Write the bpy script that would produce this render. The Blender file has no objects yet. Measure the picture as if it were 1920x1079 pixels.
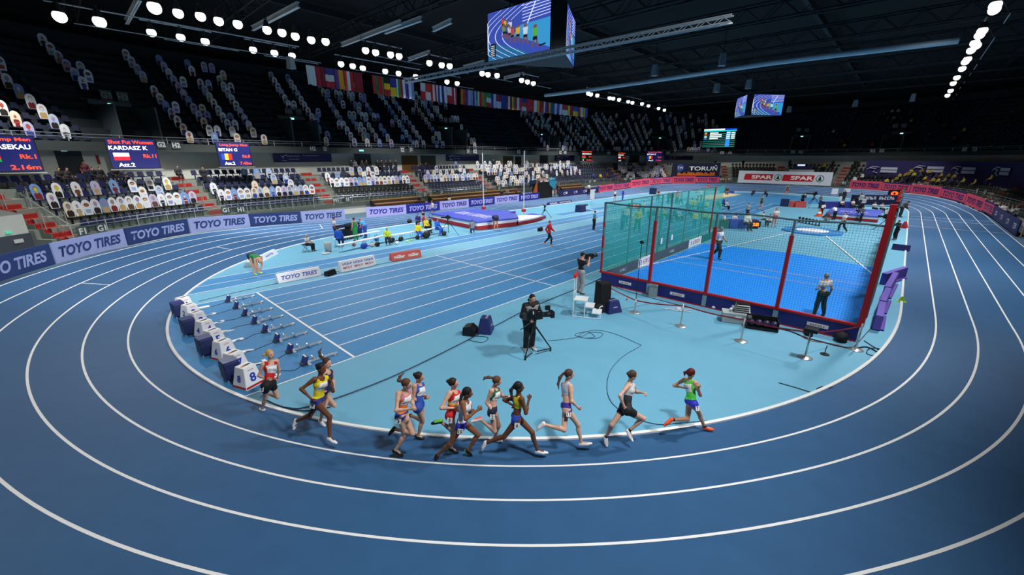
import bpy, bmesh, math, random
import numpy as np
from mathutils import Matrix, Vector
random.seed(7)
SC = bpy.context.scene
COL = SC.collection
# ------------------------------------------------------------------ camera, world, light, exposure
FPX, YAW, PIT, ROL, CAMH = 767.19, 0.750857, 0.308181, -0.00168, 5.894
def _axes():
    f = np.array([math.cos(YAW)*math.cos(PIT), math.sin(YAW)*math.cos(PIT), -math.sin(PIT)])
    r = np.array([math.sin(YAW), -math.cos(YAW), 0.0]); d = np.cross(f, r)
    return f, r*math.cos(ROL)+d*math.sin(ROL), -r*math.sin(ROL)+d*math.cos(ROL)
CF, CR, CD = _axes()
CAM = np.array([0, 0, CAMH])
cam = bpy.data.cameras.new('camera'); camo = bpy.data.objects.new('camera', cam); COL.objects.link(camo)
cam.sensor_fit = 'HORIZONTAL'; cam.sensor_width = 36; cam.lens = FPX/1920*36
cam.clip_start = 0.1; cam.clip_end = 400
mw = Matrix.Identity(4)
for i in range(3):
    mw[i][0] = CR[i]; mw[i][1] = -CD[i]; mw[i][2] = -CF[i]; mw[i][3] = CAM[i]
camo.matrix_world = mw
SC.camera = camo
SC.view_settings.view_transform = 'Standard'; SC.view_settings.look = 'None'
SC.view_settings.gamma = 1; SC.view_settings.use_curve_mapping = False
SC.view_settings.exposure = 0.0
wd = bpy.data.worlds.new('world'); SC.world = wd; wd.use_nodes = True
wd.node_tree.nodes['Background'].inputs[0].default_value = (0.5, 0.62, 0.75, 1)
wd.node_tree.nodes['Background'].inputs[1].default_value = 0.016
LAMPZ = 14.1
def spot(x, y, tx, ty, power, size=62, blend=0.5, z=LAMPZ, rad=0.6, col=(1.0, 0.985, 0.96)):
    l = bpy.data.lights.new('floodlight_beam', 'SPOT'); o = bpy.data.objects.new('floodlight_beam', l)
    COL.objects.link(o); o.location = (x, y, z-0.25)
    o.rotation_euler = (Vector((tx, ty, 0))-Vector((x, y, z))).to_track_quat('-Z', 'Y').to_euler()
    l.energy = power; l.spot_size = math.radians(size); l.spot_blend = blend; l.shadow_soft_size = rad; l.color = col
    return o
# the hall's floodlight rows hang over both long sides of the track (rows at y = 33 and y = -1.6)
for x in (4, 15, 27, 39, 51, 64, 78):
    spot(x, 31.5, x+1, 28.5, 6400 if x > 4 else 4200, 118, 0.55)
    if x > 15: spot(x, -1.6, x+1, 4.0, 6800, 118, 0.55)
    else: spot(x, -1.6, x-1, 9.0, 6400, 100, 0.8)
spot(-6, 24, 1, 18, 2900, 100, 0.7)
for x in (0, 12, 28, 46, 64): spot(x, 39.4, x+1, 43.5, 9000 if x else 5000, 98, 0.5)
def wide(x, y, tx, ty, tz, power, size):
    o = spot(x, y, tx, ty, power, size, 0.45); o.rotation_euler = (Vector((tx, ty, tz))-Vector((x, y, LAMPZ))).to_track_quat('-Z', 'Y').to_euler()
for x in (3, 20, 38, 56, 74): wide(x, -1.6, x, 50, -6.0, 20000, 27)  # extra beams added in the right row to brighten the left stand wall
spot(86, 33, 91, 30, 4200, 104, 0.6); spot(88, 6, 92, 6, 4200, 104, 0.6)
# ------------------------------------------------------------------ rays from the viewpoint to surfaces (survey of the hall)
def ray(u, v):
    return CF + (u-960)/FPX*CR + (v-539.5)/FPX*CD
def gz(u, v, z=0.0):
    d = ray(u, v); t = (z-CAMH)/d[2]; return CAM + d*t
def gy(u, v, y):
    d = ray(u, v); return CAM + d*(y/d[1])
def gx(u, v, x):
    d = ray(u, v); return CAM + d*(x/d[0])
# ------------------------------------------------------------------ materials
def lin(c):
    return c/12.92 if c <= 0.04045 else ((c+0.055)/1.055)**2.4
def hexc(h):
    h = h.lstrip('#'); return tuple(lin(int(h[i:i+2], 16)/255) for i in (0, 2, 4)) + (1,)
_m = {}
def M(h, rough=0.6, metal=0.0, emit=0.0, alpha=1.0, noise=0.0, nscale=3.0, spec=0.4, name=None):
    key = (h, rough, metal, emit, alpha, noise, nscale, spec)
    if key in _m: return _m[key]
    m = bpy.data.materials.new(name or 'mat_'+h.lstrip('#')); m.use_nodes = True
    nt = m.node_tree; b = nt.nodes['Principled BSDF']
    c = hexc(h)
    b.inputs['Base Color'].default_value = c; b.inputs['Roughness'].default_value = rough
    b.inputs['Metallic'].default_value = metal; b.inputs['Specular IOR Level'].default_value = spec
    if emit:
        b.inputs['Emission Color'].default_value = c; b.inputs['Emission Strength'].default_value = emit
    if alpha < 1: b.inputs['Alpha'].default_value = alpha
    if noise:
        tc = nt.nodes.new('ShaderNodeTexCoord'); n = nt.nodes.new('ShaderNodeTexNoise'); n.inputs['Scale'].default_value = nscale
        n.inputs['Detail'].default_value = 5
        n2 = nt.nodes.new('ShaderNodeTexNoise'); n2.inputs['Scale'].default_value = nscale*0.08
        add = nt.nodes.new('ShaderNodeMath'); add.operation = 'ADD'
        mp = nt.nodes.new('ShaderNodeMapRange'); mp.inputs[1].default_value = 0.6; mp.inputs[2].default_value = 1.4
        mp.inputs[3].default_value = 1-noise; mp.inputs[4].default_value = 1+noise
        mx = nt.nodes.new('ShaderNodeVectorMath'); mx.operation = 'SCALE'; mx.inputs[0].default_value = c[:3]
        L = nt.links.new
        L(tc.outputs['Object'], n.inputs['Vector']); L(tc.outputs['Object'], n2.inputs['Vector'])
        L(n.outputs[0], add.inputs[0]); L(n2.outputs[0], add.inputs[1]); L(add.outputs[0], mp.inputs[0])
        L(mp.outputs[0], mx.inputs['Scale']); L(mx.outputs[0], b.inputs['Base Color'])
    _m[key] = m
    return m
def net_mat(h, cell, wire, axis_u, axis_v, name, base_alpha=0.0):
    """see-through netting: opaque threads on a square grid in object space"""
    m = bpy.data.materials.new(name); m.use_nodes = True; nt = m.node_tree; b = nt.nodes['Principled BSDF']
    b.inputs['Base Color'].default_value = hexc(h); b.inputs['Roughness'].default_value = 0.8
    tc = nt.nodes.new('ShaderNodeTexCoord'); sp = nt.nodes.new('ShaderNodeSeparateXYZ'); L = nt.links.new
    L(tc.outputs['Object'], sp.inputs[0]); outs = []
    for ax in (axis_u, axis_v):
        a = nt.nodes.new('ShaderNodeMath'); a.operation = 'DIVIDE'; a.inputs[1].default_value = cell; L(sp.outputs[ax], a.inputs[0])
        f = nt.nodes.new('ShaderNodeMath'); f.operation = 'FRACT'; L(a.outputs[0], f.inputs[0])
        g = nt.nodes.new('ShaderNodeMath'); g.operation = 'LESS_THAN'; g.inputs[1].default_value = wire; L(f.outputs[0], g.inputs[0]); outs.append(g)
    mx = nt.nodes.new('ShaderNodeMath'); mx.operation = 'MAXIMUM'; L(outs[0].outputs[0], mx.inputs[0]); L(outs[1].outputs[0], mx.inputs[1])
    m2 = nt.nodes.new('ShaderNodeMath'); m2.operation = 'MAXIMUM'; m2.inputs[1].default_value = base_alpha
    L(mx.outputs[0], m2.inputs[0]); L(m2.outputs[0], b.inputs['Alpha'])
    return m
# ------------------------------------------------------------------ mesh helpers
class MB:
    def __init__(s): s.v = []; s.f = []; s.mi = []; s.ms = []; s.T = None
    def slot(s, m):
        if m not in s.ms: s.ms.append(m)
        return s.ms.index(m)
    def add(s, vs, fs, m):
        n = len(s.v); i = s.slot(m)
        if s.T is not None: vs = [tuple(s.T @ Vector(p)) for p in vs]
        s.v += [tuple(p) for p in vs]; s.f += [tuple(n+k for k in f) for f in fs]; s.mi += [i]*len(fs); return s
    def box(s, c, d, m, rz=0.0, taper=1.0):
        x, y, z = c; a, b, h = d[0]/2, d[1]/2, d[2]/2; cs, sn = math.cos(rz), math.sin(rz); vs = []
        for k, t in ((-1, 1.0), (1, taper)):
            for i, j in ((-1, -1), (1, -1), (1, 1), (-1, 1)):
                px, py = i*a*t, j*b*t; vs.append((x+px*cs-py*sn, y+px*sn+py*cs, z+k*h))
        return s.add(vs, [(3, 2, 1, 0), (4, 5, 6, 7), (0, 1, 5, 4), (1, 2, 6, 5), (2, 3, 7, 6), (3, 0, 4, 7)], m)
    def tube(s, a, b, r, m, n=8, r2=None, cap=True):
        a = Vector(a); b = Vector(b); r2 = r if r2 is None else r2; z = (b-a)
        if z.length < 1e-6: return s
        z.normalize(); x = z.orthogonal().normalized(); y = z.cross(x); vs = []
        for p, q in ((a, r), (b, r2)):
            for i in range(n):
                t = 2*math.pi*i/n; vs.append(tuple(p+x*math.cos(t)*q+y*math.sin(t)*q))
        fs = [(i, (i+1) % n, n+(i+1) % n, n+i) for i in range(n)]
        if cap: fs += [tuple(range(n))[::-1], tuple(range(n, 2*n))]
        return s.add(vs, fs, m)
    def path(s, pts, r, m, n=6, closed=False):
        P = [Vector(p) for p in pts]; N = len(P); vs = []
        for i, p in enumerate(P):
            if closed: t = P[(i+1) % N]-P[i-1]
            else: t = P[min(i+1, N-1)]-P[max(i-1, 0)]
            t.normalize(); up = Vector((0, 0, 1)) if abs(t.z) < 0.95 else Vector((1, 0, 0))
            x = t.cross(up).normalized(); y = x.cross(t)
            for k in range(n):
                a = 2*math.pi*k/n; vs.append(tuple(p+x*math.cos(a)*r+y*math.sin(a)*r))
        fs = []
        for i in range(N if closed else N-1):
            j = (i+1) % N
            for k in range(n): fs.append((i*n+k, i*n+(k+1) % n, j*n+(k+1) % n, j*n+k))
        return s.add(vs, fs, m)
    def sphere(s, c, r, m, n=10, k=6, sc=(1, 1, 1)):
        vs = []; fs = []
        for j in range(k+1):
            p = math.pi*j/k
            for i in range(n):
                t = 2*math.pi*i/n; vs.append((c[0]+r*sc[0]*math.sin(p)*math.cos(t), c[1]+r*sc[1]*math.sin(p)*math.sin(t), c[2]+r*sc[2]*math.cos(p)))
        for j in range(k):
            for i in range(n): fs.append((j*n+i, (j+1)*n+i, (j+1)*n+(i+1) % n, j*n+(i+1) % n))
        return s.add(vs, fs, m)
    def prism(s, poly, ext, m, m2=None):
        n = len(poly); a = [Vector(p) for p in poly]; e = Vector(ext)
        vs = [tuple(p) for p in a]+[tuple(p+e) for p in a]
        s.add(vs, [tuple(range(n))[::-1], tuple(range(n, 2*n))], m)
        return s.add(vs, [(i, (i+1) % n, n+(i+1) % n, n+i) for i in range(n)], m2 or m)
    def lathe(s, prof, m, n=20, c=(0, 0, 0)):
        vs = []; fs = []
        for r, z in prof:
            for i in range(n):
                t = 2*math.pi*i/n; vs.append((c[0]+r*math.cos(t), c[1]+r*math.sin(t), c[2]+z))
        for j in range(len(prof)-1):
            for i in range(n): fs.append((j*n+i, j*n+(i+1) % n, (j+1)*n+(i+1) % n, (j+1)*n+i))
        return s.add(vs, fs, m)
    def quad(s, a, b, c, d, m): return s.add([a, b, c, d], [(0, 1, 2, 3)], m)
    def mesh(s, name, smooth=False):
        me = bpy.data.meshes.new(name); me.from_pydata(s.v, [], s.f)
        for m in s.ms: me.materials.append(m)
        me.polygons.foreach_set('material_index', s.mi)
        if smooth: me.polygons.foreach_set('use_smooth', [True]*len(s.f))
        me.update(); return me
    def build(s, name, parent=None, loc=None, rz=0.0, smooth=False):
        o = bpy.data.objects.new(name, s.mesh(name, smooth)); COL.objects.link(o)
        if parent is not None: o.parent = parent
        if loc is not None: o.location = loc
        o.rotation_euler.z = rz
        return o
def tag(o, label, cat, group=None, kind=None):
    if label: o['label'] = label
    if cat: o['category'] = cat
    if group: o['group'] = group
    if kind: o['kind'] = kind
    return o
def thing(name, label, cat, loc=(0, 0, 0), rz=0.0, group=None):
    o = bpy.data.objects.new(name, None); COL.objects.link(o); o.location = [float(a) for a in loc]; o.rotation_euler.z = rz
    o.empty_display_size = 0.2
    return tag(o, label, cat, group)
def struct(o): o['kind'] = 'structure'; return o
def dup(root, loc, rz=None, label=None, group=None, mats=None):
    r = root.copy(); COL.objects.link(r); r.location = [float(a) for a in loc]
    if rz is not None: r.rotation_euler.z = rz
    if label: r['label'] = label
    if group: r['group'] = group
    for ch in list(root.children):
        c = ch.copy(); COL.objects.link(c); c.parent = r
        for g in ch.children:
            d = g.copy(); COL.objects.link(d); d.parent = c
    return r
_tx = {}
def text_mesh(txt, bold=0.0, shear=0.0, depth=0.0, align='CENTER', spacing=1.0):
    key = (txt, bold, shear, depth, align, spacing)
    if key in _tx: return _tx[key]
    cu = bpy.data.curves.new('lettering', 'FONT'); cu.body = txt; cu.size = 1; cu.offset = bold; cu.shear = shear
    cu.align_x = align; cu.extrude = depth; cu.resolution_u = 3; cu.space_character = spacing
    o = bpy.data.objects.new('t', cu); COL.objects.link(o)
    dg = bpy.context.evaluated_depsgraph_get(); me = bpy.data.meshes.new_from_object(o.evaluated_get(dg))
    bpy.data.objects.remove(o); bpy.data.curves.remove(cu)
    if len(me.vertices):
        co = np.zeros(len(me.vertices)*3); me.vertices.foreach_get('co', co); co = co.reshape(-1, 3)
        b = (co[:, 0].min(), co[:, 0].max(), co[:, 1].min(), co[:, 1].max())
    else: b = (0, 1, 0, 1)
    _tx[key] = (me, b); return me, b
ILLEGIBLE = {'HOTEL', 'BERLIN', 'MARATHON', 'SPIETH', 'SPIETH GYMNASTICS', 'POLSKA', 'arena', 'Polsat', 'seiko', 'seiko TIMING', 'cover print', 'portal', 'RUNNER', 'bib head', 'bib name'}
def smudge(txt, mat, parent, origin, xdir, updir, w, h, name, off):
    """print too small to read in the photograph: a row of letter-sized strokes"""
    x = Vector(xdir).normalized(); y = Vector(updir).normalized(); n = x.cross(y); o = Vector(origin)+n*off; rr = random.Random(txt); mb = MB(); k = len(txt); cw = w/k
    for i in range(k):
        if txt[i] == ' ': continue
        a = -w/2+cw*(i+0.12); b = a+cw*0.72; t = rr.choice((0, 1, 2)); st = min(cw*0.2, h*0.25)
        def q(x0, x1, y0, y1): mb.quad(o+x*x0+y*y0, o+x*x1+y*y0, o+x*x1+y*y1, o+x*x0+y*y1, mat)
        q(a, a+st, -h/2, h/2)
        if t == 0: q(b-st, b, -h/2, h/2); q(a+st, b-st, h/2-st, h/2)
        elif t == 1: q(a+st, b, -h/2, -h/2+st); q(a+st, b, h/2-st, h/2)
        else: q(a+st, b, -st/2, st/2); q(a+st, b, -h/2, -h/2+st)
    return mb.build(name, parent)
def letter(txt, mat, parent, origin, xdir, updir, width=None, height=None, bold=0.0, shear=0.0, name='lettering', off=0.0, spacing=1.0):
    if txt in ILLEGIBLE: return smudge(txt, mat, parent, origin, xdir, updir, width or height*len(txt)*0.7, height or width/len(txt), name, off)
    """flat lettering centred on origin, reading along xdir; fitted to width x height; pushed along its normal by off"""
    me, b = text_mesh(txt, bold, shear, spacing=spacing)
    me = me.copy(); me.materials.clear(); me.materials.append(mat)
    w0, h0 = b[1]-b[0], b[3]-b[2]; x = Vector(xdir).normalized(); y = Vector(updir).normalized(); n = x.cross(y)
    sx = width/w0 if width else height/h0; sy = height/h0 if height else sx
    co = np.zeros(len(me.vertices)*3); me.vertices.foreach_get('co', co); co = co.reshape(-1, 3)
    cx, cy = (b[0]+b[1])/2, (b[2]+b[3])/2
    P = np.outer((co[:, 0]-cx)*sx, np.array(x))+np.outer((co[:, 1]-cy)*sy, np.array(y))+np.array(Vector(origin)+n*off)
    me.vertices.foreach_set('co', P.ravel()); me.update()
    o = bpy.data.objects.new(name, me); COL.objects.link(o)
    if parent is not None: o.parent = parent
    return o
WHITE = M('#f2f3f3', 0.5); BLACK = M('#0d0e11', 0.5); DGREY = M('#33373b', 0.5); STEEL = M('#b9bfc2', 0.3, 0.9); ALU = M('#c9cdd0', 0.4, 0.6)
RED = M('#b3121b', 0.5); NAVY = M('#1e2358', 0.5); RUBBER = M('#17181a', 0.8)
# ------------------------------------------------------------------ the oval: kerb curve, banking
SX = 0.95
R0, CX, CY, A2, A4, A6, W0 = 17.69568*SX, 23.186*SX, 16.72134*SX, 0.116719, 0.0060816, 0.00098603, 1.05582983*SX
CX2 = 64.3
W = W0
def _oval():
    th = np.linspace(-np.pi/2, np.pi/2, 181)
    r = R0*(1+A2*(1+np.cos(2*th))+A4*(1-np.cos(4*th))+A6*(1+np.cos(6*th)))
    bk = np.interp(np.abs(th)*17.69568, [0, 14, 22, 30], [0.184, 0.154, 0.0335, 0.0])
    x1 = CX-r*np.cos(th); y1 = CY+r*np.sin(th)
    xs = np.arange(1, CX2-CX, 1.0)
    X = np.r_[x1, CX+xs, CX2+(CX-x1[::-1]), CX2-xs]
    Y = np.r_[y1, np.full(len(xs), CY+R0), y1[::-1], np.full(len(xs), CY-R0)]
    B = np.r_[bk, 0*xs, bk[::-1], 0*xs]
    P = np.c_[X, Y]; P2 = np.vstack([P, P[:1]]); s = np.r_[0, np.cumsum(np.hypot(*np.diff(P2, axis=0).T))]
    n = 640; t = np.linspace(0, s[-1], n, endpoint=False)
    Q = np.c_[np.interp(t, s, P2[:, 0]), np.interp(t, s, P2[:, 1])]; B = np.interp(t, s, np.r_[B, B[:1]])
    for _ in range(12): Q = 0.5*Q+0.25*(np.roll(Q, 1, 0)+np.roll(Q, -1, 0)); B = 0.5*B+0.25*(np.roll(B, 1)+np.roll(B, -1))
    T = np.roll(Q, -1, 0)-np.roll(Q, 1, 0); T /= np.hypot(*T.T)[:, None]; N = np.c_[-T[:, 1], T[:, 0]]
    if (N[0]@(Q[0]-[CX, CY])) < 0: N = -N
    return Q, N, B, T
OP, ON, OB, OT = _oval()
def off(d, dz=0.0):
    return np.c_[OP+ON*(d*np.cos(OB))[:, None], d*np.sin(OB)+dz]
def ring(name, ds, mat, dz=0.0, parent=None, closed=True, i0=0, i1=None):
    i1 = len(OP) if i1 is None else i1; idx = [i % len(OP) for i in range(i0, i1)]; n = len(idx)
    vs = np.vstack([off(d, dz)[idx] for d in ds]); fs = []
    for k in range(len(ds)-1):
        for i in range(n if closed else n-1):
            j = (i+1) % n; fs.append((k*n+i, k*n+j, (k+1)*n+j, (k+1)*n+i))
    mb = MB(); mb.add([tuple(map(float, p)) for p in vs], fs, mat); return mb.build(name, parent)
def near_idx(x, y): return int(((OP-[x, y])**2).sum(1).argmin())
def track_z(x, y):
    i = near_idx(x, y); d = float((np.array([x, y])-OP[i])@ON[i])
    return max(0.0, d)*math.tan(OB[i]) if d < 7 else 0.0
def ground(u, v):
    z = 0.0
    for _ in range(8):
        p = gz(u, v, z); z = 0.5*z+0.5*track_z(p[0], p[1])
    return np.array([p[0], p[1], z])
def tangent(x, y):
    i = near_idx(x, y); t = OT[i]
    if np.cross(OP[i]-[40, CY], t) < 0: t = -t
    return t
TRK = M('#315e8b', 0.62, noise=0.10, nscale=2.2, spec=0.35, name='track_rubber')
SPR = M('#3f86bd', 0.62, noise=0.08, nscale=2.2, spec=0.35, name='sprint_rubber')
INF = M('#6aabca', 0.62, noise=0.05, nscale=1.6, spec=0.35, name='infield_rubber')
LINE = M('#f4f6f6', 0.6, name='line_paint')
mb = MB(); mb.box((45, 12, -0.55), (190, 110, 1.0), M('#4d6a80', 0.7, noise=0.1, nscale=0.6)); struct(mb.build('floor'))
mb = MB(); mb.add([(float(p[0]), float(p[1]), 0.0) for p in OP], [tuple(range(len(OP)))], INF); struct(mb.build('infield'))
struct(ring('running_track', [0.0, 1.5, 3.0, 4.5, 6.12], TRK, 0.002))
# skirt closing the raised outer edge of the banking
n = len(OP); A = off(6.12, 0.002); vs = [tuple(map(float, p)) for p in A]+[(float(p[0]), float(p[1]), -0.05) for p in A]
mb = MB(); mb.add(vs, [(i, (i+1) % n, n+(i+1) % n, n+i) for i in range(n)], M('#2c4a68', 0.7)); struct(mb.build('track_skirt'))
for k in range(1, 7): struct(ring('lane_line', [k*W-0.026, k*W+0.026], LINE, 0.006))
# kerb: white aluminium rail on small feet
mb = MB(); P = off(0.0, 0.0); pr = [(-0.045, 0.0), (-0.045, 0.045), (-0.02, 0.058), (0.02, 0.058), (0.045, 0.045), (0.045, 0.0)]
vs = []
for i in range(n):
    for a, h in pr: q = OP[i]+ON[i]*a; vs.append((float(q[0]), float(q[1]), h+0.004))
m = len(pr); mb.add(vs, [(i*m+k, i*m+k+1, ((i+1) % n)*m+k+1, ((i+1) % n)*m+k) for i in range(n) for k in range(m-1)], M('#eef0ef', 0.35, spec=0.5))
tag(mb.build('track_kerb'), 'low white metal kerb rail running round the inside of lane one', 'kerb')
def inside_x(y, right=False):
    """x where the kerb crosses height y on the near bend"""
    best = [p[0] for p in OP if abs(p[1]-y) < 0.35 and (p[0] > 45) == right]; return float(min(best)) if not right else float(max(best))
def hstrip(name, x0, x1, y0, y1, mat, z):
    mb = MB(); mb.quad((x0, y0, z), (x1, y0, z), (x1, y1, z), (x0, y1, z), mat); return struct(mb.build(name))
def clipped(name, y0, y1, mat, z, xmax):
    ys = np.linspace(y0, y1, 14); a = [(inside_x(y)+0.06, float(y), z) for y in ys]; b = [(xmax, float(y), z) for y in ys]
    k = len(ys); mb = MB(); mb.add(a+b, [(i, k+i, k+i+1, i+1) for i in range(k-1)], mat); return struct(mb.build(name))
LW = 1.159; Y8 = 11.31; Y1 = Y8+8*LW
clipped('sprint_straight', Y8, Y1, SPR, 0.003, 78.0)
clipped('jump_runway', 22.42, 24.72, SPR, 0.003, 66.0)
hstrip('jump_runway', 36, 64, 25.9, 27.3, SPR, 0.003)
def line(x0, y0, x1, y1, w=0.05, z=0.008, name='floor_line'):
    a = Vector((x0, y0, z)); b = Vector((x1, y1, z)); t = (b-a).normalized(); q = Vector((-t.y, t.x, 0))*w/2
    mb = MB(); mb.quad(a-q, b-q, b+q, a+q, LINE); return struct(mb.build(name))
for k in range(9):
    y = Y8+k*LW
    x0 = inside_x(y)+0.1 if k in (0, 8) else 5.0
    line(x0, y, 65.0, y)
for y in (22.42, 23.5, 24.72): line(inside_x(y)+0.1, y, 66, y)
line(5.0, Y8, 5.0, Y1, 0.07); line(15.1, Y8, 15.1, Y1, 0.05); line(65.1, Y8, 65.1, Y1, 0.07)
for y in (25.9, 27.3): line(36, y, 64, y)
# high jump fan at the far end
mb = MB(); pts = [(65.1, Y8-1.0), (70, 7.5), (77, 9), (81.5, 13), (82.6, 17), (81.5, 20.5), (76, 22.3), (65.1, 21)]
mb.add([(a, b, 0.0045) for a, b in pts], [tuple(range(len(pts)))], SPR); struct(mb.build('jump_fan'))
# stagger and start marks on the oval
def track_mark(k0, k1, x, y, w=0.05, skew=0):
    i = near_idx(x, y); a = off(k0*W, 0.007)[i]; b = off(k1*W, 0.007)[(i+skew) % len(OP)]; t = Vector(b)-Vector(a); q = Vector((-t.y, t.x, 0)).normalized()*w/2
    mb = MB(); mb.quad(Vector(a)-q, Vector(b)-q, Vector(b)+q, Vector(a)+q, LINE); struct(mb.build('floor_mark'))
g = ground(155, 531); track_mark(3, 4, g[0], g[1]); g = ground(424, 466); track_mark(2, 3, g[0], g[1]); g = ground(590, 427); track_mark(3, 5, g[0], g[1], skew=3)
for x in (61.0, 52.2): track_mark(0, 6, x, -1.0, 0.06 if x < 55 else 0.09)
track_mark(0, 6, 58.0, -1.0, 0.09)
# painted lane numerals behind the blocks
for i in range(8):
    y = Y8+(7.5-i)*LW
    o = letter(str(i+1), LINE, None, (2.78, y, 0.009), (0, -1, 0), (1, 0, 0), height=0.6, width=0.3, bold=0.02, name='lane_numeral'); struct(o)
# ------------------------------------------------------------------ advertising boards round the track
BLUE_L = M('#9fabdc', 0.5); BLUE_D = M('#2b3f74', 0.5); IND_L = M('#b7b4ee', 0.5); IND_D = M('#252a94', 0.5); PINK = M('#f0546c', 0.5); PNAVY = M('#24286a', 0.5); PURP = M('#29245c', 0.5)
OS = np.r_[0, np.cumsum(np.hypot(*np.diff(np.vstack([OP, OP[:1]]), axis=0).T))]; OLEN = OS[-1]
def at_s(s, d):
    s = s % OLEN; P = off(d); P = np.vstack([P, P[:1]])
    return np.array([np.interp(s, OS, P[:, k]) for k in range(3)])
def s_of_px(u, v, d=6.3):
    """arc length of the board line seen at that place"""
    P = off(d); V = P-CAM; z = V@CF; z = np.where(z > 0.5, z, 1e-3); U = 960+FPX*(V@CR)/z; Vv = 539.5+FPX*(V@CD)/z
    i = int((((U-u)**2+(Vv-v)**2)+(z < 0.6)*1e9).argmin()); return float(OS[i])
def ad_board(s0, s1, bg, fg, txt, label, height=0.92, n=3, d=6.32, name='advertising_board', flip=False, inner=None, group='advertising boards around the track', logo=None, lz=0.0, segs=None):
    root = thing(name, label, 'advertising board', at_s((s0+s1)/2, d), 0.0, group)
    L = Vector(root.location)
    s0, s1 = s0+(0.03 if s1 > s0 else -0.03), s1-(0.03 if s1 > s0 else -0.03)
    k = 6; pts = [Vector(at_s(s0+(s1-s0)*i/k, d))-L for i in range(k+1)]
    nn = []
    for i in range(k+1):
        t = (pts[min(i+1, k)]-pts[max(i-1, 0)]); t.z = 0; t.normalize(); q = Vector((-t.y, t.x, 0))
        c = Vector((40, CY, 0))-(pts[i]+L); c.z = 0
        if q.dot(c) < 0: q = -q
        nn.append(q)
    mb = MB(); H = Vector((0, 0, height)); z0 = Vector((0, 0, 0.02+lz))
    fr = [p+z0+q*0.03 for p, q in zip(pts, nn)]; bk = [p+z0-q*0.05 for p, q in zip(pts, nn)]
    vs = [tuple(p) for p in fr]+[tuple(p+H) for p in fr]+[tuple(p+H) for p in bk]+[tuple(p) for p in bk]; m = k+1
    mb.add(vs, [(i, i+1, m+i+1, m+i) for i in range(k)]+[(m+i, m+i+1, 2*m+i+1, 2*m+i) for i in range(k)]+[(2*m+i, 2*m+i+1, 3*m+i+1, 3*m+i) for i in range(k)]+[(0, m, 2*m, 3*m), (k, m+k, 2*m+k, 3*m+k)], bg)
    mb.build('panel', root)
    if inner:
        mb = MB(); a = [fr[i]+nn[i]*0.008+H*0.12 for i in range(k+1)]; b = [fr[i]+nn[i]*0.008+H*0.88 for i in range(k+1)]
        mb.add([tuple(p) for p in a+b], [(i, i+1, m+i+1, m+i) for i in range(k)], inner); mb.build('border', root)
    if txt:
        words = txt; me, b = text_mesh(words, 0.035, 0.25); me = me.copy(); me.materials.clear(); me.materials.append(fg)
        co = np.zeros(len(me.vertices)*3); me.vertices.foreach_get('co', co); co = co.reshape(-1, 3)
        cum = [0]
        for i in range(k): cum.append(cum[-1]+(fr[i+1]-fr[i]).length)
        tot = cum[-1]; uu = (co[:, 0]-b[0])/(b[1]-b[0])*0.86+0.07
        # reading direction: left to right when seen from inside the oval
        t = (fr[-1]-fr[0]).normalized(); rightdir = Vector((nn[k//2].y*-1, nn[k//2].x, 0))
        if t.dot(rightdir) < 0: uu = 1-uu
        vv = 0.24+(co[:, 1]-b[2])/(b[3]-b[2])*0.52
        cumf = np.array(cum)/tot
        P = np.c_[[np.interp(uu, cumf, [f[j]+q[j]*0.012 for f, q in zip(fr, nn)]) for j in range(3)]].T
        P[:, 2] += vv*height
        me.vertices.foreach_set('co', P.ravel()); me.update(); o = bpy.data.objects.new('lettering', me); COL.objects.link(o); o.parent = root
    if logo:
        for q in range(logo):
            f = (q+0.5)/logo; i = int(f*k); p = fr[i]+(fr[min(i+1, k)]-fr[i])*(f*k-i)+nn[i]*0.012; t = Vector((nn[i].y*-1, nn[i].x, 0))
            mb = MB(); c = p+Vector((0, 0, height*0.5)); hh = height*0.2
            ring_ = [c+t*math.cos(a)*hh*1.2+Vector((0, 0, math.sin(a)*hh)) for a in np.linspace(0.5, 5.6, 14)]
            inn = [c+t*math.cos(a)*hh*0.9+Vector((0, 0, math.sin(a)*hh*0.7)) for a in np.linspace(0.5, 5.6, 14)]
            mb.add([tuple(x) for x in ring_+inn], [(j, j+1, 15+j, 14+j) for j in range(13)], WHITE)
            for r in range(3):
                a = c+t*hh*1.5+Vector((0, 0, (r-1)*hh*0.6)); mb.quad(a, a+t*hh*2.2, a+t*hh*2.2+Vector((0, 0, hh*0.35)), a+Vector((0, 0, hh*0.35)), WHITE)
            mb.build('logo', root)
    return root
BL = [((-60, 566), (108, 497), 0, 'dark navy board at the left edge, nearest the grey double door'), ((108, 497), (243, 463), 1, 'pale blue board beside the nearest dark board, below the F1 sign'),
      ((243, 463), (360, 445), 0, 'dark navy board below the red seats between the F1 and G1 signs'), ((360, 445), (469, 429), 1, 'pale blue board below the G1 and H1 signs'),
      ((469, 429), (565, 419), 0, 'dark navy board behind the bending athlete in green'), ((565, 419), (651, 411), 1, 'pale blue board ending the bend, behind the standing man in white shirt')]
for a, b, c, l in BL:
    s0, s1 = s_of_px(*a), s_of_px(*b)
    if a[0] < 0: s0 = s_of_px(108, 497)+(s_of_px(108, 497)-s_of_px(243, 463))*1.05
    ad_board(s0, s1, BLUE_L if c else BLUE_D, BLUE_D if c else BLUE_L, 'TOYO TIRES', l, height=0.98)
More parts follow.
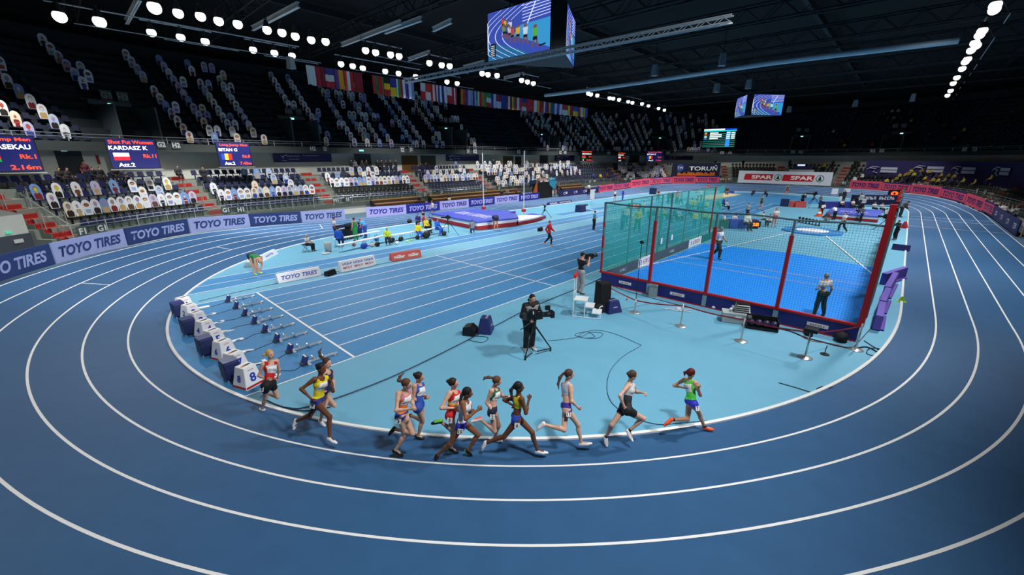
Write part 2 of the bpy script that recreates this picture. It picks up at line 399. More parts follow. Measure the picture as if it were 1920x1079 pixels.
BM = [((688, 411), (763, 402), 1, 'lilac board left of the pole vault mat, in front of the wooden steps'), ((763, 402), (824, 395), 0, 'indigo board behind the athletes standing left of the vault mat'), ((824, 395), (881, 389), 1, 'lilac board directly behind the pole vault mat'),
      ((881, 389), (929, 384), 0, 'indigo board behind the left vault upright'), ((929, 384), (972, 379), 1, 'lilac board between the two vault uprights'), ((972, 379), (1012, 374), 0, 'indigo board at the left of the black entrance portal')]
for a, b, c, l in BM: ad_board(s_of_px(*a), s_of_px(*b), IND_L if c else IND_D, IND_D if c else IND_L, 'TOYO TIRES', l, height=0.98)
sp = [s_of_px(1048, 371), s_of_px(1121, 362)]
ad_board(sp[0], sp[1], PURP, None, None, 'long dark purple board with four white logos right of the entrance portal', logo=4, height=1.0)
edges = [(1121, 362), (1150, 358.5), (1181, 354), (1219, 350), (1259, 346), (1304, 344), (1348, 344.5)]
names = ['pink board touching the long purple board', 'navy framed pink board, second after the purple board', 'pink board above the athlete in dark top and green trousers', 'navy framed pink board below the left part of the TORUN banner', 'pink board below the centre of the TORUN banner', 'navy framed pink board left of the giant white supermarket board']
ss = [s_of_px(*e) for e in edges]
for i in range(6): ad_board(ss[i], ss[i+1], PINK if i % 2 == 0 else PNAVY, PNAVY, 'TOYO TIRES', names[i], inner=None if i % 2 == 0 else PINK, height=1.35 if i > 1 else 1.15)
edges = [(1593, 354), (1650, 360), (1706, 370), (1758, 380), (1805, 392), (1838, 402)]
names = ['pink board right of the giant white supermarket board', 'navy framed pink board behind the high jump mat', 'pink board at the middle of the far right bend', 'navy framed pink board below the S1 T1 sign', 'pink board just before the photographers at the right edge']
ss = [s_of_px(*e) for e in edges]
for i in range(5): ad_board(ss[i], ss[i+1], PINK if i % 2 == 0 else PNAVY, PNAVY, 'TOYO TIRES', names[i], inner=None if i % 2 == 0 else PINK, height=1.3)
ad_board(s_of_px(1838, 402), s_of_px(1857, 408), PNAVY, PNAVY, 'TOYO TIRES', 'short navy framed pink board meeting the dark logo board', inner=PINK, height=1.25)
ad_board(s_of_px(1857, 408), s_of_px(1910, 434), PURP, None, None, 'dark navy board with four white logos at the right edge', logo=4, height=1.2)
# ------------------------------------------------------------------ stands: front line of the lower bowl, offset outward row by row
_F = [(-19, 12), (-15.5, 20), (-11, 26.5), (-5.5, 32), (-0.2, 36.6), (3.5, 40), (7.7, 42.3), (12, 43.4), (19, 44), (30, 44), (40, 44), (50, 44), (62, 44), (74, 43.6), (84, 40), (91, 33.5), (95.5, 25), (97.5, 15), (96.5, 5), (92, -2.5), (84, -6), (72, -7.8), (57.5, -8.9), (40, -9.6), (20, -10.4)]
def _path():
    P = np.array(_F, float); s = np.r_[0, np.cumsum(np.hypot(*np.diff(P, axis=0).T))]; n = int(s[-1]/0.25); t = np.linspace(0, s[-1], n)
    Q = np.c_[np.interp(t, s, P[:, 0]), np.interp(t, s, P[:, 1])]
    for _ in range(300): Q[1:-1] = 0.5*Q[1:-1]+0.25*(Q[:-2]+Q[2:])
    s = np.r_[0, np.cumsum(np.hypot(*np.diff(Q, axis=0).T))]; t = np.linspace(0, s[-1], n); Q = np.c_[np.interp(t, s, Q[:, 0]), np.interp(t, s, Q[:, 1])]
    T = np.gradient(Q, axis=0); T /= np.hypot(*T.T)[:, None]; N = np.c_[-T[:, 1], T[:, 0]]
    return Q, N, T, t
FQ, FN, FT, FS = _path(); FL = FS[-1]; FD = FS[1]
def fp(s, d, z=0.0):
    i = np.clip(s/FD, 0, len(FQ)-1.001); k = int(i); f = i-k
    q = FQ[k]*(1-f)+FQ[k+1]*f; nrm = FN[k]*(1-f)+FN[k+1]*f
    return Vector((float(q[0]+nrm[0]*d), float(q[1]+nrm[1]*d), float(z)))
def fn(s): k = int(np.clip(s/FD, 0, len(FQ)-1)); return Vector((float(FN[k][0]), float(FN[k][1]), 0))
def ft(s): k = int(np.clip(s/FD, 0, len(FQ)-1)); return Vector((float(FT[k][0]), float(FT[k][1]), 0))
def hit(u, v, d):
    """where a sight line meets the vertical surface d behind the stand front: (s, z)"""
    P = FQ+FN*d; r = ray(u, v); c = P[:, 0]*r[1]-P[:, 1]*r[0]; ok = (P@r[:2]) > 0
    ix = [i for i in range(len(P)-1) if c[i]*c[i+1] <= 0 and ok[i]]
    if not ix: return None
    i = ix[-1] if u > 1400 else ix[0]
    f = c[i]/(c[i]-c[i+1]) if c[i] != c[i+1] else 0; p = P[i]*(1-f)+P[i+1]*f; t = np.hypot(*p)/np.hypot(*r[:2])
    return float((i+f)*FD), float(CAMH+r[2]*t)
def fband(name, prof, mat, s0=None, s1=None, parent=None, step=4, kind='structure', mats=None):
    """sweep a profile [(d, z), ...] along the stand front"""
    s0 = FD if s0 is None else s0; s1 = FL-FD if s1 is None else s1
    k = max(2, int((s1-s0)/(FD*step))); S = np.linspace(s0, s1, k); vs = []; m = len(prof)
    for s in S:
        for d, z in prof: vs.append(tuple(fp(s, d, z)))
    mb = MB()
    for j in range(m-1):
        mm = mats[j] if mats else mat
        mb.add([], [], mm); i0 = mb.slot(mm)
        if j == 0: mb.v = vs
        fs = [(i*m+j, (i+1)*m+j, (i+1)*m+j+1, i*m+j+1) for i in range(k-1)]; mb.f += fs; mb.mi += [i0]*len(fs)
    o = mb.build(name, parent)
    if kind: o['kind'] = kind
    return o
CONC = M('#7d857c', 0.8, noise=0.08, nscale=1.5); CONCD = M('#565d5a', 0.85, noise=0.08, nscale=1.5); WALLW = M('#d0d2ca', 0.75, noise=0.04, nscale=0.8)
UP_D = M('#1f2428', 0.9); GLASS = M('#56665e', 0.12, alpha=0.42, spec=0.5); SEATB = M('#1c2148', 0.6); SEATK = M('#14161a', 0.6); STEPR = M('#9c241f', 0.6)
R0Z, RP, RR, NR = 1.15, 0.9, 0.55, 6
S_A = hit(130, 421, 0)[0]              # left end of the lower bowl (stair beside the vomitory)
prof = [(0.0, 0.95), (0.35, 0.95), (0.35, R0Z)]
for i in range(NR):
    d = 0.35+RP*(i+1); z = R0Z+RR*i; prof += [(d, z), (d, z+RR)] if i < NR-1 else [(d, z), (7.6, z)]
TOPZ = R0Z+RR*(NR-1)
fband('seating_terrace', prof, CONC, s0=S_A)
fband('wall_front', [(0.02, -0.06), (0.02, 0.72)], WALLW, s0=S_A)
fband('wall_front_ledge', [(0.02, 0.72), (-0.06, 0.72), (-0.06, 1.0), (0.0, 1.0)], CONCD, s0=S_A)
fband('wall_back', [(7.6, -0.06), (7.6, 6.35)], WALLW, s0=FD)
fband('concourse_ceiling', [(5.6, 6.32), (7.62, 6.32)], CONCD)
fband('balcony_front', [(5.6, 6.3), (5.6, 6.98), (5.9, 6.98)], M('#3b4240', 0.8))
# upper bowl
NU = 12; UR = 0.75; UZ = 0.68; uprof = [(5.9, 6.6)]
for i in range(NU): uprof += [(5.9+UR*(i+0), 6.7+UZ*i), (5.9+UR*(i+1), 6.7+UZ*i)]
UPT = 6.7+UZ*NU; UPD = 5.9+UR*NU
uprof += [(UPD, UPT), (UPD+1.2, UPT), (UPD+1.2, UPT+1.6)]
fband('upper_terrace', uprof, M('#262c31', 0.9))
# balustrades: glass panes behind a double rail
def balustrade(s0, s1, d, z0, z1, label, post=1.9, glass=True, r=0.028):
    root = thing('balustrade', label, 'railing', fp((s0+s1)/2, d, z0), 0.0, 'railings along the stands'); L = Vector(root.location)
    k = max(2, int((s1-s0)/1.0)); pts = [fp(s0+(s1-s0)*i/k, d, z1)-L for i in range(k+1)]
    mb = MB(); mb.path(pts, r, STEEL_P, 6); mb.path([p-Vector((0, 0, 0.22)) for p in pts], r*0.7, STEEL_P, 5)
    n = max(1, int((s1-s0)/post))
    for i in range(n+1):
        p = fp(s0+(s1-s0)*i/n, d, 0)-L; mb.box((p.x, p.y, (z1-z0)/2), (0.05, 0.05, z1-z0), STEEL_P)
    mb.build('frame', root)
    if glass:
        mb = MB(); S = np.linspace(s0, s1, k+1); vs = [tuple(fp(s, d+0.03, z0+0.03)-L) for s in S]+[tuple(fp(s, d+0.03, z1-0.28)-L) for s in S]
        mb.add(vs, [(i, i+1, k+2+i, k+1+i) for i in range(k)], GLASS); o = mb.build('glass', root)
    return root
STEEL_P = M('#aab0b0', 0.35, 0.5)
# aisles, found from their stairs in the photograph
AIS = [hit(u, v, 1.0)[0] for u, v in ((112, 421), (400, 378), (615, 358), (798, 349), (921, 340), (1040, 333), (1168, 323), (1256, 320), (1362, 325), (1462, 325), (1572, 330))]
AIS += [hit(1722, 335, 1.0)[0], hit(1862, 352, 1.0)[0]]
b = [S_A]+[a for a in AIS[1:]]+[FL-2*FD]
for i in range(len(b)-1):
    where = ['at the far left between the F1 and G1 signs', 'between the G1 and H1 signs', 'between the H1 and I1 signs', 'behind the first vault boards', 'behind the vault uprights', 'above the black entrance portal', 'above the long purple board', 'below the three small results screens', 'in front of the TORUN banner', 'behind the giant white supermarket board', 'right of the giant white supermarket board', 'above the first pink board of the far right bend', 'above the photographers on the right'][i]
    balustrade(b[i], b[i+1]-0.05, 0.0, 0.98, 1.93, 'steel rail with glass panes '+where)
ub = [FD*40, AIS[0], AIS[2], AIS[4], AIS[7], AIS[9], AIS[11], FL-3*FD]
for i in range(len(ub)-1):
    where = ['over the leftmost results screens', 'over the left blue banner', 'over the wooden steps', 'over the entrance portal', 'over the TORUN banner', 'over the far end of the hall', 'over the dark curtain on the right'][i]
    balustrade(ub[i], ub[i+1]-0.05, 5.65, 6.98, 7.5, 'upper balcony steel rail '+where, glass=False, post=2.6)
# stairs in the aisles: red treads on grey concrete
for k, a in enumerate(AIS):
    where = ['at the left end of the stand beside the F1 sign', 'rising behind the G1 sign', 'rising behind the H1 sign', 'rising behind the I1 sign', 'rising behind the J1 sign', 'left of the empty blue block', 'right of the empty blue block', 'left of the TORUN banner', 'right of the TORUN banner', 'left of the white commentary desk', 'right of the white commentary desk', 'rising behind the S1 sign', 'rising beside the dark curtain at the right edge'][k]
    root = thing('aisle_stair', 'flight of red treads '+where, 'stairs', fp(a, 0.6, 0.96), 0.0, 'red aisle stairs'); L = Vector(root.location)
    for i in range(NR+1):
        d = 0.36+RP*(i-0.5)+0.25; z = R0Z+RR*(i-1); q = ft(a); nn = fn(a); c = fp(a, d+0.2, z)-L
        mb = MB()
        for dd, zz in ((0.0, RR*0.5), (0.42, RR)):
            if i == NR and dd > 0.1: continue
            p = c+nn*dd; mb.box((p.x, p.y, p.z+zz/2), (1.15, 0.42, max(zz, 0.05)), CONC, math.atan2(q.y, q.x))
            mb.box((p.x, p.y, p.z+zz+0.012), (1.1, 0.40, 0.024), STEPR, math.atan2(q.y, q.x)); pp = p-nn*0.215; mb.box((pp.x, pp.y, p.z+zz*0.5), (1.1, 0.02, zz*0.9), STEPR, math.atan2(q.y, q.x))
        mb.build('tread', root)
    for sd in (-0.62, 0.62):
        for dd in (1.2, 3.2):
            p = fp(a+sd, dd, 0)-L; z = R0Z+RR*(dd-0.35)/RP-L.z; mb = MB(); w = fn(a)*0.22
            mb.path([(p.x, p.y, z), (p.x, p.y, z+0.95), (p.x+w.x, p.y+w.y, z+0.95), (p.x+w.x, p.y+w.y, z)], 0.022, STEEL_P, 5); mb.build('handrail', root)
# ------------------------------------------------------------------ seats
def seat_parts(mb_seat, mb_back, T):
    for mb in (mb_seat, mb_back): mb.T = T
    mb_seat.box((0, 0.02, 0.42), (0.44, 0.40, 0.05), 0); mb_seat.box((0, 0.12, 0.2), (0.06, 0.1, 0.4), 0)
    mb_back.prism([(-0.22, 0.20, 0.42), (0.22, 0.20, 0.42), (0.225, 0.26, 0.72), (0.17, 0.275, 0.82), (-0.17, 0.275, 0.82), (-0.225, 0.26, 0.72)], (0, 0.035, 0), 0)
def seat_meshes(mat):
    a, b = MB(), MB(); seat_parts(a, b, None); a.ms = [mat]; b.ms = [mat]; return a.mesh('seat_pan'), b.mesh('backrest')
SEATM = {}
for nm, mt in (('blue', SEATB), ('black', SEATK)): SEATM[nm] = seat_meshes(mt)
def in_aisle(s, w=0.95): return any(abs(s-a) < w for a in AIS)
def fmat(s, d, z, back=0.0):
    p = fp(s, d, z); q = ft(s); n = fn(s)
    return Matrix(((q.x, n.x, 0, p.x), (q.y, n.y, 0, p.y), (0, 0, 1, p.z), (0, 0, 0, 1)))
SECT = ['F1-G1', 'G1-H1', 'H1-I1', 'I1-J1', 'J1-K1', 'K1-L1', 'L1-M1', 'M1-N1', 'N1-O1', 'O1-P1', 'P1-R1', 'R1-S1', 'S1-T1', 'T1-U1']
def sect(s):
    k = sum(1 for a in AIS if a < s)-1; return max(0, k)
PLACES = []        # lower bowl seat places: (s, row, section, index in row)
for row in range(NR):
    cnt = {}
    s = S_A+1.2
    while s < FL-8:
        if not in_aisle(s):
            k = sect(s); cnt[k] = cnt.get(k, 0)+1
            PLACES.append((s, row, k, cnt[k]))
        s += 0.54
ORD = ['first', 'second', 'third', 'fourth', 'fifth', 'sixth', 'seventh', 'eighth', 'ninth', 'tenth', 'eleventh', 'twelfth', 'thirteenth', 'fourteenth', 'fifteenth', 'sixteenth', 'seventeenth', 'eighteenth', 'nineteenth', 'twentieth',
       'twenty-first', 'twenty-second', 'twenty-third', 'twenty-fourth', 'twenty-fifth', 'twenty-sixth', 'twenty-seventh', 'twenty-eighth', 'twenty-ninth', 'thirtieth', 'thirty-first', 'thirty-second', 'thirty-third', 'thirty-fourth', 'thirty-fifth', 'thirty-sixth', 'thirty-seventh', 'thirty-eighth', 'thirty-ninth', 'fortieth']
ROWN = ['row at the rail', 'second row', 'third row', 'fourth row', 'fifth row', 'top row']
def rowz(row): return R0Z+RR*row
def rowd(row): return 0.35+RP*row+0.42
def covered(s, row):   # seats under the banner, the desk and the curtain are not seen
    k = sect(s)
    return (k == 7) or (k == 8) and False
rest = {'blue': MB(), 'black': MB()}
N_IND = 0
for (s, row, k, i) in PLACES:
    black = (row == 1 and k <= 2) or (row == 2 and k in (2, 3, 4)) or k >= 8
    nm = 'black' if black else 'blue'
    if k == 7 and row < 5 or k >= 11 and row > 1: continue
    if N_IND < 290 and k <= 1:
        N_IND += 1
        root = thing('stadium_seat', '%s tip-up seat, %s from left, %s, block %s' % (nm, ORD[min(i-1, 39)], ROWN[row], SECT[k]), 'seat', fp(s, rowd(row), rowz(row)), 0.0, 'seats of the lower stand')
        root.rotation_euler.z = math.atan2(ft(s).y, ft(s).x)
        for me, pn in zip(SEATM[nm], ('seat_pan', 'backrest')):
            o = bpy.data.objects.new(pn, me); COL.objects.link(o); o.parent = root
    else:
        mb = rest[nm]; mb.T = fmat(s, rowd(row), rowz(row)); m = SEATK if black else SEATB
        mb.box((0, 0.02, 0.42), (0.44, 0.40, 0.05), m); mb.quad((-0.22, 0.23, 0.42), (0.22, 0.23, 0.42), (0.2, 0.28, 0.82), (-0.2, 0.28, 0.82), m)
for nm, lab in (('blue', 'many more blue tip-up seats filling the lower stand'), ('black', 'many more black tip-up seats in the lower stand')):
    tag(rest[nm].build('stadium_seats'), lab, 'seats', kind='stuff')
# upper bowl seats: dark blue rows
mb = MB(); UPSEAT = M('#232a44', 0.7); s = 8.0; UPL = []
VOM = [hit(u, v, 9.0)[0] for u, v in ((215, 205), (550, 225), (838, 235), (1018, 240), (1240, 245), (1505, 250), (1690, 250))]
UA = [hit(u, v, 8.0)[0] for u, v in ((165, 235), (300, 240), (500, 245), (625, 250), (790, 255), (905, 255), (980, 260), (1075, 260))]
while s < FL-6:
    for r in range(NU):
        if any(abs(s-a) < 1.9 and r < 6 for a in VOM) or any(abs(s-a) < 0.7 for a in AIS+UA): continue
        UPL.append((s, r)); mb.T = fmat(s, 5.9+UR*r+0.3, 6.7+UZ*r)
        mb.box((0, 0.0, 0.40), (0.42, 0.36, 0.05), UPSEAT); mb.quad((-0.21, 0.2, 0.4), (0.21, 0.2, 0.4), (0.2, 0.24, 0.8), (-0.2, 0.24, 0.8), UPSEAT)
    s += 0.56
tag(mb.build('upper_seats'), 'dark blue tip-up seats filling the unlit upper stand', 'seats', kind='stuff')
# upper bowl vomitories with steel-grey walls
for k, a in enumerate(VOM):
    root = MB(); root.T = fmat(a, 5.9, 6.7); g = M('#434e54', 0.6)
    root.box((-1.45, 2.3, 1.6), (0.14, 4.2, 3.2), g); root.box((1.45, 2.3, 1.6), (0.14, 4.2, 3.2), g); root.box((0, 4.3, 1.9), (3.0, 0.14, 3.8), M('#5a676e', 0.6)); root.box((0, 4.0, 3.5), (3.0, 1.2, 0.35), g)
    struct(root.build('wall_vomitory'))
    e = MB(); e.T = fmat(a, 5.9, 6.7); e.box((0.0, 3.36, 3.4), (0.42, 0.04, 0.18), M('#9fe3d6', 0.4, emit=1.6)); tag(e.build('exit_sign'), 'small lit green exit sign over the %s upper doorway' % ['leftmost', 'second', 'third', 'fourth', 'fifth', 'sixth', 'seventh'][k], 'exit sign', 'upper doorway exit signs')
# ------------------------------------------------------------------ cardboard spectators
def cutout_mesh(kind):
    """a card with a rounded top and a printed person: slot 0 card, 1 hair, 2 skin, 3 shirt"""
    mb = MB(); pl = [bpy.data.materials.new('slot%d' % i) for i in range(4)]
    w = 0.29
    card = [(-w*0.86, 0.0), (w*0.86, 0.0), (w, 0.35)]+[(w*math.cos(t), 0.66+0.34*math.sin(t)) for t in np.linspace(0.05, math.pi-0.05, 12)]+[(-w, 0.35)]
    mb.prism([(x, 0, z) for x, z in card], (0, 0.012, 0), pl[0])
    def disc(cx, cz, rx, rz, m, y, t0=0, t1=2*math.pi, n=14):
        mb.add([(cx+rx*math.cos(t), y, cz+rz*math.sin(t)) for t in np.linspace(t0, t1, n, endpoint=False)], [tuple(range(n))], m)
    if kind == 0:      # portrait with shoulders
        mb.add([(x, -0.003, z) for x, z in ((-0.19, 0.02), (0.19, 0.02), (0.21, 0.3), (0.12, 0.43), (-0.12, 0.43), (-0.21, 0.3))], [(0, 1, 2, 3, 4, 5)], pl[3])
        disc(0, 0.68, 0.13, 0.17, pl[1], -0.004); disc(0, 0.64, 0.095, 0.125, pl[2], -0.006)
        mb.add([(x, -0.007, z) for x, z in ((-0.035, 0.38), (0.035, 0.38), (0.03, 0.5), (-0.03, 0.5))], [(0, 1, 2, 3)], pl[2])
    elif kind == 1:    # ring of card round an oval face
        disc(0, 0.66, 0.17, 0.125, pl[1], -0.004); disc(0, 0.64, 0.13, 0.08, pl[2], -0.006)
        mb.add([(x, -0.003, z) for x, z in ((-0.15, 0.12), (0.15, 0.12), (0.17, 0.38), (-0.17, 0.38))], [(0, 1, 2, 3)], pl[3])
    else:              # half figure with folded arms
        mb.add([(x, -0.003, z) for x, z in ((-0.13, 0.0), (0.13, 0.0), (0.11, 0.2), (0.19, 0.24), (0.13, 0.45), (-0.13, 0.45), (-0.19, 0.24), (-0.11, 0.2))], [tuple(range(8))], pl[3])
        disc(0, 0.64, 0.075, 0.12, pl[1], -0.004); disc(0, 0.62, 0.055, 0.075, pl[2], -0.006)
        mb.add([(x, -0.005, z) for x, z in ((-0.18, 0.24), (0.18, 0.26), (0.16, 0.31), (-0.16, 0.29))], [(0, 1, 2, 3)], pl[2])
    return mb.mesh('cardboard_spectator')
CUT = [cutout_mesh(k) for k in range(3)]
CARDS = [('white', M('#d9dcdd', 0.7)), ('white', M('#e3e5e4', 0.7)), ('white', M('#dfe2e4', 0.7)), ('white', M('#d6dadd', 0.7)), ('pale blue', M('#a7bad3', 0.7)), ('sky blue', M('#6f95c8', 0.7)), ('lavender', M('#b3aed0', 0.7)), ('cream', M('#d8cdb5', 0.7))]
HAIRS = [('dark hair', M('#241c19', 0.8)), ('brown hair', M('#5a3c2a', 0.8)), ('blond hair', M('#b99a62', 0.8)), ('blue cap', M('#2d3a86', 0.7)), ('red cap', M('#7c2226', 0.7)), ('black hair', M('#151416', 0.8))]
SKINS = [M('#c99c83', 0.7), M('#b78267', 0.7), M('#8a5c45', 0.7)]
SHIRTS = [('white', M('#cfd4da', 0.7)), ('pale blue', M('#8fa6cf', 0.7)), ('grey', M('#8b8f97', 0.7)), ('violet', M('#8f87c2', 0.7)), ('red', M('#b4463f', 0.7)), ('yellow', M('#cfc22e', 0.7)), ('black', M('#1e1f24', 0.7)), ('orange', M('#c9752f', 0.7)), ('lime', M('#b7c66a', 0.7)), ('coral', M('#c86a55', 0.7))]
def front_rate(k, row):
    if k == 0: return (0, 1.0, 0.55, 0.6, 0.0, 0.0)[row]
    if k == 1: return (0, 1.0, 0.5, 0.5, 0.35, 0.0)[row]
    if k == 2: return (0, 0, 1.0, 0.5, 0.35, 0.15)[row]
    if k == 3: return (0, 0, 1.0, 0.55, 0.3, 0.12)[row]
    if k == 4: return (0.6, 0.5, 0.5, 0.6, 0.55, 0.45)[row]
    if k == 5: return (0, 0, 0.5, 0.6, 0.5, 0.3)[row]
    if k == 6: return (0.55, 0.8, 0.8, 0.8, 0.6, 0.0)[row]
    return 0
rc = random.Random(11); NC = 0; CUTPL = []; seen = {}
for (s, row, k, i) in PLACES:
    if k > 6 or k == 6 and False: continue
    if k == 5 and s > hit(1085, 318, 3)[0]: continue
    if rc.random() > front_rate(k, row): continue
    if row > 1 and k <= 3 and front_rate(k, row) < 1 and i % 2 == 0: continue
    CUTPL.append((s, row, k, i))
restc = MB()
def put_cut(mb, T, kd, cm, hm, sm, shm):
    me = CUT[kd]; co = [tuple(T @ v.co) for v in me.vertices]; n = len(mb.v); mb.v += co; mp = [mb.slot(x) for x in (cm, hm, sm, shm)]
    for p in me.polygons: mb.f.append(tuple(n+q for q in p.vertices)); mb.mi.append(mp[p.material_index])
for (s, row, k, i) in CUTPL:
    kd = rc.choices((0, 1, 2), (0.45, 0.3, 0.25))[0]; cn, cm = rc.choice(CARDS); hn, hm = rc.choice(HAIRS); sk = rc.choice(SKINS)
    bright = (k == 0 and row >= 3) or rc.random() < 0.12
    sn, shm = rc.choice(SHIRTS if bright else SHIRTS[:4])
    if kd == 1: cn, cm = CARDS[0]
    ms = (cm, hm, sk, shm)
    T = fmat(s, rowd(row)+0.04, rowz(row)+0.456) @ Matrix.Rotation(rc.uniform(-0.06, 0.06), 4, 'Y') @ Matrix.Rotation(-0.12, 4, 'X')
    if NC < 300 and k <= 5:
        NC += 1; root = bpy.data.objects.new('cardboard_spectator', CUT[kd]); COL.objects.link(root); root.matrix_world = T
        for q in range(4): root.material_slots[q].link = 'OBJECT'; root.material_slots[q].material = ms[q]
        tag(root, '%s card, %s, %s top, %s seat, %s, block %s' % (cn, hn, sn, ORD[min(i-1, 39)], ROWN[row], SECT[k]), 'cardboard cutout', 'cardboard spectators in the lower stand')
    else: put_cut(restc, T, kd, cm, hm, sk, shm)
for (s, r) in UPL:
    x = FQ[int(s/FD)][0]
    if s > AIS[8]-1: continue
    col = int(s/0.56); dense = 0.95 if col % 3 == 0 else 0.30 if col % 3 == 1 else 0.05
    if s > AIS[4]: dense = 0.7 if col % 2 == 0 else 0.12
    if hit_s_ban[0] < s < hit_s_ban[1] and r < 11 if (hit_s_ban := (hit(880, 240, 8)[0], hit(1010, 240, 8)[0])) else False: continue
    if rc.random() > dense: continue
    kd = rc.choices((0, 1, 2), (0.5, 0.25, 0.25))[0]; T = fmat(s, 5.9+UR*r+0.1, 6.7+UZ*r+0.44)
    put_cut(restc, T, kd, rc.choice(CARDS)[1], rc.choice(HAIRS)[1], rc.choice(SKINS), rc.choice(SHIRTS[:5])[1])
tag(restc.build('cardboard_spectators'), 'hundreds more cardboard spectators in the upper stand and the far blocks', 'cardboard cutouts', kind='stuff')
# ------------------------------------------------------------------ block signs
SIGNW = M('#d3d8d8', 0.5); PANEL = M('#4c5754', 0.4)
def block_sign(txt, u, v, d, h, label, panel=True, w=None, mat=None, sub=None):
    r = hit(u, v, d); s, z = r; root = thing('block_sign', label, 'sign', fp(s, d-0.08, z-h/2), 0.0, 'seating block signs'); nn = fn(s); q = ft(s)
    mb = MB(); mb.box((0, 0, h/2), (h*1.15, 0.02, h*1.15), PANEL, math.atan2(q.y, q.x)); mb.build('plate', root)
    letter(txt, mat or SIGNW, root, (-nn.x*0.03, -nn.y*0.03, h/2), q, (0, 0, 1), height=h*0.72, bold=0.03, width=None)
    return root
for t, u, v, o in (('F1', 152, 434, 'on the glass at the left end of the stand'), ('G1', 188, 428, 'just right of the F1 sign'), ('G1', 422, 394, 'left of the H1 sign below the second red stair'), ('H1', 450, 393, 'right of the second G1 sign'), ('H1', 629, 375, 'below the third red stair'), ('I1', 651, 374, 'right of the H1 sign below the third red stair'),
                   ('I1', 796, 364, 'below the fourth red stair'), ('J1', 827, 361, 'right of the I1 sign by the fourth red stair'), ('J1', 935, 353, 'between the vault uprights'), ('K1', 1020, 329, 'over the black entrance portal'), ('L1', 1105, 340, 'above the long purple board'), ('M1', 1114, 339.5, 'right of the L1 sign'), ('M1', 1172, 336, 'above the first pink boards'), ('N1', 1182, 335, 'right of the far M1 sign'),
                   ('N1', 1255, 334, 'left end of the TORUN banner foot'), ('O1', 1265, 334, 'right of the far N1 sign'), ('O1', 1353, 336, 'between the TORUN banner and the white supermarket board'), ('P1', 1368, 336, 'right of the far O1 sign'), ('R1', 1583, 343, 'just right of the white supermarket board'), ('S1', 1714, 347, 'above the pink boards on the right'), ('T1', 1728, 348, 'right of the S1 sign'), ('T1', 1834, 359, 'above the photographers on the right'), ('U1', 1849, 361, 'right of the T1 sign above the photographers')):
    block_sign(t, u, v, -0.02, 0.55 if u < 700 else 0.62, 'white %s block letters %s' % (t, o))
for t, u, v, o in (('G2', 301, 271, 'right of the shot put results screen'), ('H2', 329, 272.5, 'second letters right of the shot put screen'), ('H2', 586, 279, 'above the left blue banner'), ('I2', 609, 279.5, 'right end above the left blue banner'), ('I2', 754, 281, 'over the wooden doors'), ('J2', 770, 281, 'right of I2 over the wooden doors'), ('J2', 877, 284, 'above the second blue banner'), ('K2', 890, 284, 'right of J2 above the second blue banner'), ('K2', 972, 285, 'behind the right vault upright'), ('L2', 984, 285.5, 'just right of the right vault upright'), ('L2', 1050, 286, 'above the third blue banner'), ('M2', 1059, 286, 'right of L2 above the third blue banner'), ('N2', 1141, 287, 'left of the second far results screen'), ('O2', 1252, 287, 'right of the third far results screen'), ('O2', 1354, 286.5, 'below the big blue ranking screen'), ('P2', 1369, 286.5, 'right below the big blue ranking screen'), ('P2', 1487, 285, 'above the white commentary desk'), ('R2', 1502, 285, 'right of P2 above the commentary desk'), ('R2', 1637, 283, 'left above the dark curtain'), ('S2', 1654, 282.5, 'second letters above the dark curtain'), ('S2', 1810, 280, 'right part above the dark curtain'), ('T2', 1829, 279.5, 'rightmost letters above the dark curtain')):
    block_sign(t, u, v, 5.58, 0.55 if u < 700 else 0.7, 'white %s letters on the balcony front %s' % (t, o))
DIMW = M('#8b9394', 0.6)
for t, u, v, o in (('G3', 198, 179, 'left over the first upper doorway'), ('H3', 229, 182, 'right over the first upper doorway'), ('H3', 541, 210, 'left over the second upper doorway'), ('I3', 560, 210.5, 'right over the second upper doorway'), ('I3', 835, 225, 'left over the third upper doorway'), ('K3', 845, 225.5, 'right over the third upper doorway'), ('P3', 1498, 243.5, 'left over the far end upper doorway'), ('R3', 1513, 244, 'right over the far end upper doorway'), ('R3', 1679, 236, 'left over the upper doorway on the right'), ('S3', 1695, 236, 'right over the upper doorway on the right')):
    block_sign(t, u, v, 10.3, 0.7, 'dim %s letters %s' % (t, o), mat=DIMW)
# back wall: doors, banners, curtain
def wall_panel(name, u0, v0, u1, v1, d, mat, thick=0.06, kind=None, lift=0.0):
    a = hit(u0, v0, d); b = hit(u1, v0, d); c = hit((u0+u1)/2, v1, d); k = 6; S = np.linspace(a[0], b[0], k+1); z1 = (a[1]+b[1])/2; z0 = c[1]
    mb = MB(); vs = []
    for dd in (d-0.02, d-0.02-thick):
        for z in (z0, z1): vs += [tuple(fp(s, dd, z)) for s in S]
    m = k+1; fs = []
    for i in range(k): fs += [(2*m+i, 2*m+i+1, 3*m+i+1, 3*m+i), (i+1, i, m+i, m+i+1), (m+i, m+i+1, 3*m+i+1, 3*m+i), (i, i+1, 2*m+i+1, 2*m+i)]
    fs += [(0, m, 3*m, 2*m), (k, 2*m+k, 3*m+k, m+k)]
    mb.add(vs, fs, mat); o = mb.build(name)
    if kind: o['kind'] = kind
    return o, (a[0]+b[0])/2, z0, z1, abs(b[0]-a[0])
nd = 0
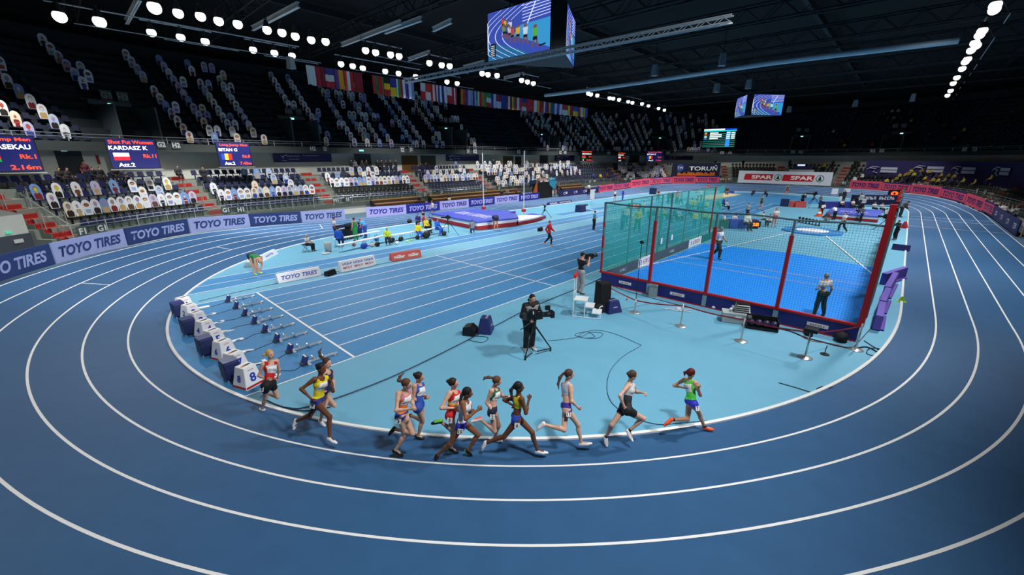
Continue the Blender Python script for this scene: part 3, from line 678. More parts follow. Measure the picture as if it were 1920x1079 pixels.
for u0, v0, u1, v1, mt in ((100, 283, 150, 330, DGREY), (663, 288, 694, 318, M('#4d555b', 0.5)), (752, 292, 782, 322, M('#6b4a22', 0.6)), (788, 292, 816, 318, M('#4a443b', 0.6)), (943, 293, 962, 312, M('#57492f', 0.6)), (966, 294, 977, 310, M('#2b2b2b', 0.6)), (1012, 291, 1027, 308, DGREY), (1180, 291, 1199, 305, M('#4a3a22', 0.6))):
    nd += 1; wall_panel('door_%d' % nd, u0, v0, u1, v1, 7.6, mt, 0.05, 'structure')
def banner(u0, v0, u1, v1, label, d=7.5):
    o, s, z0, z1, wd = wall_panel('wall_banner', u0, v0, u1, v1, d, M('#38366e', 0.6)); tag(o, label, 'banner', 'blue championship banners on the back wall')
    q = ft(s); nn = fn(s); c = fp(s, d-0.1, (z0+z1)/2); h = z1-z0
    mb = MB(); e = c-q*wd*0.42; 
    mb.path([e+q*0.0+Vector((0, 0, h*0.3)), e+q*h*0.3, e+q*h*0.1-Vector((0, 0, h*0.3)), e+q*h*0.6-Vector((0, 0, h*0.3))], h*0.04, WHITE, 4)
    mb.path([e+q*h*0.1+Vector((0, 0, h*0.1)), e+q*h*0.7+Vector((0, 0, h*0.35))], h*0.04, WHITE, 4); mb.build('runner_logo', o)
    letter('EUROPEAN ATHLETICS', WHITE, o, c-q*wd*0.2+Vector((0, 0, h*0.18)), q, (0, 0, 1), width=wd*0.24, height=h*0.16)
    letter('TORUŃ 2021', WHITE, o, c-q*wd*0.2-Vector((0, 0, h*0.15)), q, (0, 0, 1), width=wd*0.2, height=h*0.16)
    letter('HALOWE MISTRZOSTWA EUROPY', WHITE, o, c+q*wd*0.18+Vector((0, 0, h*0.25)), q, (0, 0, 1), width=wd*0.42, height=h*0.12)
    mb = MB(); p = c+q*wd*0.1-Vector((0, 0, h*0.33)); mb.path([p, p+q*wd*0.2+Vector((0, 0, h*0.12)), p+q*wd*0.35+Vector((0, 0, h*0.13))], h*0.02, M('#8a1f3a', 0.6), 4); mb.build('red_swoosh', o)
banner(511, 288, 620, 304, 'long blue banner with white runner logo left of the first grey doorway')
banner(836, 289, 897, 302, 'blue banner with white logo left of the left vault upright')
banner(1040, 291, 1077, 302, 'small blue banner left of the far high jump results screen')
banner(1246, 290, 1300, 300, 'dim blue banner left above the TORUN banner')
# TORUN banner, curtain, supermarket board
o, s, z0, z1, wd = wall_panel('city_banner', 1261, 305.5, 1352, 330, 1.0, M('#151d38', 0.7), 0.05); tag(o, 'dark banner reading TORUN in white with orange skyline, over the far block', 'banner')
q = ft(s); c = fp(s, 0.86, (z0+z1)/2); h = z1-z0
letter('TORUŃ', WHITE, o, c-fn(s)*0.25+q*wd*0.16+Vector((0, 0, h*0.12)), q, (0, 0, 1), width=wd*0.6, height=h*0.42, bold=0.02)
mb = MB(); b0 = -wd*0.46; pts = []; rr = random.Random(3)
x = b0
while x < wd*0.46: pts += [(x, rr.uniform(0.08, 0.3)*h), (x+wd*0.05, rr.uniform(0.08, 0.3)*h)]; x += wd*0.06
poly = [c+q*b0-Vector((0, 0, h*0.48))]+[c+q*px+Vector((0, 0, pz-h*0.45)) for px, pz in pts]+[c+q*wd*0.46-Vector((0, 0, h*0.48))]
mb.prism([p_-fn(s)*0.2 for p_ in poly], -fn(s)*0.01, M('#d0661f', 0.6)); mb.build('orange_skyline', o)
mb = MB(); cc = c-fn(s)*0.22-q*wd*0.34+Vector((0, 0, h*0.1)); mb.prism([cc+q*math.cos(t)*h*0.3+Vector((0, 0, math.sin(t)*h*0.3)) for t in np.linspace(0, 6.1, 14)], -fn(s)*0.01, M('#2f4f8d', 0.6)); mb.build('crest', o)
letter('TM', WHITE, o, cc-fn(s)*0.03, q, (0, 0, 1), width=h*0.4, height=h*0.2)
# ------------------------------------------------------------------ roof
mb = MB(); mb.box((38, 16, 17.6), (190, 120, 0.2), M('#07090b', 0.95)); struct(mb.build('ceiling'))
TRD = M('#191c1f', 0.8); TRL = M('#a9b2b6', 0.45, 0.3)
def zat(u, v, x, y):
    r = ray(u, v); return float(CAMH+r[2]*math.hypot(x, y)/math.hypot(r[0], r[1]))
def truss(a, b, w, h, mat, name, label, bay=1.6, r=0.05, rb=0.025, group='roof trusses', dressed=None):
    a = Vector(a); b = Vector(b); L = (b-a).length; t = (b-a).normalized(); q = Vector((-t.y, t.x, 0)); root = thing(name, label, 'truss', (a+b)/2, 0, group); c = (a+b)/2
    mb = MB(); ch = [a+q*w/2-c, a-q*w/2-c, a-q*w/2+Vector((0, 0, h))-c, a+q*w/2+Vector((0, 0, h))-c]
    for p in ch: mb.tube(p, p+t*L, r, mat, 6)
    n = int(L/bay)
    for i in range(n):
        for (j, k) in ((0, 3), (1, 2), (0, 1)):
            p = ch[j]+t*(L*i/n); q2 = ch[k]+t*(L*(i+0.5)/n); mb.tube(p, q2, rb, mat, 4, cap=False); mb.tube(q2, ch[j]+t*(L*(i+1)/n), rb, mat, 4, cap=False)
    mb.build('lattice', root); return root
XT = [3, 11, 19, 29, 37, 46, 55, 64, 73, 82]
for i, x in enumerate(XT):
    truss((x, -14, 15.2), (x, 46, 15.2), 0.7, 1.1, TRD, 'roof_truss', 'dark lattice truss crossing the roof, %s from the viewer' % ORD[i], bay=2.4, r=0.07, rb=0.035)
for i, y in enumerate((-6, 8, 24, 36.5)):
    o = MB(); o.box((42, y, 16.9), (100, 0.3, 0.5), TRD); tag(o.build('roof_beam'), 'long dark roof beam running the length of the hall, %s from the right' % ORD[i], 'beam', 'long roof beams')
a = gz(760, 156, 10.4); b = gz(1372, 42, 10.4)
truss((a[0], a[1], 10.4), (b[0], b[1], 10.4), 0.22, 0.22, TRL, 'lighting_truss', 'bright silver lighting truss hanging in front of the big video cube', bay=0.6, r=0.03, rb=0.014, group=None)
# white fabric air duct crossing the hall
pts = [gz(u, v, 13.2) for u, v in ((1022, 179), (1110, 168), (1200, 155), (1320, 137), (1440, 119), (1560, 104), (1680, 90), (1798, 76))]
mb = MB(); mb.path(pts, 0.2, M('#a9bdc6', 0.7), 10); tag(mb.build('fabric_duct'), 'long pale fabric air duct crossing the hall under the roof', 'air duct')
# lamps
LAMPS = [('left front row', [(110, 25), (185, 35), (288, 8), (333, 20), (375, 26), (409, 35), (445, 41), (500, 52), (528, 57), (553, 64), (583, 71), (610, 74)]),
         ('second left row', [(283, 57), (338, 66), (384, 74), (474, 90), (514, 96), (547, 101), (639, 117), (661, 121), (680, 125), (722, 131), (747, 135), (779, 141), (838, 151), (857, 154)]),
         ('middle left row', [(685, 91), (704, 95), (732, 99), (748, 102), (805, 115), (828, 119), (843, 121), (904, 135), (915, 137), (932, 139), (978, 148), (989, 151), (1000, 154)]),
         ('far left row', [(1103, 173), (1108, 175), (1120, 177), (1143, 182), (1150, 183), (1161, 185), (1178, 189), (1186, 191), (1204, 193), (1216, 197), (1235, 202), (1246, 205)]),
         ('right row', [(1868, 5), (1866, 13), (1843, 54), (1838, 62), (1829, 77), (1832, 82), (1822, 91), (1815, 108), (1811, 113), (1805, 126), (1795, 143), (1788, 154), (1783, 168), (1777, 177)])]
LENS = M('#fffdf4', 0.4, emit=2.6); HOUSE = M('#2b2e31', 0.5)
def lamp_mesh():
    a = MB(); a.lathe([(0.0, 0.42), (0.12, 0.42), (0.14, 0.3), (0.20, 0.1), (0.22, 0.02), (0.2, 0.02)], HOUSE, 16)
    a.box((0, 0, 0.52), (0.06, 0.36, 0.05), HOUSE); a.box((0, 0.17, 0.3), (0.05, 0.03, 0.45), HOUSE); a.box((0, -0.17, 0.3), (0.05, 0.03, 0.45), HOUSE)
    b = MB(); b.sphere((0, 0, -0.13), 0.27, LENS, 16, 10); return a.mesh('housing'), b.mesh('lens')
LM = lamp_mesh()
for rn, L in LAMPS:
    P = [gz(u, v, LAMPZ) for u, v in L]
    for i, p in enumerate(P):
        root = thing('floodlight', 'lit round floodlight, %s along the %s' % (ORD[i], rn), 'lamp', p, 0, 'lit floodlights under the roof')
        for me, nm in zip(LM, ('housing', 'lens')):
            o = bpy.data.objects.new(nm, me); COL.objects.link(o); o.parent = root
            k = 1.0 if i > 2 or rn != 'left front row' else 1.25
            o.scale = (k, k, k)
    grp = [P[0]]; gi = 0
    for p in P[1:]+[None]:
        if p is not None and abs(p[0]-grp[-1][0]) < 3.0: grp.append(p); continue
        x0, x1 = min(g[0] for g in grp)-0.5, max(g[0] for g in grp)+0.5; y = grp[0][1]
        mb = MB(); mb.tube((x0, y, LAMPZ+0.56), (x1, y, LAMPZ+0.56), 0.05, TRL, 8)
        for x in (x0+0.2, x1-0.2): mb.tube((x, y, LAMPZ+0.5), (x, y, 15.3), 0.02, TRD, 5)
        mb.tube((x0+1.0, y-0.7, LAMPZ-0.55), (x1+1.4, y-0.7, LAMPZ-0.55), 0.03, TRL, 6); mb.tube((x0+1.2, y-0.7, LAMPZ-0.55), (x0+1.2, y-0.1, LAMPZ+0.56), 0.015, TRD, 4); mb.tube((x1+1.2, y-0.7, LAMPZ-0.55), (x1, y-0.1, LAMPZ+0.56), 0.015, TRD, 4)
        gi += 1; tag(mb.build('lamp_bar'), 'thin metal bar holding lamp cluster %s of the %s' % (ORD[gi-1], rn), 'lamp bar', 'bars carrying the floodlights')
        grp = [p]
# roof beam ends near the lamps: lamplight put into their pale colour
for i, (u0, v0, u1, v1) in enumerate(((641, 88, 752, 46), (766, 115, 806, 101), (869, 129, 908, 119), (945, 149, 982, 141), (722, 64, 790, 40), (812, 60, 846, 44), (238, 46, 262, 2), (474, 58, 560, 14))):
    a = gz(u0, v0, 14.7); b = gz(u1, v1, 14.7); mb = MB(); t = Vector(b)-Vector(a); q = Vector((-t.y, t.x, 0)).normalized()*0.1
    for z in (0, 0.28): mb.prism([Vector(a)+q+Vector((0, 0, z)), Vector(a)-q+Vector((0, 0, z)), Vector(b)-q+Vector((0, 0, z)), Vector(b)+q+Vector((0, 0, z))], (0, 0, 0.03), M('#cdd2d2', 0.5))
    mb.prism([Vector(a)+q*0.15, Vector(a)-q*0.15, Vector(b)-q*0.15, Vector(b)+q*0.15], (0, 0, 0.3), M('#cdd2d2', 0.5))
    tag(mb.build('lit_beam_end'), 'pale beam end with painted-in lamplight, %s' % ['left of the middle lamps', 'second left of the middle lamps', 'below the left end of the video cube', 'beside the silver lighting truss', 'above the middle lamps', 'high near the top edge left of the cube', 'hanging at the upper left corner', 'above the left front lamps'][i], 'lit_beam_end', 'beam ends painted lamplit under the roof')
# small hanging loudspeakers
for i, (u, v) in enumerate(((1228, 132), (1355, 112), (1344, 165), (1404, 158), (1604, 194), (1480, 205), (1712, 183), (545, 118))):
    p = gz(u, v, 12.6); root = thing('hanging_speaker', 'small grey loudspeaker hanging from the roof, %s' % ['above the far video cube, left', 'right of the silver truss end', 'above the fabric duct far side', 'directly above the far video cube', 'right of the far video cube', 'just right beside the far cube', 'below the right lamp row', 'left above the hanging flags'][i], 'loudspeaker', p, 0.5*i, 'hanging loudspeakers')
    mb = MB(); mb.box((0, 0, 0), (0.5, 0.45, 0.8), M('#7c8a90', 0.5), 0, 0.75); mb.build('cabinet', root); mb = MB(); mb.tube((0, 0, 0.4), (0, 0, 2.6), 0.025, TRD, 6); mb.build('rod', root)
# ------------------------------------------------------------------ screens
def em(h, s=1.0): return M(h, 0.5, emit=s)
SCRB = em('#171d63', 0.6)
def race_picture(root, o, x, z, w, h):
    """broadcast picture of the race: lanes, infield, a pack of runners, a small leader table"""
    o = Vector(o); x = Vector(x).normalized(); z = Vector(z); n = x.cross(z)
    def P(a, b, k=0): return o+x*(a*w)+z*(b*h)+n*(0.012+0.004*k)
    mb = MB(); mb.quad(P(0, 0), P(1, 0), P(1, 1), P(0, 1), em('#4156b8', 0.75)); mb.build('picture', root)
    mb = MB(); mb.add([P(a, b, 1) for a, b in ((0.42, 0.42), (0.66, 0.28), (1, 0.05), (1, 0.62), (0.55, 0.60))], [(0, 1, 2, 3, 4)], em('#3ea0d8', 0.8))
    mb.add([P(a, b, 1) for a, b in ((0, 0), (0.7, 0), (0.55, 0.12), (0.2, 0.3), (0.02, 0.38))], [(0, 1, 2, 3, 4)], em('#2b72a8', 0.75)); mb.build('picture_areas', root)
    mb = MB(); wl = em('#e4ecff', 0.9)
    for k in range(5):
        c = []
        for t in np.linspace(0, 1, 16):
            a = (0.95-k*0.13)-0.72*math.sin(t*math.pi)*(1-0.3*t)*1.0+0.0; c.append(P(min(1, max(0.0, 0.62-k*0.12-0.42*math.sin(math.pi*t)+0.1*t)), t*0.98+0.01, 2))
        for i in range(15): d = x*0.012*w; mb.quad(c[i]-d*0.5, c[i]+d*0.5, c[i+1]+d*0.5, c[i+1]-d*0.5, wl)
    for k in range(6):
        a, b2 = P(0.58, 0.66+0.06*k, 2), P(1, 0.7+0.055*k, 2); d = z*0.006*h; mb.quad(a-d, b2-d, b2+d, a+d, wl)
    a, b2 = P(0.66, 0.6, 2), P(0.78, 0.98, 2); d = x*0.008*w; mb.quad(a-d, a+d, b2+d, b2-d, wl); mb.build('picture_lines', root)
    mb = MB(); rr = random.Random(5); top = [em(c, 0.8) for c in ('#5fb04a', '#d8dce8', '#e0b030', '#c05040', '#d9d9e6', '#3a4aa8')]; sk = em('#8a5a48', 0.7); dk = em('#1c2248', 0.5)
    def fig(a, b, s, i):
        mb.add([P(a+0.05*s*math.cos(t), b+0.62*s+0.03*s*math.sin(t)*2, 4) for t in np.linspace(0, 5.5, 8)], [tuple(range(8))], sk)
        mb.quad(P(a-0.05*s, b+0.3*s, 3), P(a+0.05*s, b+0.3*s, 3), P(a+0.07*s, b+0.56*s, 3), P(a-0.07*s, b+0.56*s, 3), top[i % 6]); mb.quad(P(a-0.06*s, b+0.2*s, 3), P(a+0.06*s, b+0.2*s, 3), P(a+0.05*s, b+0.32*s, 3), P(a-0.05*s, b+0.32*s, 3), dk)
        mb.quad(P(a-0.10*s, b, 3), P(a-0.06*s, b, 3), P(a, b+0.22*s, 3), P(a-0.05*s, b+0.22*s, 3), sk); mb.quad(P(a+0.05*s, b-0.04*s, 3), P(a+0.09*s, b-0.04*s, 3), P(a+0.06*s, b+0.22*s, 3), P(a+0.01*s, b+0.22*s, 3), sk)
    for i, (a, b, s) in enumerate(((0.78, 0.12, 0.62), (0.63, 0.22, 0.56), (0.51, 0.28, 0.5), (0.42, 0.3, 0.46), (0.37, 0.36, 0.44), (0.33, 0.4, 0.42), (0.28, 0.42, 0.42), (0.39, 0.5, 0.36), (0.3, 0.56, 0.34), (0.26, 0.6, 0.34))): fig(a, b, s, i)
    mb.build('picture_runners', root)
    mb = MB(); mb.quad(P(0.05, 0.07, 5), P(0.14, 0.07, 5), P(0.14, 0.35, 5), P(0.05, 0.35, 5), em('#20242c', 0.5))
    for k in range(6): mb.quad(P(0.06, 0.09+0.04*k, 6), P(0.12, 0.09+0.04*k, 6), P(0.12, 0.11+0.04*k, 6), P(0.06, 0.11+0.04*k, 6), em('#d8dce0', 0.8))
    mb.quad(P(0.84, 0.1, 5), P(0.94, 0.12, 5), P(0.94, 0.15, 5), P(0.84, 0.13, 5), em('#20242c', 0.5)); mb.build('leader_table', root)
def cube(name, label, faces, zb, zt):
    c = np.mean([f[0] for f in faces]+[f[1] for f in faces], axis=0); root = thing(name, label, 'video screen', (c[0], c[1], zb), 0); L = Vector(root.location)
    mb = MB(); allp = []
    for a, b in faces: allp += [Vector((a[0], a[1], zb)), Vector((b[0], b[1], zb))]
    # closed housing behind the two lit faces
    f0, f1 = faces; away = (Vector((f0[0][0], f0[0][1], 0))+Vector((f1[1][0], f1[1][1], 0)))/2; far = away+(away-(Vector((f0[1][0], f0[1][1], 0))+Vector((f1[0][0], f1[0][1], 0)))/2)*0.05
    poly = [Vector((f0[0][0], f0[0][1], zb)), Vector((f0[1][0], f0[1][1], zb)), Vector((f1[0][0], f1[0][1], zb)), Vector((f1[1][0], f1[1][1], zb)), Vector((far.x, far.y, zb))]
    poly = [p-L for p in poly]; mb.prism(poly, (0, 0, zt-zb), M('#101216', 0.6)); mb.build('housing', root)
    for a, b in faces:
        A = Vector((a[0], a[1], zb))-L; B = Vector((b[0], b[1], zb))-L; x = (B-A); w = x.length; race_picture(root, A+Vector((0, 0, 0.06))+x.normalized()*0.04, x, (0, 0, 1), w-0.08, zt-zb-0.12)
    mb = MB()
    for p in poly[:4]: mb.tube((p.x*0.6, p.y*0.6, zt-zb), (p.x*0.6, p.y*0.6, 16.3-zb), 0.04, TRD, 6)
    mb.build('hangers', root); return root
zt = zat(913, 24, 18.05, 18.73)
cube('video_cube', 'large hanging video cube showing the race, at the top centre', [((18.05, 18.73), (18.23, 14.40)), ((19.66, 14.52), (22.52, 16.01))], 11.0, zt)
cube('video_cube', 'small distant hanging video cube below the roof, right of centre', [((64.4, 18.84), (61.3, 16.8)), ((61.4, 16.1), (64.6, 13.4))], 11.0, 13.5)
# far ranking screen
root = thing('ranking_screen', 'big blue ranking screen hanging before the far upper stand', 'video screen', (97.5, 31.0, 8.1)); mb = MB(); mb.box((0.12, 0, 1.85), (0.2, 6.7, 3.9), BLACK); mb.build('housing', root)
mb = MB()
def RQ(y0, y1, z0, z1, m, k=0): mb.quad((-k*0.006, y0, z0), (-k*0.006, y1, z0), (-k*0.006, y1, z1), (-k*0.006, y0, z1), m)
RQ(3.3, -3.3, 0.05, 3.65, em('#060b12', 0.4), 1); RQ(3.2, -3.3, 3.1, 3.3, em('#17d5d0', 1.3), 2); RQ(3.2, -1.0, 3.35, 3.62, em('#e8f2ff', 1.2), 2); RQ(-1.0, -3.3, 3.35, 3.62, em('#1438c8', 1.2), 2); RQ(-1.4, -2.2, 0.05, 3.05, em('#1f74e8', 1.2), 2)
for k in range(8):
    z = 2.9-0.37*k; RQ(3.2, -3.2, z-0.3, z-0.24, em('#1da58f', 1.0), 3)
    if k < 4: RQ(1.9, [0.2, -0.5, -0.5, 0.2][k], z-0.2, z+0.02, em('#f0f4f6', 1.2), 4); RQ(-1.45, -2.15, z-0.2, z+0.02, em('#e8f4ff', 1.2), 4); RQ(-2.35, -3.1, z-0.2, z+0.02, em('#e8f4ff', 1.2), 4); RQ(3.0, 2.5, z-0.2, z+0.02, em(['#d9a020', '#d23a3a', '#e8e8e8', '#3a62d2'][k], 1.2), 4)
mb.build('table', root); mb = MB()
for y in (-2.6, 2.6): mb.tube((0.1, y, 3.8), (0.1, y, 8.6), 0.04, TRD, 6)
mb.build('hangers', root)
# results screens on the balcony
def results(x0, x1, z0, z1, y, lines, flag, label, red=False, stand=True, ydir=None):
    root = thing('results_screen', label, 'scoreboard', ((x0+x1)/2, y, z0), 0.0, 'results screens below the balcony'); w = x1-x0; h = z1-z0
    mb = MB(); mb.box((0, 0.08, h/2), (w+0.1, 0.14, h+0.1), BLACK); mb.tube((-w*0.3, 0.1, 0), (-w*0.3, 0.1, -0.9), 0.03, STEEL, 6); mb.tube((w*0.3, 0.1, 0), (w*0.3, 0.1, -0.9), 0.03, STEEL, 6); mb.box((0, -0.05, -0.12), (w+0.3, 0.5, 0.04), ALU); mb.build('housing', root)
    mb = MB(); mb.quad((-w/2, 0, 0), (w/2, 0, 0), (w/2, 0, h), (-w/2, 0, h), em('#141a5c', 0.62) if not red else em('#100d16', 0.5)); mb.build('display', root)
    R_ = em('#ff4a22', 1.1); W_ = em('#ffffff', 1.0)
    for t, cx, cz, ww, hh, c in lines: letter(t, R_ if c == 'r' else W_, root, (cx*w, -0.012, cz*h), (1, 0, 0), (0, 0, 1), width=ww*w, height=hh*h, bold=0.025)
    mb = MB(); cols, vert = flag; fx0, fx1, fz0, fz1 = -0.42*w, -0.10*w, 0.27*h, 0.53*h; nc = len(cols)
    for i, c in enumerate(cols):
        if vert: a = fx0+(fx1-fx0)*i/nc; b_ = fx0+(fx1-fx0)*(i+1)/nc; mb.quad((a, -0.01, fz0), (b_, -0.01, fz0), (b_, -0.01, fz1), (a, -0.01, fz1), em(c, 0.95))
        else: a = fz1-(fz1-fz0)*i/nc; b_ = fz1-(fz1-fz0)*(i+1)/nc; mb.quad((fx0, -0.01, b_), (fx1, -0.01, b_), (fx1, -0.01, a), (fx0, -0.01, a), em(c, 0.95))
    mb.build('flag', root); return root
PL = (('#ffffff', '#e01a30'), False); RO = (('#1c3fc0', '#f7d020', '#d81e2a'), True); BY = (('#c81e28', '#c81e28', '#1f8a3a'), False)
sp_ = [('Shot Put Women', 0.0, 0.90, 0.92, 0.13, 'r'), ('KARDASZ K', -0.08, 0.70, 0.80, 0.14, 'w'), ('Rk.11', 0.33, 0.42, 0.28, 0.13, 'r'), ('Att.2', -0.2, 0.11, 0.34, 0.14, 'w')]
lj_ = [('Long Jump Men', 0.02, 0.90, 0.86, 0.13, 'r'), ('BITAN G', -0.18, 0.70, 0.56, 0.13, 'w'), ('Rk.8', 0.35, 0.42, 0.24, 0.13, 'r'), ('Att.2', -0.2, 0.11, 0.32, 0.14, 'w'), ('7.43m', 0.3, 0.11, 0.36, 0.13, 'r')]
hj_ = [('High Jump Men', 0.0, 0.90, 0.9, 0.13, 'r'), ('NEDASEKAU', 0.0, 0.70, 0.84, 0.14, 'w'), ('Rk.1', 0.33, 0.42, 0.26, 0.13, 'r'), ('2.16m', 0.24, 0.11, 0.48, 0.14, 'r'), ('o', -0.3, 0.11, 0.08, 0.12, 'w')]
results(-3.3, -0.6, 5.0, 7.12, 42.0, hj_, BY, 'large results screen with 2.16m cut off by the left edge')
results(2.95, 5.75, 5.07, 7.16, 44.0, sp_, PL, 'large results screen reading Shot Put Women and KARDASZ K')
results(10.35, 12.95, 5.1, 7.12, 46.2, lj_, RO, 'results screen reading Long Jump Men and BITAN G, left part')
results(71.4, 75.4, 5.2, 7.2, 48.0, hj_, BY, 'far results screen with dark face, left of the three small ones', red=True)
results(80.5, 83.6, 5.1, 6.95, 45.0, sp_, PL, 'far results screen, middle of the three small ones', red=True)
p = hit(1213, 283, 4.0); q = hit(1240, 303, 4.0); A = fp(p[0], 4.0); B = fp(q[0], 4.0)
o = results(-(B-A).length/2, (B-A).length/2, 0, 2.1, 0, lj_, RO, 'far results screen, rightmost of the three small ones'); o.location = ((A.x+B.x)/2, (A.y+B.y)/2, q[1]); o.rotation_euler.z = math.atan2((B-A).y, (B-A).x)
# ------------------------------------------------------------------ flags hanging in a row
FCOL = [(('#c9d6d8', '#c9d6d8'), 1), (('#a82a35', '#7c2030'), 1), (('#3b4080', '#c8ccd0', '#b02a3a'), 0), (('#5b3a88', '#d09a2a'), 1), (('#c83a34', '#d8d8dc', '#b42a34'), 1), (('#8a2430', '#8a2430'), 1),
        (('#c02838', '#2c7a44'), 1), (('#c02838', '#c02838', '#2a7a48'), 1), (('#20242a', '#e3c62a', '#c42a34'), 0), (('#3a3a98', '#d8c23a'), 0), (('#d8dcd8', '#2a8a58', '#b83030'), 1), (('#d0d4e0', '#3040a0'), 1), (('#d8dce0', '#7f9cc8'), 1),
        (('#d0d4d8', '#c02a34'), 0), (('#c8402a', '#d8d8d8'), 0), (('#c02a30', '#d8d8d8', '#c02a30'), 1), (('#d8dce4', '#38489c', '#d8dce4'), 1), (('#2c3a8c', '#d8d8dc'), 1), (('#d8d8dc', '#b82a3a'), 0), (('#b83040', '#d8d8d8', '#b83040'), 1),
        (('#c08028', '#b03038'), 1), (('#3a468c', '#a8acd0'), 1), (('#a8b4d4', '#3a4ca0', '#a8b4d4'), 1), (('#2a8a58', '#d8d8d8', '#c03034'), 1), (('#c87a30', '#3a8a50'), 1), (('#2a9058', '#d8d8d8', '#b83a3a'), 0), (('#39449c', '#c8cce0'), 1), (('#8c2a50', '#c8c8dc'), 0), (('#35408c', '#35408c'), 1),
        (('#8a2a3a', '#d0d0d0', '#8a2a3a'), 1), (('#c8b030', '#2a7a48', '#b02a34'), 1), (('#c8ccd8', '#b03a44'), 1), (('#2c3c88', '#c83a40', '#d0d0d8'), 0), (('#c03038', '#c03038'), 1), (('#c03038', '#d8dadc'), 1), (('#d8a030', '#b02a30'), 1), (('#b8303a', '#c8ccd8', '#38409c'), 1),
        (('#c02a34', '#d8c43a', '#2a7a44'), 1), (('#3444a0', '#b8bce0'), 1), (('#4a50a8', '#d0d0dc'), 1), (('#c03a3a', '#d0d4dc'), 0), (('#d8cc50', '#c02a34'), 1), (('#3a5cb8', '#d8cc40'), 0), (('#c83038', '#d8d8d8'), 1), (('#c8b440', '#3858b8'), 1)]
FU = []
for (u0, u1, k) in ((573, 679, 6), (697, 776, 7), (788, 857, 7), (864, 1103, 25)):
    for i in range(k): FU.append((u0+(u1-u0)*i/k, u0+(u1-u0)*(i+1)/k))
RAILV = lambda u: 122+(u-575)*(204-122)/(1105-575)
YF = 43.0
for i, (u0, u1) in enumerate(FU):
    cols, vert = FCOL[i % len(FCOL)]; a = gy(u0, RAILV(u0), YF); b = gy(u1, RAILV(u1), YF); w = (b[0]-a[0])*0.94; bot = gy((u0+u1)/2, RAILV((u0+u1)/2)+(36 if i < 6 else 34 if i < 13 else 31 if i < 20 else 29-(i-20)*0.5), YF)[2]
    x0 = a[0]; z1 = a[2]; h = z1-bot; nx, nz = 9, 6; mb = MB(); idx = {}
    ms = [M(c, 0.8) for c in cols]; vs = []; rr = random.Random(i)
    for jz in range(nz+1):
        for jx in range(nx+1): vs.append(((jx/nx-0.5)*w, 0.07*math.sin(jx*1.5+i)*(0.4+jz/nz), -h*jz/nz+0.04*math.sin(jx*0.7+i)*jz/nz))
    for jz in range(nz):
        for jx in range(nx):
            f = (jx+0.5)/nx if vert else (jz+0.5)/nz; m = ms[min(len(ms)-1, int(f*len(ms)))]; n0 = jz*(nx+1)+jx
            mb.f.append((n0, n0+1, n0+nx+2, n0+nx+1)); mb.mi.append(mb.slot(m))
    mb.v = vs; o = mb.build('flag', None, (x0+w/2, YF, z1)); md = o.modifiers.new('t', 'SOLIDIFY'); md.thickness = 0.012
    tag(o, 'national flag hanging under the roof, %s from the left of the long row' % (ORD[i] if i < 40 else ['forty-first', 'forty-second', 'forty-third', 'forty-fourth', 'forty-fifth'][i-40]), 'flag', 'national flags hanging in a row')
for i, (u0, u1) in enumerate(((571, 682), (694, 779), (786, 860), (862, 1106))):
    a = gy(u0, RAILV(u0)-1, YF); b = gy(u1, RAILV(u1)-1, YF); mb = MB(); mb.tube(a, b, 0.04, TRD, 6); L = b[0]-a[0]
    for f in (0.1, 0.5, 0.9): p = a+(b-a)*f; mb.tube(p, (p[0], p[1], 17.4), 0.015, TRD, 4)
    tag(mb.build('flag_pole'), 'horizontal pole carrying %s group of hanging flags' % ['the left', 'the second', 'the third', 'the long right'][i], 'pole', 'poles carrying the flags')
# ------------------------------------------------------------------ far end and sides of the field
# giant white supermarket board
root = thing('supermarket_board', 'giant white board with two red logos behind the far bend', 'advertising board', (95.0, 17.4, 1.05)); a0 = gx(1386, 321, 95.0); a1 = gx(1563, 323, 95.0); hw = (a0[1]-a1[1])/2; cy = (a0[1]+a1[1])/2-17.4
mb = MB(); mb.box((0.1, cy, 1.18), (0.18, hw*2, 2.36), M('#d3dbe6', 0.5)); mb.build('panel', root); mb = MB()
for k in range(6): mb.tube((0.15, cy-hw*0.9+hw*0.36*k, 0), (0.15, cy-hw*0.9+hw*0.36*k, -1.05), 0.05, STEEL, 6)
mb.build('supports', root)
for cc in (cy+hw*0.42, cy-hw*0.44):
    mb = MB(); mb.prism([(-0.01, cc+hw*0.44, 0.62), (-0.01, cc-hw*0.20, 0.62), (-0.01, cc-hw*0.22, 1.78), (-0.01, cc+hw*0.42, 1.78)], (-0.01, 0, 0), M('#c01824', 0.5)); mb.build('red_field', root)
    letter('SPAR', WHITE, root, (-0.03, cc+hw*0.03, 1.2), (0, -1, 0), (0, 0, 1), width=hw*0.46, height=0.72, bold=0.03)
    mb = MB(); c2 = cc-hw*0.33; n_ = 24; ro, ri = 0.62, 0.52; G_ = M('#0f5a3c', 0.5)
    vs = [(-0.012, c2+r*math.cos(t), 1.2+r*math.sin(t)) for r in (ro, ri) for t in np.linspace(0, 2*math.pi, n_, endpoint=False)]; mb.add(vs, [(i, (i+1) % n_, n_+(i+1) % n_, n_+i) for i in range(n_)], G_)
    for k in range(3): z = 0.86+0.2*k; ww = 0.34-0.08*k; mb.add([(-0.013, c2-ww, z), (-0.013, c2+ww, z), (-0.013, c2, z+0.42)], [(0, 1, 2)], G_)
    mb.build('tree_roundel', root)
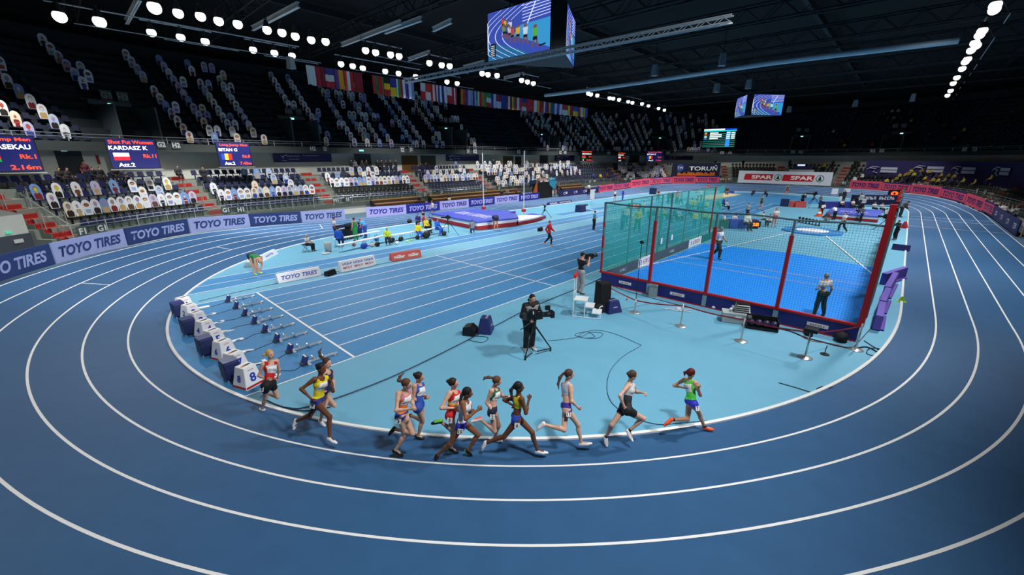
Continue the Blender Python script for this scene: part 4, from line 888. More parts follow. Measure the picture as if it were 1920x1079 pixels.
# dark curtain with white logos over the right stand
CURT = M('#2a2358', 0.75, noise=0.05, nscale=0.7)
xs = [((1625, 301), 1625), ((1700, 303), 1700), ((1780, 304), 1780), ((1860, 304), 1860), ((1960, 304), 1960)]
def curt(s0, s1, z0, z1, d, nm): 
    k = 20; S = np.linspace(s0, s1, k+1); vs = [tuple(fp(s, d+0.06*math.sin(i*1.7), z0)) for i, s in enumerate(S)]+[tuple(fp(s, d, z1)) for s in S]; mb = MB(); mb.add(vs, [(i, i+1, k+2+i, k+1+i) for i in range(k)], CURT); o = mb.build(nm); md = o.modifiers.new('t', 'SOLIDIFY'); md.thickness = 0.03; return o
h0 = hit(1626, 301, 3.0); h1 = hit(1915, 303, 3.0); s_end = h1[0]+6
o = curt(h0[0], s_end, 2.2, h0[1], 3.0, 'curtain'); tag(o, 'long dark purple curtain with white runner logos over the right stand', 'curtain')
for k, (u, v) in enumerate(((1650, 319), (1737, 318), (1803, 320), (1875, 322))):
    s, z = hit(u, v, 2.8); c = fp(s, 2.75, z); q = ft(s); nn = -fn(s); W2 = M('#bfc2d6', 0.6)
    mb = MB()
    for r in range(2): a = c+q*0.1+Vector((0, 0, 0.1-0.5*r)); mb.prism([a, a+q*2.3, a+q*2.3+Vector((0, 0, 0.38)), a+Vector((0, 0, 0.38))], nn*0.02, W2)
    mb.path([c+q*-1.6+Vector((0, 0, 0.35)), c+q*-0.6+Vector((0, 0, 0.2)), c+q*-0.9+Vector((0, 0, -0.3)), c+q*-0.3+Vector((0, 0, -0.5))], 0.08, W2, 5); mb.path([c+q*-1.9+Vector((0, 0, 0.1)), c+q*-1.2+Vector((0, 0, 0.55)), c+q*-0.2+Vector((0, 0, 0.5))], 0.06, W2, 5); mb.build('runner_logo', o)
# commentary desk on a white block
p = hit(1500, 335, 2.0); root = thing('commentary_desk', 'white commentary block with a dark blue desk above the supermarket board', 'desk', fp(p[0], 2.2, 2.2)); mb = MB(); mb.box((0, 0, 0.75), (2.2, 4.0, 1.5), M('#b4b8b8', 0.6), math.atan2(fn(p[0]).y, fn(p[0]).x)); mb.build('block', root)
mb = MB(); mb.box((0.2, 0, 1.85), (0.8, 3.2, 0.7), M('#1d2350', 0.6), math.atan2(fn(p[0]).y, fn(p[0]).x)); mb.build('desk_front', root); mb = MB(); mb.box((-0.3, 0.2, 2.35), (0.06, 1.2, 0.3), em('#cfe0ff', 0.9), math.atan2(fn(p[0]).y, fn(p[0]).x)); mb.build('monitor', root)
# wooden bleachers behind the left boards
WOOD = M('#8f6a40', 0.7, noise=0.12, nscale=2.0)
for k, (x0, x1) in enumerate(((22.9, 29.2), (30.6, 46.6), (57.0, 63.5))):
    root = thing('wooden_bleacher', 'low wooden bleacher steps %s' % ['left of the pole vault mat behind the boards', 'behind the vault uprights and the boards', 'right of the entrance portal behind the purple board'][k], 'bleacher', ((x0+x1)/2, 41.6, 0)); w = x1-x0
    for i in range(4):
        mb = MB(); mb.box((0, -0.9+0.62*i, 0.27+0.36*i), (w, 0.62, 0.07), WOOD); mb.box((0, -1.18+0.62*i, 0.10+0.36*i), (w, 0.03, 0.27), M('#3c2d1f', 0.8)); mb.build('step', root)
    mb = MB()
    for x in (-w/2, w/2): mb.prism([(x, -1.2, 0), (x, 1.3, 0), (x, 1.3, 1.45), (x, -1.2, 0.2)], (0.05, 0, 0), BLACK)
    mb.build('side_frame', root)
# entrance portal
root = thing('entrance_portal', 'black entrance portal with orange and blue slanted sides beyond the vault mat', 'portal', (50.2, 40.0, 0)); mb = MB(); mb.box((0, 0.5, 1.15), (3.6, 1.0, 2.3), M('#0c0d10', 0.8)); mb.build('opening', root)
mb = MB(); mb.prism([(-3.2, 0.0, 0.1), (-1.8, 0.0, 0.1), (-1.8, 0.0, 2.5), (-2.0, 0.0, 2.5)], (0, 0.1, 0), M('#b5592b', 0.6)); mb.prism([(-3.6, 0.0, 1.6), (-2.0, 0.0, 2.5), (-3.3, 0.0, 2.5)], (0, 0.1, 0), M('#17181c', 0.6)); mb.build('left_side', root)
mb = MB(); mb.prism([(0.9, -0.1, 2.6), (2.5, -0.1, 2.6), (2.4, -0.1, 1.0), (1.0, -0.1, 1.9)], (0, 0.1, 0), M('#2c8fb4', 0.6)); mb.build('right_side', root)
mb = MB(); mb.box((-0.6, 0, 2.72), (2.6, 0.16, 0.36), M('#a5542f', 0.6)); mb.box((1.5, -0.02, 2.72), (1.6, 0.16, 0.36), M('#3ba0bb', 0.6)); mb.box((-2.9, 0, 2.45), (1.4, 0.14, 0.5), M('#17304a', 0.6)); mb.build('header', root)
letter('portal', WHITE, root, (-0.6, -0.1, 2.72), (1, 0, 0), (0, 0, 1), width=1.8, height=0.2); letter('portal', WHITE, root, (1.5, -0.12, 2.72), (1, 0, 0), (0, 0, 1), width=0.8, height=0.2)
# diagonal rail and door at the left end of the stand
root = thing('stair_rail', 'white diagonal handrail at the left end of the lower stand', 'railing', fp(S_A, 0, 0.98)); L = Vector(root.location)
a = Vector(gx(0, 356, -0.9)) if False else None
p1 = fp(S_A, 0.0, 1.93); s_, z_ = hit(27, 357, 5.0); p0 = fp(s_, 5.0, z_)
mb = MB(); mb.path([p1-L, p0-L, p0-L-ft(S_A)*4.0], 0.03, STEEL_P, 6); mb.build('rail', root); mb = MB()
for f in (0.2, 0.45, 0.7, 0.95): p = p1*(1-f)+p0*f; mb.tube(p-L, p-L-Vector((0, 0, 0.95)), 0.022, STEEL_P, 5)
mb.build('rail_posts', root)
# end wall below the upper bowl at the left: side of the stand, white wall with grey double door
side = [fp(S_A-0.9, d, z) for d, z in ((0.35, -0.05), (0.35, 1.2), (1.25, 1.2), (1.25, 1.75), (2.15, 1.75), (2.15, 2.3), (3.05, 2.3), (3.05, 2.85), (3.95, 2.85), (3.95, 3.4), (4.85, 3.4), (4.85, 3.95), (7.6, 3.95), (7.6, -0.05))]
mb = MB(); mb.prism(side, ft(S_A)*0.25, CONC); struct(mb.build('wall_stair_side'))
a = hit(-60, 450, 1.6); b = hit(98, 445, 1.6)
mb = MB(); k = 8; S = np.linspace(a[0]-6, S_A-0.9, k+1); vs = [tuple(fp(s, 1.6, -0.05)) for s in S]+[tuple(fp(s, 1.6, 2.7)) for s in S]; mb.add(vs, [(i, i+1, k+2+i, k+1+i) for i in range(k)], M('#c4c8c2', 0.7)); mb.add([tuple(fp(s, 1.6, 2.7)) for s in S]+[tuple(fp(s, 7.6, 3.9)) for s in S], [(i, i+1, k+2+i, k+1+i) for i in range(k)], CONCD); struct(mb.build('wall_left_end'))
def wallbox(u0, v0, u1, v1, d, mat, name, th=0.05):
    a = hit(u0, v0, d); b = hit(u1, v0, d); c = hit((u0+u1)/2, v1, d); A = fp(a[0], d-0.03, c[1]); B = fp(b[0], d-0.03, c[1]); mb = MB(); z = Vector((0, 0, a[1]*0.5+b[1]*0.5-c[1])); mb.prism([A, B, B+z, A+z], -fn(a[0])*th, mat); return mb.build(name)
o = wallbox(-20, 442, 56, 492, 1.6, M('#474d58', 0.5), 'door_20'); struct(o)
o = wallbox(23, 449, 41, 456, 1.52, M('#c7c9c6', 0.6), 'door_notice'); tag(o, 'white notice on the grey double door at the left edge', 'notice')
o = wallbox(8, 434, 20, 439, 1.58, M('#4fc7a4', 0.5, emit=0.5), 'exit_sign'); tag(o, 'green exit sign above the grey double door', 'exit sign')
o = wallbox(113, 281, 124, 284, 7.5, M('#86c3cf', 0.5, emit=0.8), 'exit_sign'); tag(o, 'lit exit sign over the grey doorway left of the shot put screen', 'exit sign')
o = wallbox(673, 281, 681, 284, 5.5, M('#86e3df', 0.5, emit=1.0), 'exit_sign'); tag(o, 'lit exit sign under the balcony left of the wooden doors', 'exit sign')
o = wallbox(178, 291, 183, 308, 7.5, M('#8e2a25', 0.5), 'fire_extinguisher'); tag(o, 'red fire extinguisher on the wall left of the shot put screen', 'fire extinguisher')
# ------------------------------------------------------------------ start boxes and starting blocks
def lane_y(i): return Y8+(7.5-(i-1))*LW        # centre of sprint lane i
BWH = M('#eef0f2', 0.45); DIG = M('#2b3fb4', 0.5); CASE = M('#202c5a', 0.5)
def start_box(i):
    y = lane_y(i); root = thing('lane_marker_box', 'white tapered lane marker box with number %d on its side' % i, 'lane marker', (2.28, y-0.02, 0.0), 0.38, 'numbered lane marker boxes')
    mb = MB(); b, t, h = 0.27, 0.17, 0.60; mb.add([(-b, -b, 0), (b, -b, 0), (b, b, 0), (-b, b, 0), (-t, -t, h), (t, -t, h), (t, t, h), (-t, t, h)], [(3, 2, 1, 0), (4, 5, 6, 7), (0, 1, 5, 4), (1, 2, 6, 5), (2, 3, 7, 6), (3, 0, 4, 7)], BWH)
    o = mb.build('shell', root); md = o.modifiers.new('b', 'BEVEL'); md.width = 0.02; md.segments = 2
    lean = (b-t)/h
    def face(px, pz, ax, k):   # point on a leaning side face, pushed out by k
        r = b-lean*pz+k; return (px, -r, pz) if ax == 0 else (-r, -px, pz)
    for ax in (0, 1):
        x = (1, 0, 0) if ax == 0 else (0, -1, 0); up = Vector((0, lean, 1)) if ax == 0 else Vector((lean, 0, 1))
        letter(str(i), DIG, root, face(0, 0.30, ax, 0.008), x, up, height=0.25 if ax == 0 else 0.2, bold=0.03, name='numeral')
        mb = MB(); w = 0.25; mb.quad(face(-w, 0.04, ax, 0.006), face(w, 0.04, ax, 0.006), face(w*0.97, 0.095, ax, 0.006), face(-w*0.97, 0.095, ax, 0.006), RED); mb.build('red_stripe', root)
    mb = MB(); mb.box((0, -0.02, h+0.003), (0.24, 0.07, 0.006), BLACK); mb.box((-0.09, -0.02, h+0.007), (0.06, 0.06, 0.004), M('#e0a322', 0.5)); mb.box((-0.06, -0.02, h+0.008), (0.03, 0.06, 0.004), M('#cf3326', 0.5)); mb.build('top_label', root)
    letter('seiko', M('#c8424c', 0.5), root, face(0, 0.51, 0, 0.008), (1, 0, 0), Vector((0, lean, 1)), width=0.16, height=0.03, name='small_print')
for i in range(1, 9): start_box(i)
for k, (gx_, gy_, l, rz) in enumerate(((2.06, 12.55, 'between marker boxes 8 and 7', 0.1), (1.95, 14.84, 'between marker boxes 6 and 5', 0.1), (1.92, 17.12, 'between marker boxes 4 and 3', 0.1), (2.02, 19.42, 'between marker boxes 2 and 1', 0.1))):
    root = thing('equipment_case', 'dark blue equipment case on small feet '+l, 'case', (gx_, gy_, 0), rz, 'blue cases beside the marker boxes')
    mb = MB(); mb.box((0, 0, 0.33), (0.38, 0.42, 0.5), CASE); o = mb.build('body', root); md = o.modifiers.new('b', 'BEVEL'); md.width = 0.03; md.segments = 2
    mb = MB(); mb.box((0, 0, 0.595), (0.36, 0.40, 0.03), M('#2b3a78', 0.3)); mb.build('lid', root)
    for a, b in ((-1, -1), (1, -1), (1, 1), (-1, 1)): mb = MB(); mb.tube((a*0.15, b*0.17, 0), (a*0.15, b*0.17, 0.09), 0.02, ALU, 6); mb.build('foot', root)
def start_block(i):
    y = lane_y(i)+0.05; root = thing('starting_block', 'metal starting block in sprint lane %d with blue speaker unit behind' % i, 'starting block', (4.22, y, 0), 0, 'starting blocks behind the sprint line')
    mb = MB(); mb.box((0, 0, 0.05), (0.98, 0.055, 0.045), ALU); mb.tube((0.45, 0, 0.05), (0.53, 0, 0.05), 0.04, ALU, 8)
    for k in range(9): mb.box((-0.1+0.065*k, 0, 0.08), (0.02, 0.05, 0.02), STEEL)
    mb.box((0.44, 0, 0.012), (0.06, 0.22, 0.02), ALU); mb.box((-0.35, 0, 0.012), (0.08, 0.3, 0.024), ALU); mb.build('rail', root)
    for px, sy in ((-0.12, 0.09), (0.12, -0.09)): mb = MB(); mb.prism([(px, sy-0.05, 0.04), (px, sy+0.05, 0.04), (px-0.09, sy+0.05, 0.17), (px-0.09, sy-0.05, 0.17)], (0.03, 0, 0.01), ALU); mb.tube((px-0.05, sy, 0.1), (px-0.05, 0, 0.05), 0.012, STEEL, 5); mb.build('foot_pedal', root)
    mb = MB(); mb.prism([(-0.52, -0.10, 0.07), (-0.52, 0.10, 0.07), (-0.44, 0.10, 0.27), (-0.44, -0.10, 0.27)], (0.10, 0, -0.02), M('#27306e', 0.5)); mb.box((-0.48, 0, 0.035), (0.16, 0.2, 0.07), DGREY); mb.build('speaker_unit', root)
    mb = MB(); mb.box((-0.42, 0, 0.285), (0.04, 0.2, 0.015), WHITE); mb.build('speaker_rim', root)
for i in range(1, 9): start_block(i)
CABLE = M('#23303f', 0.6)
def cable(pts, label, r=0.012, mat=None, world=True, name='cable', group=None, smooth=4):
    P = [Vector((float(p[0]), float(p[1]), r+(p[2] if len(p) > 2 else 0.004))) for p in pts]; Q = []
    for i in range(len(P)-1):
        p0, p1, p2, p3 = P[max(i-1, 0)], P[i], P[i+1], P[min(i+2, len(P)-1)]
        for k in range(smooth):
            t = k/smooth; Q.append(0.5*((2*p1)+(-p0+p2)*t+(2*p0-5*p1+4*p2-p3)*t*t+(-p0+3*p1-3*p2+p3)*t*t*t))
    Q.append(P[-1]); mb = MB(); mb.path(Q, r, mat or CABLE, 5); return tag(mb.build(name), label, 'cable', group)
rr = random.Random(4)
for i in range(1, 9):
    y = lane_y(i); cable([(3.66, y+0.05), (3.4, y+0.15*rr.uniform(-1, 1)), (3.1, y+0.2*rr.uniform(-1, 1)), (2.8, y-0.1), (2.58, y-0.05)], 'thin black cable from the starting block of lane %d to its marker box' % i, 0.008, group='starting block cables')
# ------------------------------------------------------------------ helpers for infield placements
def gp(u, v, z=0.0): p = gz(u, v, z); return Vector((float(p[0]), float(p[1]), z))
# advertising wedges on the infield
def wedge(a, b, h, mat, txt, tmat, label, txts=None, lean=0.12, name='advertising_wedge', bold=0.035, shear=0.25, cat='advertising board'):
    A = gp(*a); B = gp(*b); x = (B-A); w = x.length; x.normalize(); q = Vector((-x.y, x.x, 0)); root = thing(name, label, cat, (A+B)/2, math.atan2(x.y, x.x))
    mb = MB(); mb.prism([(-w/2, 0, 0), (-w/2, 0.5, 0), (-w/2, 0.5-0.18, h), (-w/2, lean+0.05, h)], (w, 0, 0), mat); mb.build('body', root)
    L = Vector((0, lean+0.05, h)).normalized()
    if txt: letter(txt, tmat, root, (0, 0.5*(lean+0.05), h/2), (1, 0, 0), L, width=w*0.84, height=h*0.5, bold=bold, shear=shear, off=0.012)
    if txts:
        for t, cx, cz, ww, hh, m in txts: letter(t, m, root, (cx*w, (lean+0.05)*cz, h*cz), (1, 0, 0), L, width=ww*w, height=hh*h, bold=bold, off=0.014)
    return root
wedge((523, 532), (603, 516.5), 0.42, M('#e9ebf2', 0.5), 'TOYO TIRES', M('#4557b4', 0.5), 'white TOYO TIRES wedge lying between sprint straight and jump runway')
LB = M('#3a58a8', 0.5); LR = M('#c0485a', 0.5)
wedge((641, 511), (706, 497), 0.55, M('#eceef2', 0.5), None, None, 'white wedge with three LIQUI MOLY logos right of the small black box', txts=[('LIQUI', -0.31, 0.68, 0.25, 0.24, LB), ('MOLY', -0.31, 0.33, 0.25, 0.22, LR), ('LIQUI', 0.0, 0.68, 0.25, 0.24, LB), ('MOLY', 0.0, 0.33, 0.25, 0.22, LR), ('LIQUI', 0.31, 0.68, 0.25, 0.24, LB), ('MOLY', 0.31, 0.33, 0.25, 0.22, LR)])
wedge((736, 491), (791, 482), 0.45, M('#d8574b', 0.5), None, None, 'red wedge with two white müller logos beside the sprint straight', txts=[('müller', -0.24, 0.5, 0.36, 0.45, WHITE), ('müller', 0.24, 0.5, 0.36, 0.45, WHITE)])
root = wedge((474, 501), (522, 476), 0.30, M('#d9e3ea', 0.5), None, None, 'tilted white board behind the bending athlete in green', txts=[('HOTEL', 0.2, 0.55, 0.3, 0.4, M('#4060c0', 0.5))])
wedge((1030, 386), (1073, 379.5), 0.38, M('#2c3a78', 0.5), None, None, 'low dark blue board with white lettering right of the vault mat', txts=[('BERLIN', -0.3, 0.5, 0.3, 0.5, WHITE), ('MARATHON', 0.2, 0.5, 0.5, 0.45, WHITE)])
root = thing('black_monitor', 'small black box monitor between the two white wedges', 'monitor', gp(621, 516), 0.4); mb = MB(); mb.prism([(-0.3, -0.12, 0), (-0.3, 0.18, 0), (-0.3, 0.16, 0.24), (-0.3, -0.02, 0.26)], (0.6, 0, 0), BLACK); mb.build('cabinet', root)
root = thing('black_monitor', 'small black box monitor left of the athlete in red jacket', 'monitor', gp(1014, 433), 0.4); mb = MB(); mb.prism([(-0.35, -0.12, 0), (-0.35, 0.2, 0), (-0.35, 0.18, 0.28), (-0.35, -0.02, 0.3)], (0.7, 0, 0), BLACK); mb.build('cabinet', root)
# pole vault landing mat, uprights, crossbar
BM_ = M('#4a59c4', 0.55, noise=0.05); PW = M('#e3e5ea', 0.55); PR = M('#a81f2b', 0.55)
root = thing('pole_vault_mat', 'big blue pole vault landing mat with white and red sides', 'landing mat', (26.2, 29.0, 0))
def layer(poly, z0, z1, m): mb = MB(); mb.prism([(x-26.2, y-29.0, z0) for x, y in poly], (0, 0, z1-z0), m); return mb
main = [(23.2, 25.7), (27.3, 24.9), (29.2, 26.9), (29.2, 32.6), (23.9, 32.9)]
layer(main, 0.02, 0.34, PR).build('red_base', root); layer(main, 0.34, 0.62, PW).build('white_side', root)
mb = layer([(23.1, 25.6), (27.4, 24.8), (29.3, 26.8), (29.3, 32.7), (23.8, 33.0)], 0.62, 0.74, BM_); o = mb.build('blue_cover', root)
letter('SPIETH GYMNASTICS', WHITE, o, (-0.3, 0.0, 0.747), (-0.1, -1, 0), (1, -0.1, 0), width=5.2, height=1.3, bold=0.03)
for k, poly in enumerate(([(27.5, 24.9), (30.0, 25.1), (31.9, 25.6), (31.0, 27.2), (29.3, 27.4)], [(29.4, 29.6), (31.0, 29.4), (32.6, 29.9), (31.6, 31.8), (29.4, 31.8)])):
    layer(poly, 0.02, 0.30, PR).build('front_cushion_base', root); layer(poly, 0.30, 0.42, PW if k == 0 else BM_).build('front_cushion_top', root)
layer([(31.0, 25.7), (32.9, 26.0), (33.4, 28.2), (31.6, 28.0)], 0.02, 0.2, PR).build('nose_cushion', root); layer([(31.0, 25.7), (32.9, 26.0), (33.4, 28.2), (31.6, 28.0)], 0.2, 0.27, BM_).build('nose_cushion_top', root)
mb = MB(); mb.box((-0.6, -2.9, 0.016), (5.2, 0.5, 0.012), M('#e4e08a', 0.7), -0.15); mb.build('yellow_strip', root)
for (u, v, vt, l) in ((907, 401, 287, 'left'), (982, 406, 283, 'right')):
    b = gp(u, v); top = zat(u-0, vt, b.x, b.y); root = thing('vault_upright', 'tall white pole vault upright, the %s one' % l, 'vault standard', b, 0.3); mb = MB(); mb.tube((0, 0, 0.1), (0, 0, top), 0.055, PW, 8); mb.build('mast', root); mb = MB(); mb.box((0, 0, 0.05), (1.2, 0.5, 0.1), ALU); mb.build('base', root)
    mb = MB(); mb.box((0, 0, 0.62), (0.35, 0.35, 0.28), M('#c02a2e', 0.6)); mb.build('red_pad', root); mb = MB(); mb.box((0.1, -0.04, top*0.52), (0.22, 0.06, 0.08), STEEL); mb.build('bar_peg', root)
# benches, bin, bags, table equipment on the left infield
def bench(a, b, label, mat=PW, h=0.45, w=0.32, n=5):
    A, B = gp(*a), gp(*b); x = B-A; L = x.length; root = thing('bench', label, 'bench', (A+B)/2, math.atan2(x.y, x.x), 'long white infield benches'); mb = MB(); mb.box((0, 0, h), (L, w, 0.04), mat); mb.build('seat', root)
    for i in range(n): px = -L/2+0.15+(L-0.3)*i/(n-1); mb = MB(); mb.path([(px, -w/2+0.03, 0), (px, -w/2+0.03, h-0.03), (px, w/2-0.03, h-0.03), (px, w/2-0.03, 0)], 0.018, ALU, 5); mb.build('leg', root)
    return root
bench((628, 461), (712, 444), 'long white bench behind, with seated athlete in blue jacket'); bench((636, 473), (728, 452), 'long white bench in front, beside the grey bin'); bench((722, 455), (790, 443), 'long white bench under the athlete in lime shirt'); bench((778, 446), (838, 434), 'long white bench under the athletes in yellow')
root = thing('waste_bin', 'grey waste bin at the left end of the white benches', 'bin', gp(616, 472)); mb = MB(); mb.lathe([(0.0, 0.0), (0.19, 0.0), (0.25, 0.62), (0.22, 0.62), (0.17, 0.04), (0, 0.04)], M('#a9b3b8', 0.5), 16); mb.build('body', root, smooth=True)
root = thing('floor_dish', 'small white dish on the floor before the grey bin', 'dish', gp(611, 476)); mb = MB(); mb.lathe([(0, 0.03), (0.18, 0.02), (0.24, 0.06), (0.25, 0.06), (0.2, 0.0), (0, 0)], PW, 16); mb.build('dish', root)
def bag(u, v, mat, label, s=1.0, rz=0.4):
    s = s*0.72
    root = thing('sports_bag', label, 'bag', gp(u, v), rz, 'bags beside the benches'); mb = MB(); mb.sphere((0, 0, 0.17*s), 0.2*s, mat, 12, 8, (1.4, 0.8, 0.85)); mb.build('body', root, smooth=True); mb = MB(); mb.path([(-0.18*s, 0, 0.3*s), (-0.1*s, 0, 0.42*s), (0.1*s, 0, 0.42*s), (0.18*s, 0, 0.3*s)], 0.015, BLACK, 5); mb.build('handle', root)
for u, v, m, l, s in ((683, 466, M('#2648b8', 0.6), 'blue rucksack standing before the front bench', 1.5), (698, 463, M('#d8c8c0', 0.7), 'pale bag on the floor right of the blue rucksack', 1.1), (708, 462, BLACK, 'black bag with white label right of the blue rucksack', 1.2), (706, 451, M('#2c7acb', 0.6), 'blue and green towel heap on the rear bench', 1.4), (735, 455, BLACK, 'black bag at the feet of the athlete in lime shirt', 1.5), (752, 452, M('#17181b', 0.7), 'black bag with white patch, first right of the lime athlete', 1.3), (744, 458, M('#e8e8ea', 0.7), 'small white bag below the second bench', 0.9),
                      (800, 447, M('#16181d', 0.7), 'wide black bag between the yellow and blue seated athletes', 2.2), (783, 449, BLACK, 'black bag under the yellow jacketed athlete', 1.2), (833, 442, M('#1d1f24', 0.7), 'black bag by the camera tripod feet', 1.4), (664, 462, M('#c23a32', 0.7), 'small red bag under the rear bench', 0.8), (768, 419, M('#23262c', 0.6), 'flat black case left of the athletes at the vault mat', 1.6)):
    bag(u, v, m, l, s)
for k, (u, v, l) in enumerate(((764, 454.5, 'left'), (771, 452, 'right'))): mb = MB(); mb.sphere((0, 0, 0.07), 0.07, M('#c8e23a', 0.5), 10, 8, (1.2, 1.2, 1)); tag(mb.build('massage_ball', loc=gp(u, v)), '%s one of two lime balls before the white bench' % l, 'ball')
root = thing('monitor_stack', 'stack of black monitors and cases behind the rear bench', 'monitors', gp(656, 447), 0.35); mb = MB(); mb.box((-0.5, 0, 0.45), (0.7, 0.5, 0.6), BLACK); mb.build('left_monitor', root); mb = MB(); mb.box((0.3, 0.1, 0.5), (0.7, 0.5, 0.7), M('#1a1d24', 0.5)); mb.build('right_monitor', root); mb = MB(); mb.box((0.1, 0.15, 1.0), (2.0, 0.5, 0.14), M('#1a2236', 0.5)); mb.build('top_shelf', root)
mb = MB(); mb.box((0.9, 0, 0.45), (0.5, 0.5, 0.9), M('#2a3a86', 0.5)); mb.build('blue_case', root); mb = MB(); mb.box((-0.1, -0.3, 0.05), (2.0, 0.1, 0.1), DGREY); mb.build('plinth', root)
def tripod_camera(loc, label, h=1.5, s=1.0, rz=0.0, spread=0.62, lens=0.35, group='broadcast cameras on tripods'):
    root = thing('tripod_camera', label, 'camera', loc, rz, group)
    for k in range(3):
        a = 2.1*k+0.5; mb = MB(); e = (spread*math.cos(a), spread*math.sin(a), 0.02); mb.tube((0.04*math.cos(a), 0.04*math.sin(a), h*0.78), e, 0.028*s, RUBBER, 6, 0.018*s); mb.tube((e[0], e[1], 0), (e[0], e[1], 0.05), 0.035, RUBBER, 6); mb.build('leg', root)
    mb = MB(); mb.tube((0, 0, h*0.55), (0, 0, h*0.88), 0.05*s, DGREY, 8); mb.box((0, 0, h*0.9), (0.16*s, 0.14*s, 0.1*s), RUBBER); mb.build('head', root)
    mb = MB(); mb.box((0, 0, h+0.02), (0.42*s, 0.14*s, 0.22*s), BLACK); mb.box((-0.2*s, 0, h+0.02), (0.12*s, 0.12*s, 0.16*s), DGREY); mb.build('camera_body', root)
    mb = MB(); mb.tube((0.2*s, 0, h+0.02), (0.2*s+lens, 0, h+0.02), 0.07*s, BLACK, 12, 0.085*s); mb.build('lens', root); mb = MB(); mb.box((0.0, 0.1*s, h+0.18*s), (0.16*s, 0.1*s, 0.1*s), BLACK); mb.build('viewfinder', root)
    mb = MB(); mb.tube((-0.1, 0.05, h*0.88), (-0.55*s, 0.15*s, h*0.72), 0.014, BLACK, 5); mb.build('pan_bar', root); return root
tripod_camera(gp(841, 440), 'camera on tripod beside the seated athlete in blue tracksuit', 1.35, 0.9, 2.5, 0.9)
tripod_camera(gp(1021, 408), 'unmanned camera on tripod at the nose of the vault mat', 1.1, 0.9, 0.5, 0.7)
tripod_camera(gp(811, 408), 'camera with red trim at the left corner of the vault mat', 1.4, 0.8, 0.5, 0.5)
# table with blue cloth and start-list stand
root = thing('cloth_table', 'small table under dark blue cloth left of the white info stand', 'table', gp(1092, 396), 0.2); mb = MB(); mb.box((-0.6, 0, 0.38), (1.3, 0.8, 0.76), M('#222a5c', 0.7), 0, 0.92); mb.build('cloth', root); mb = MB(); mb.box((0.7, 0.1, 0.6), (1.1, 0.5, 0.12), BLACK)
for x in (0.3, 1.1): mb.tube((x, 0.1, 0), (x, 0.1, 0.6), 0.03, BLACK, 5)
mb.build('monitor_rack', root)
root = thing('info_stand', 'white info board on a thin pole beside the blue table', 'sign', gp(1109, 393)); mb = MB(); mb.tube((0, 0, 0), (0, 0, 1.2), 0.02, ALU, 6); mb.lathe([(0, 0.03), (0.25, 0.0)], PW, 12); mb.build('pole', root); mb = MB(); mb.box((0, 0, 1.75), (0.5, 0.12, 1.1), PW, -0.8); mb.build('board', root)
# ------------------------------------------------------------------ shot put cage
CX0, CYL, CYR = 17.1, 10.0, 0.12; XB = 34.6; H_R = 0.55; HT = 3.87
mb = MB(); pts = [(18.0, 0.2), (18.0, 9.75), (28.6, 9.72), (30.5, 9.64), (31.2, 4.0), (30.0, 0.1)]
mb.prism([(x, y, 0.004) for x, y in pts], (0, 0, 0.03), M('#2292ff', 0.5, noise=0.03)); tag(mb.build('landing_surface'), 'bright blue shot put landing surface inside the netted cage', 'mat')
TAPE = M('#b9c3d8', 0.6)
for k, (a, b) in enumerate((((23.84, 9.7), (23.89, 0.17)), ((25.25, 9.7), (25.42, 0.21)))):
    mb = MB(); A = Vector((*a, 0.042)); B = Vector((*b, 0.042)); q = Vector((0.035, 0, 0)); mb.quad(A-q, B-q, B+q, A+q, TAPE); o = mb.build('distance_tape'); tag(o, '%s pale distance tape across the blue landing surface' % ['nearer', 'farther'][k], 'tape')
for k, (a, b) in enumerate((((41.0, 5.9), (21.3, 9.9)), ((40.3, 3.75), (28.3, 0.3)))):
    A = Vector((*a, 0.045)); B = Vector((*b, 0.045)); t = (B-A).normalized(); q = Vector((-t.y, t.x, 0))*0.04; mb = MB(); mb.quad(A-q, B-q, B+q, A+q, LINE); o = mb.build('sector_tape'); tag(o, '%s white sector line running from the throwing circle' % ['left', 'right'][k], 'tape')
root = thing('throwing_platform', 'blue octagonal throwing platform with a white circle', 'platform', (42.0, 4.9, 0)); mb = MB(); mb.prism([(2.2*math.cos(a), 2.2*math.sin(a), 0.0) for a in np.linspace(0.39, 0.39+2*math.pi, 8, endpoint=False)], (0, 0, 0.12), M('#3f86c6', 0.5)); mb.build('deck', root); mb = MB(); mb.prism([(1.15*math.cos(a), 1.15*math.sin(a), 0.12) for a in np.linspace(0, 2*math.pi, 32, endpoint=False)], (0, 0, 0.012), M('#e3ebf0', 0.5)); mb.build('circle', root)
mb = MB(); mb.prism([(-1.15, -0.6, 0.12), (-1.15, 0.6, 0.12), (-1.35, 0.5, 0.12), (-1.35, -0.5, 0.12)], (0, 0, 0.1), PW); mb.build('stop_board', root)
CG = thing('shot_put_cage', 'shot put cage of red and grey posts with netting around the blue surface', 'cage', (CX0, 5.0, 0)); L0 = Vector(CG.location)
REDP = M('#b01822', 0.5); GREYP = M('#6f7c80', 0.5, 0.3); NAVYP = M('#262b78', 0.5)
ys = [CYL]+[float(gx(u, v, CX0)[1]) for u, v in ((1217.5, 528), (1322.5, 552.5), (1456, 580))]+[CYR]
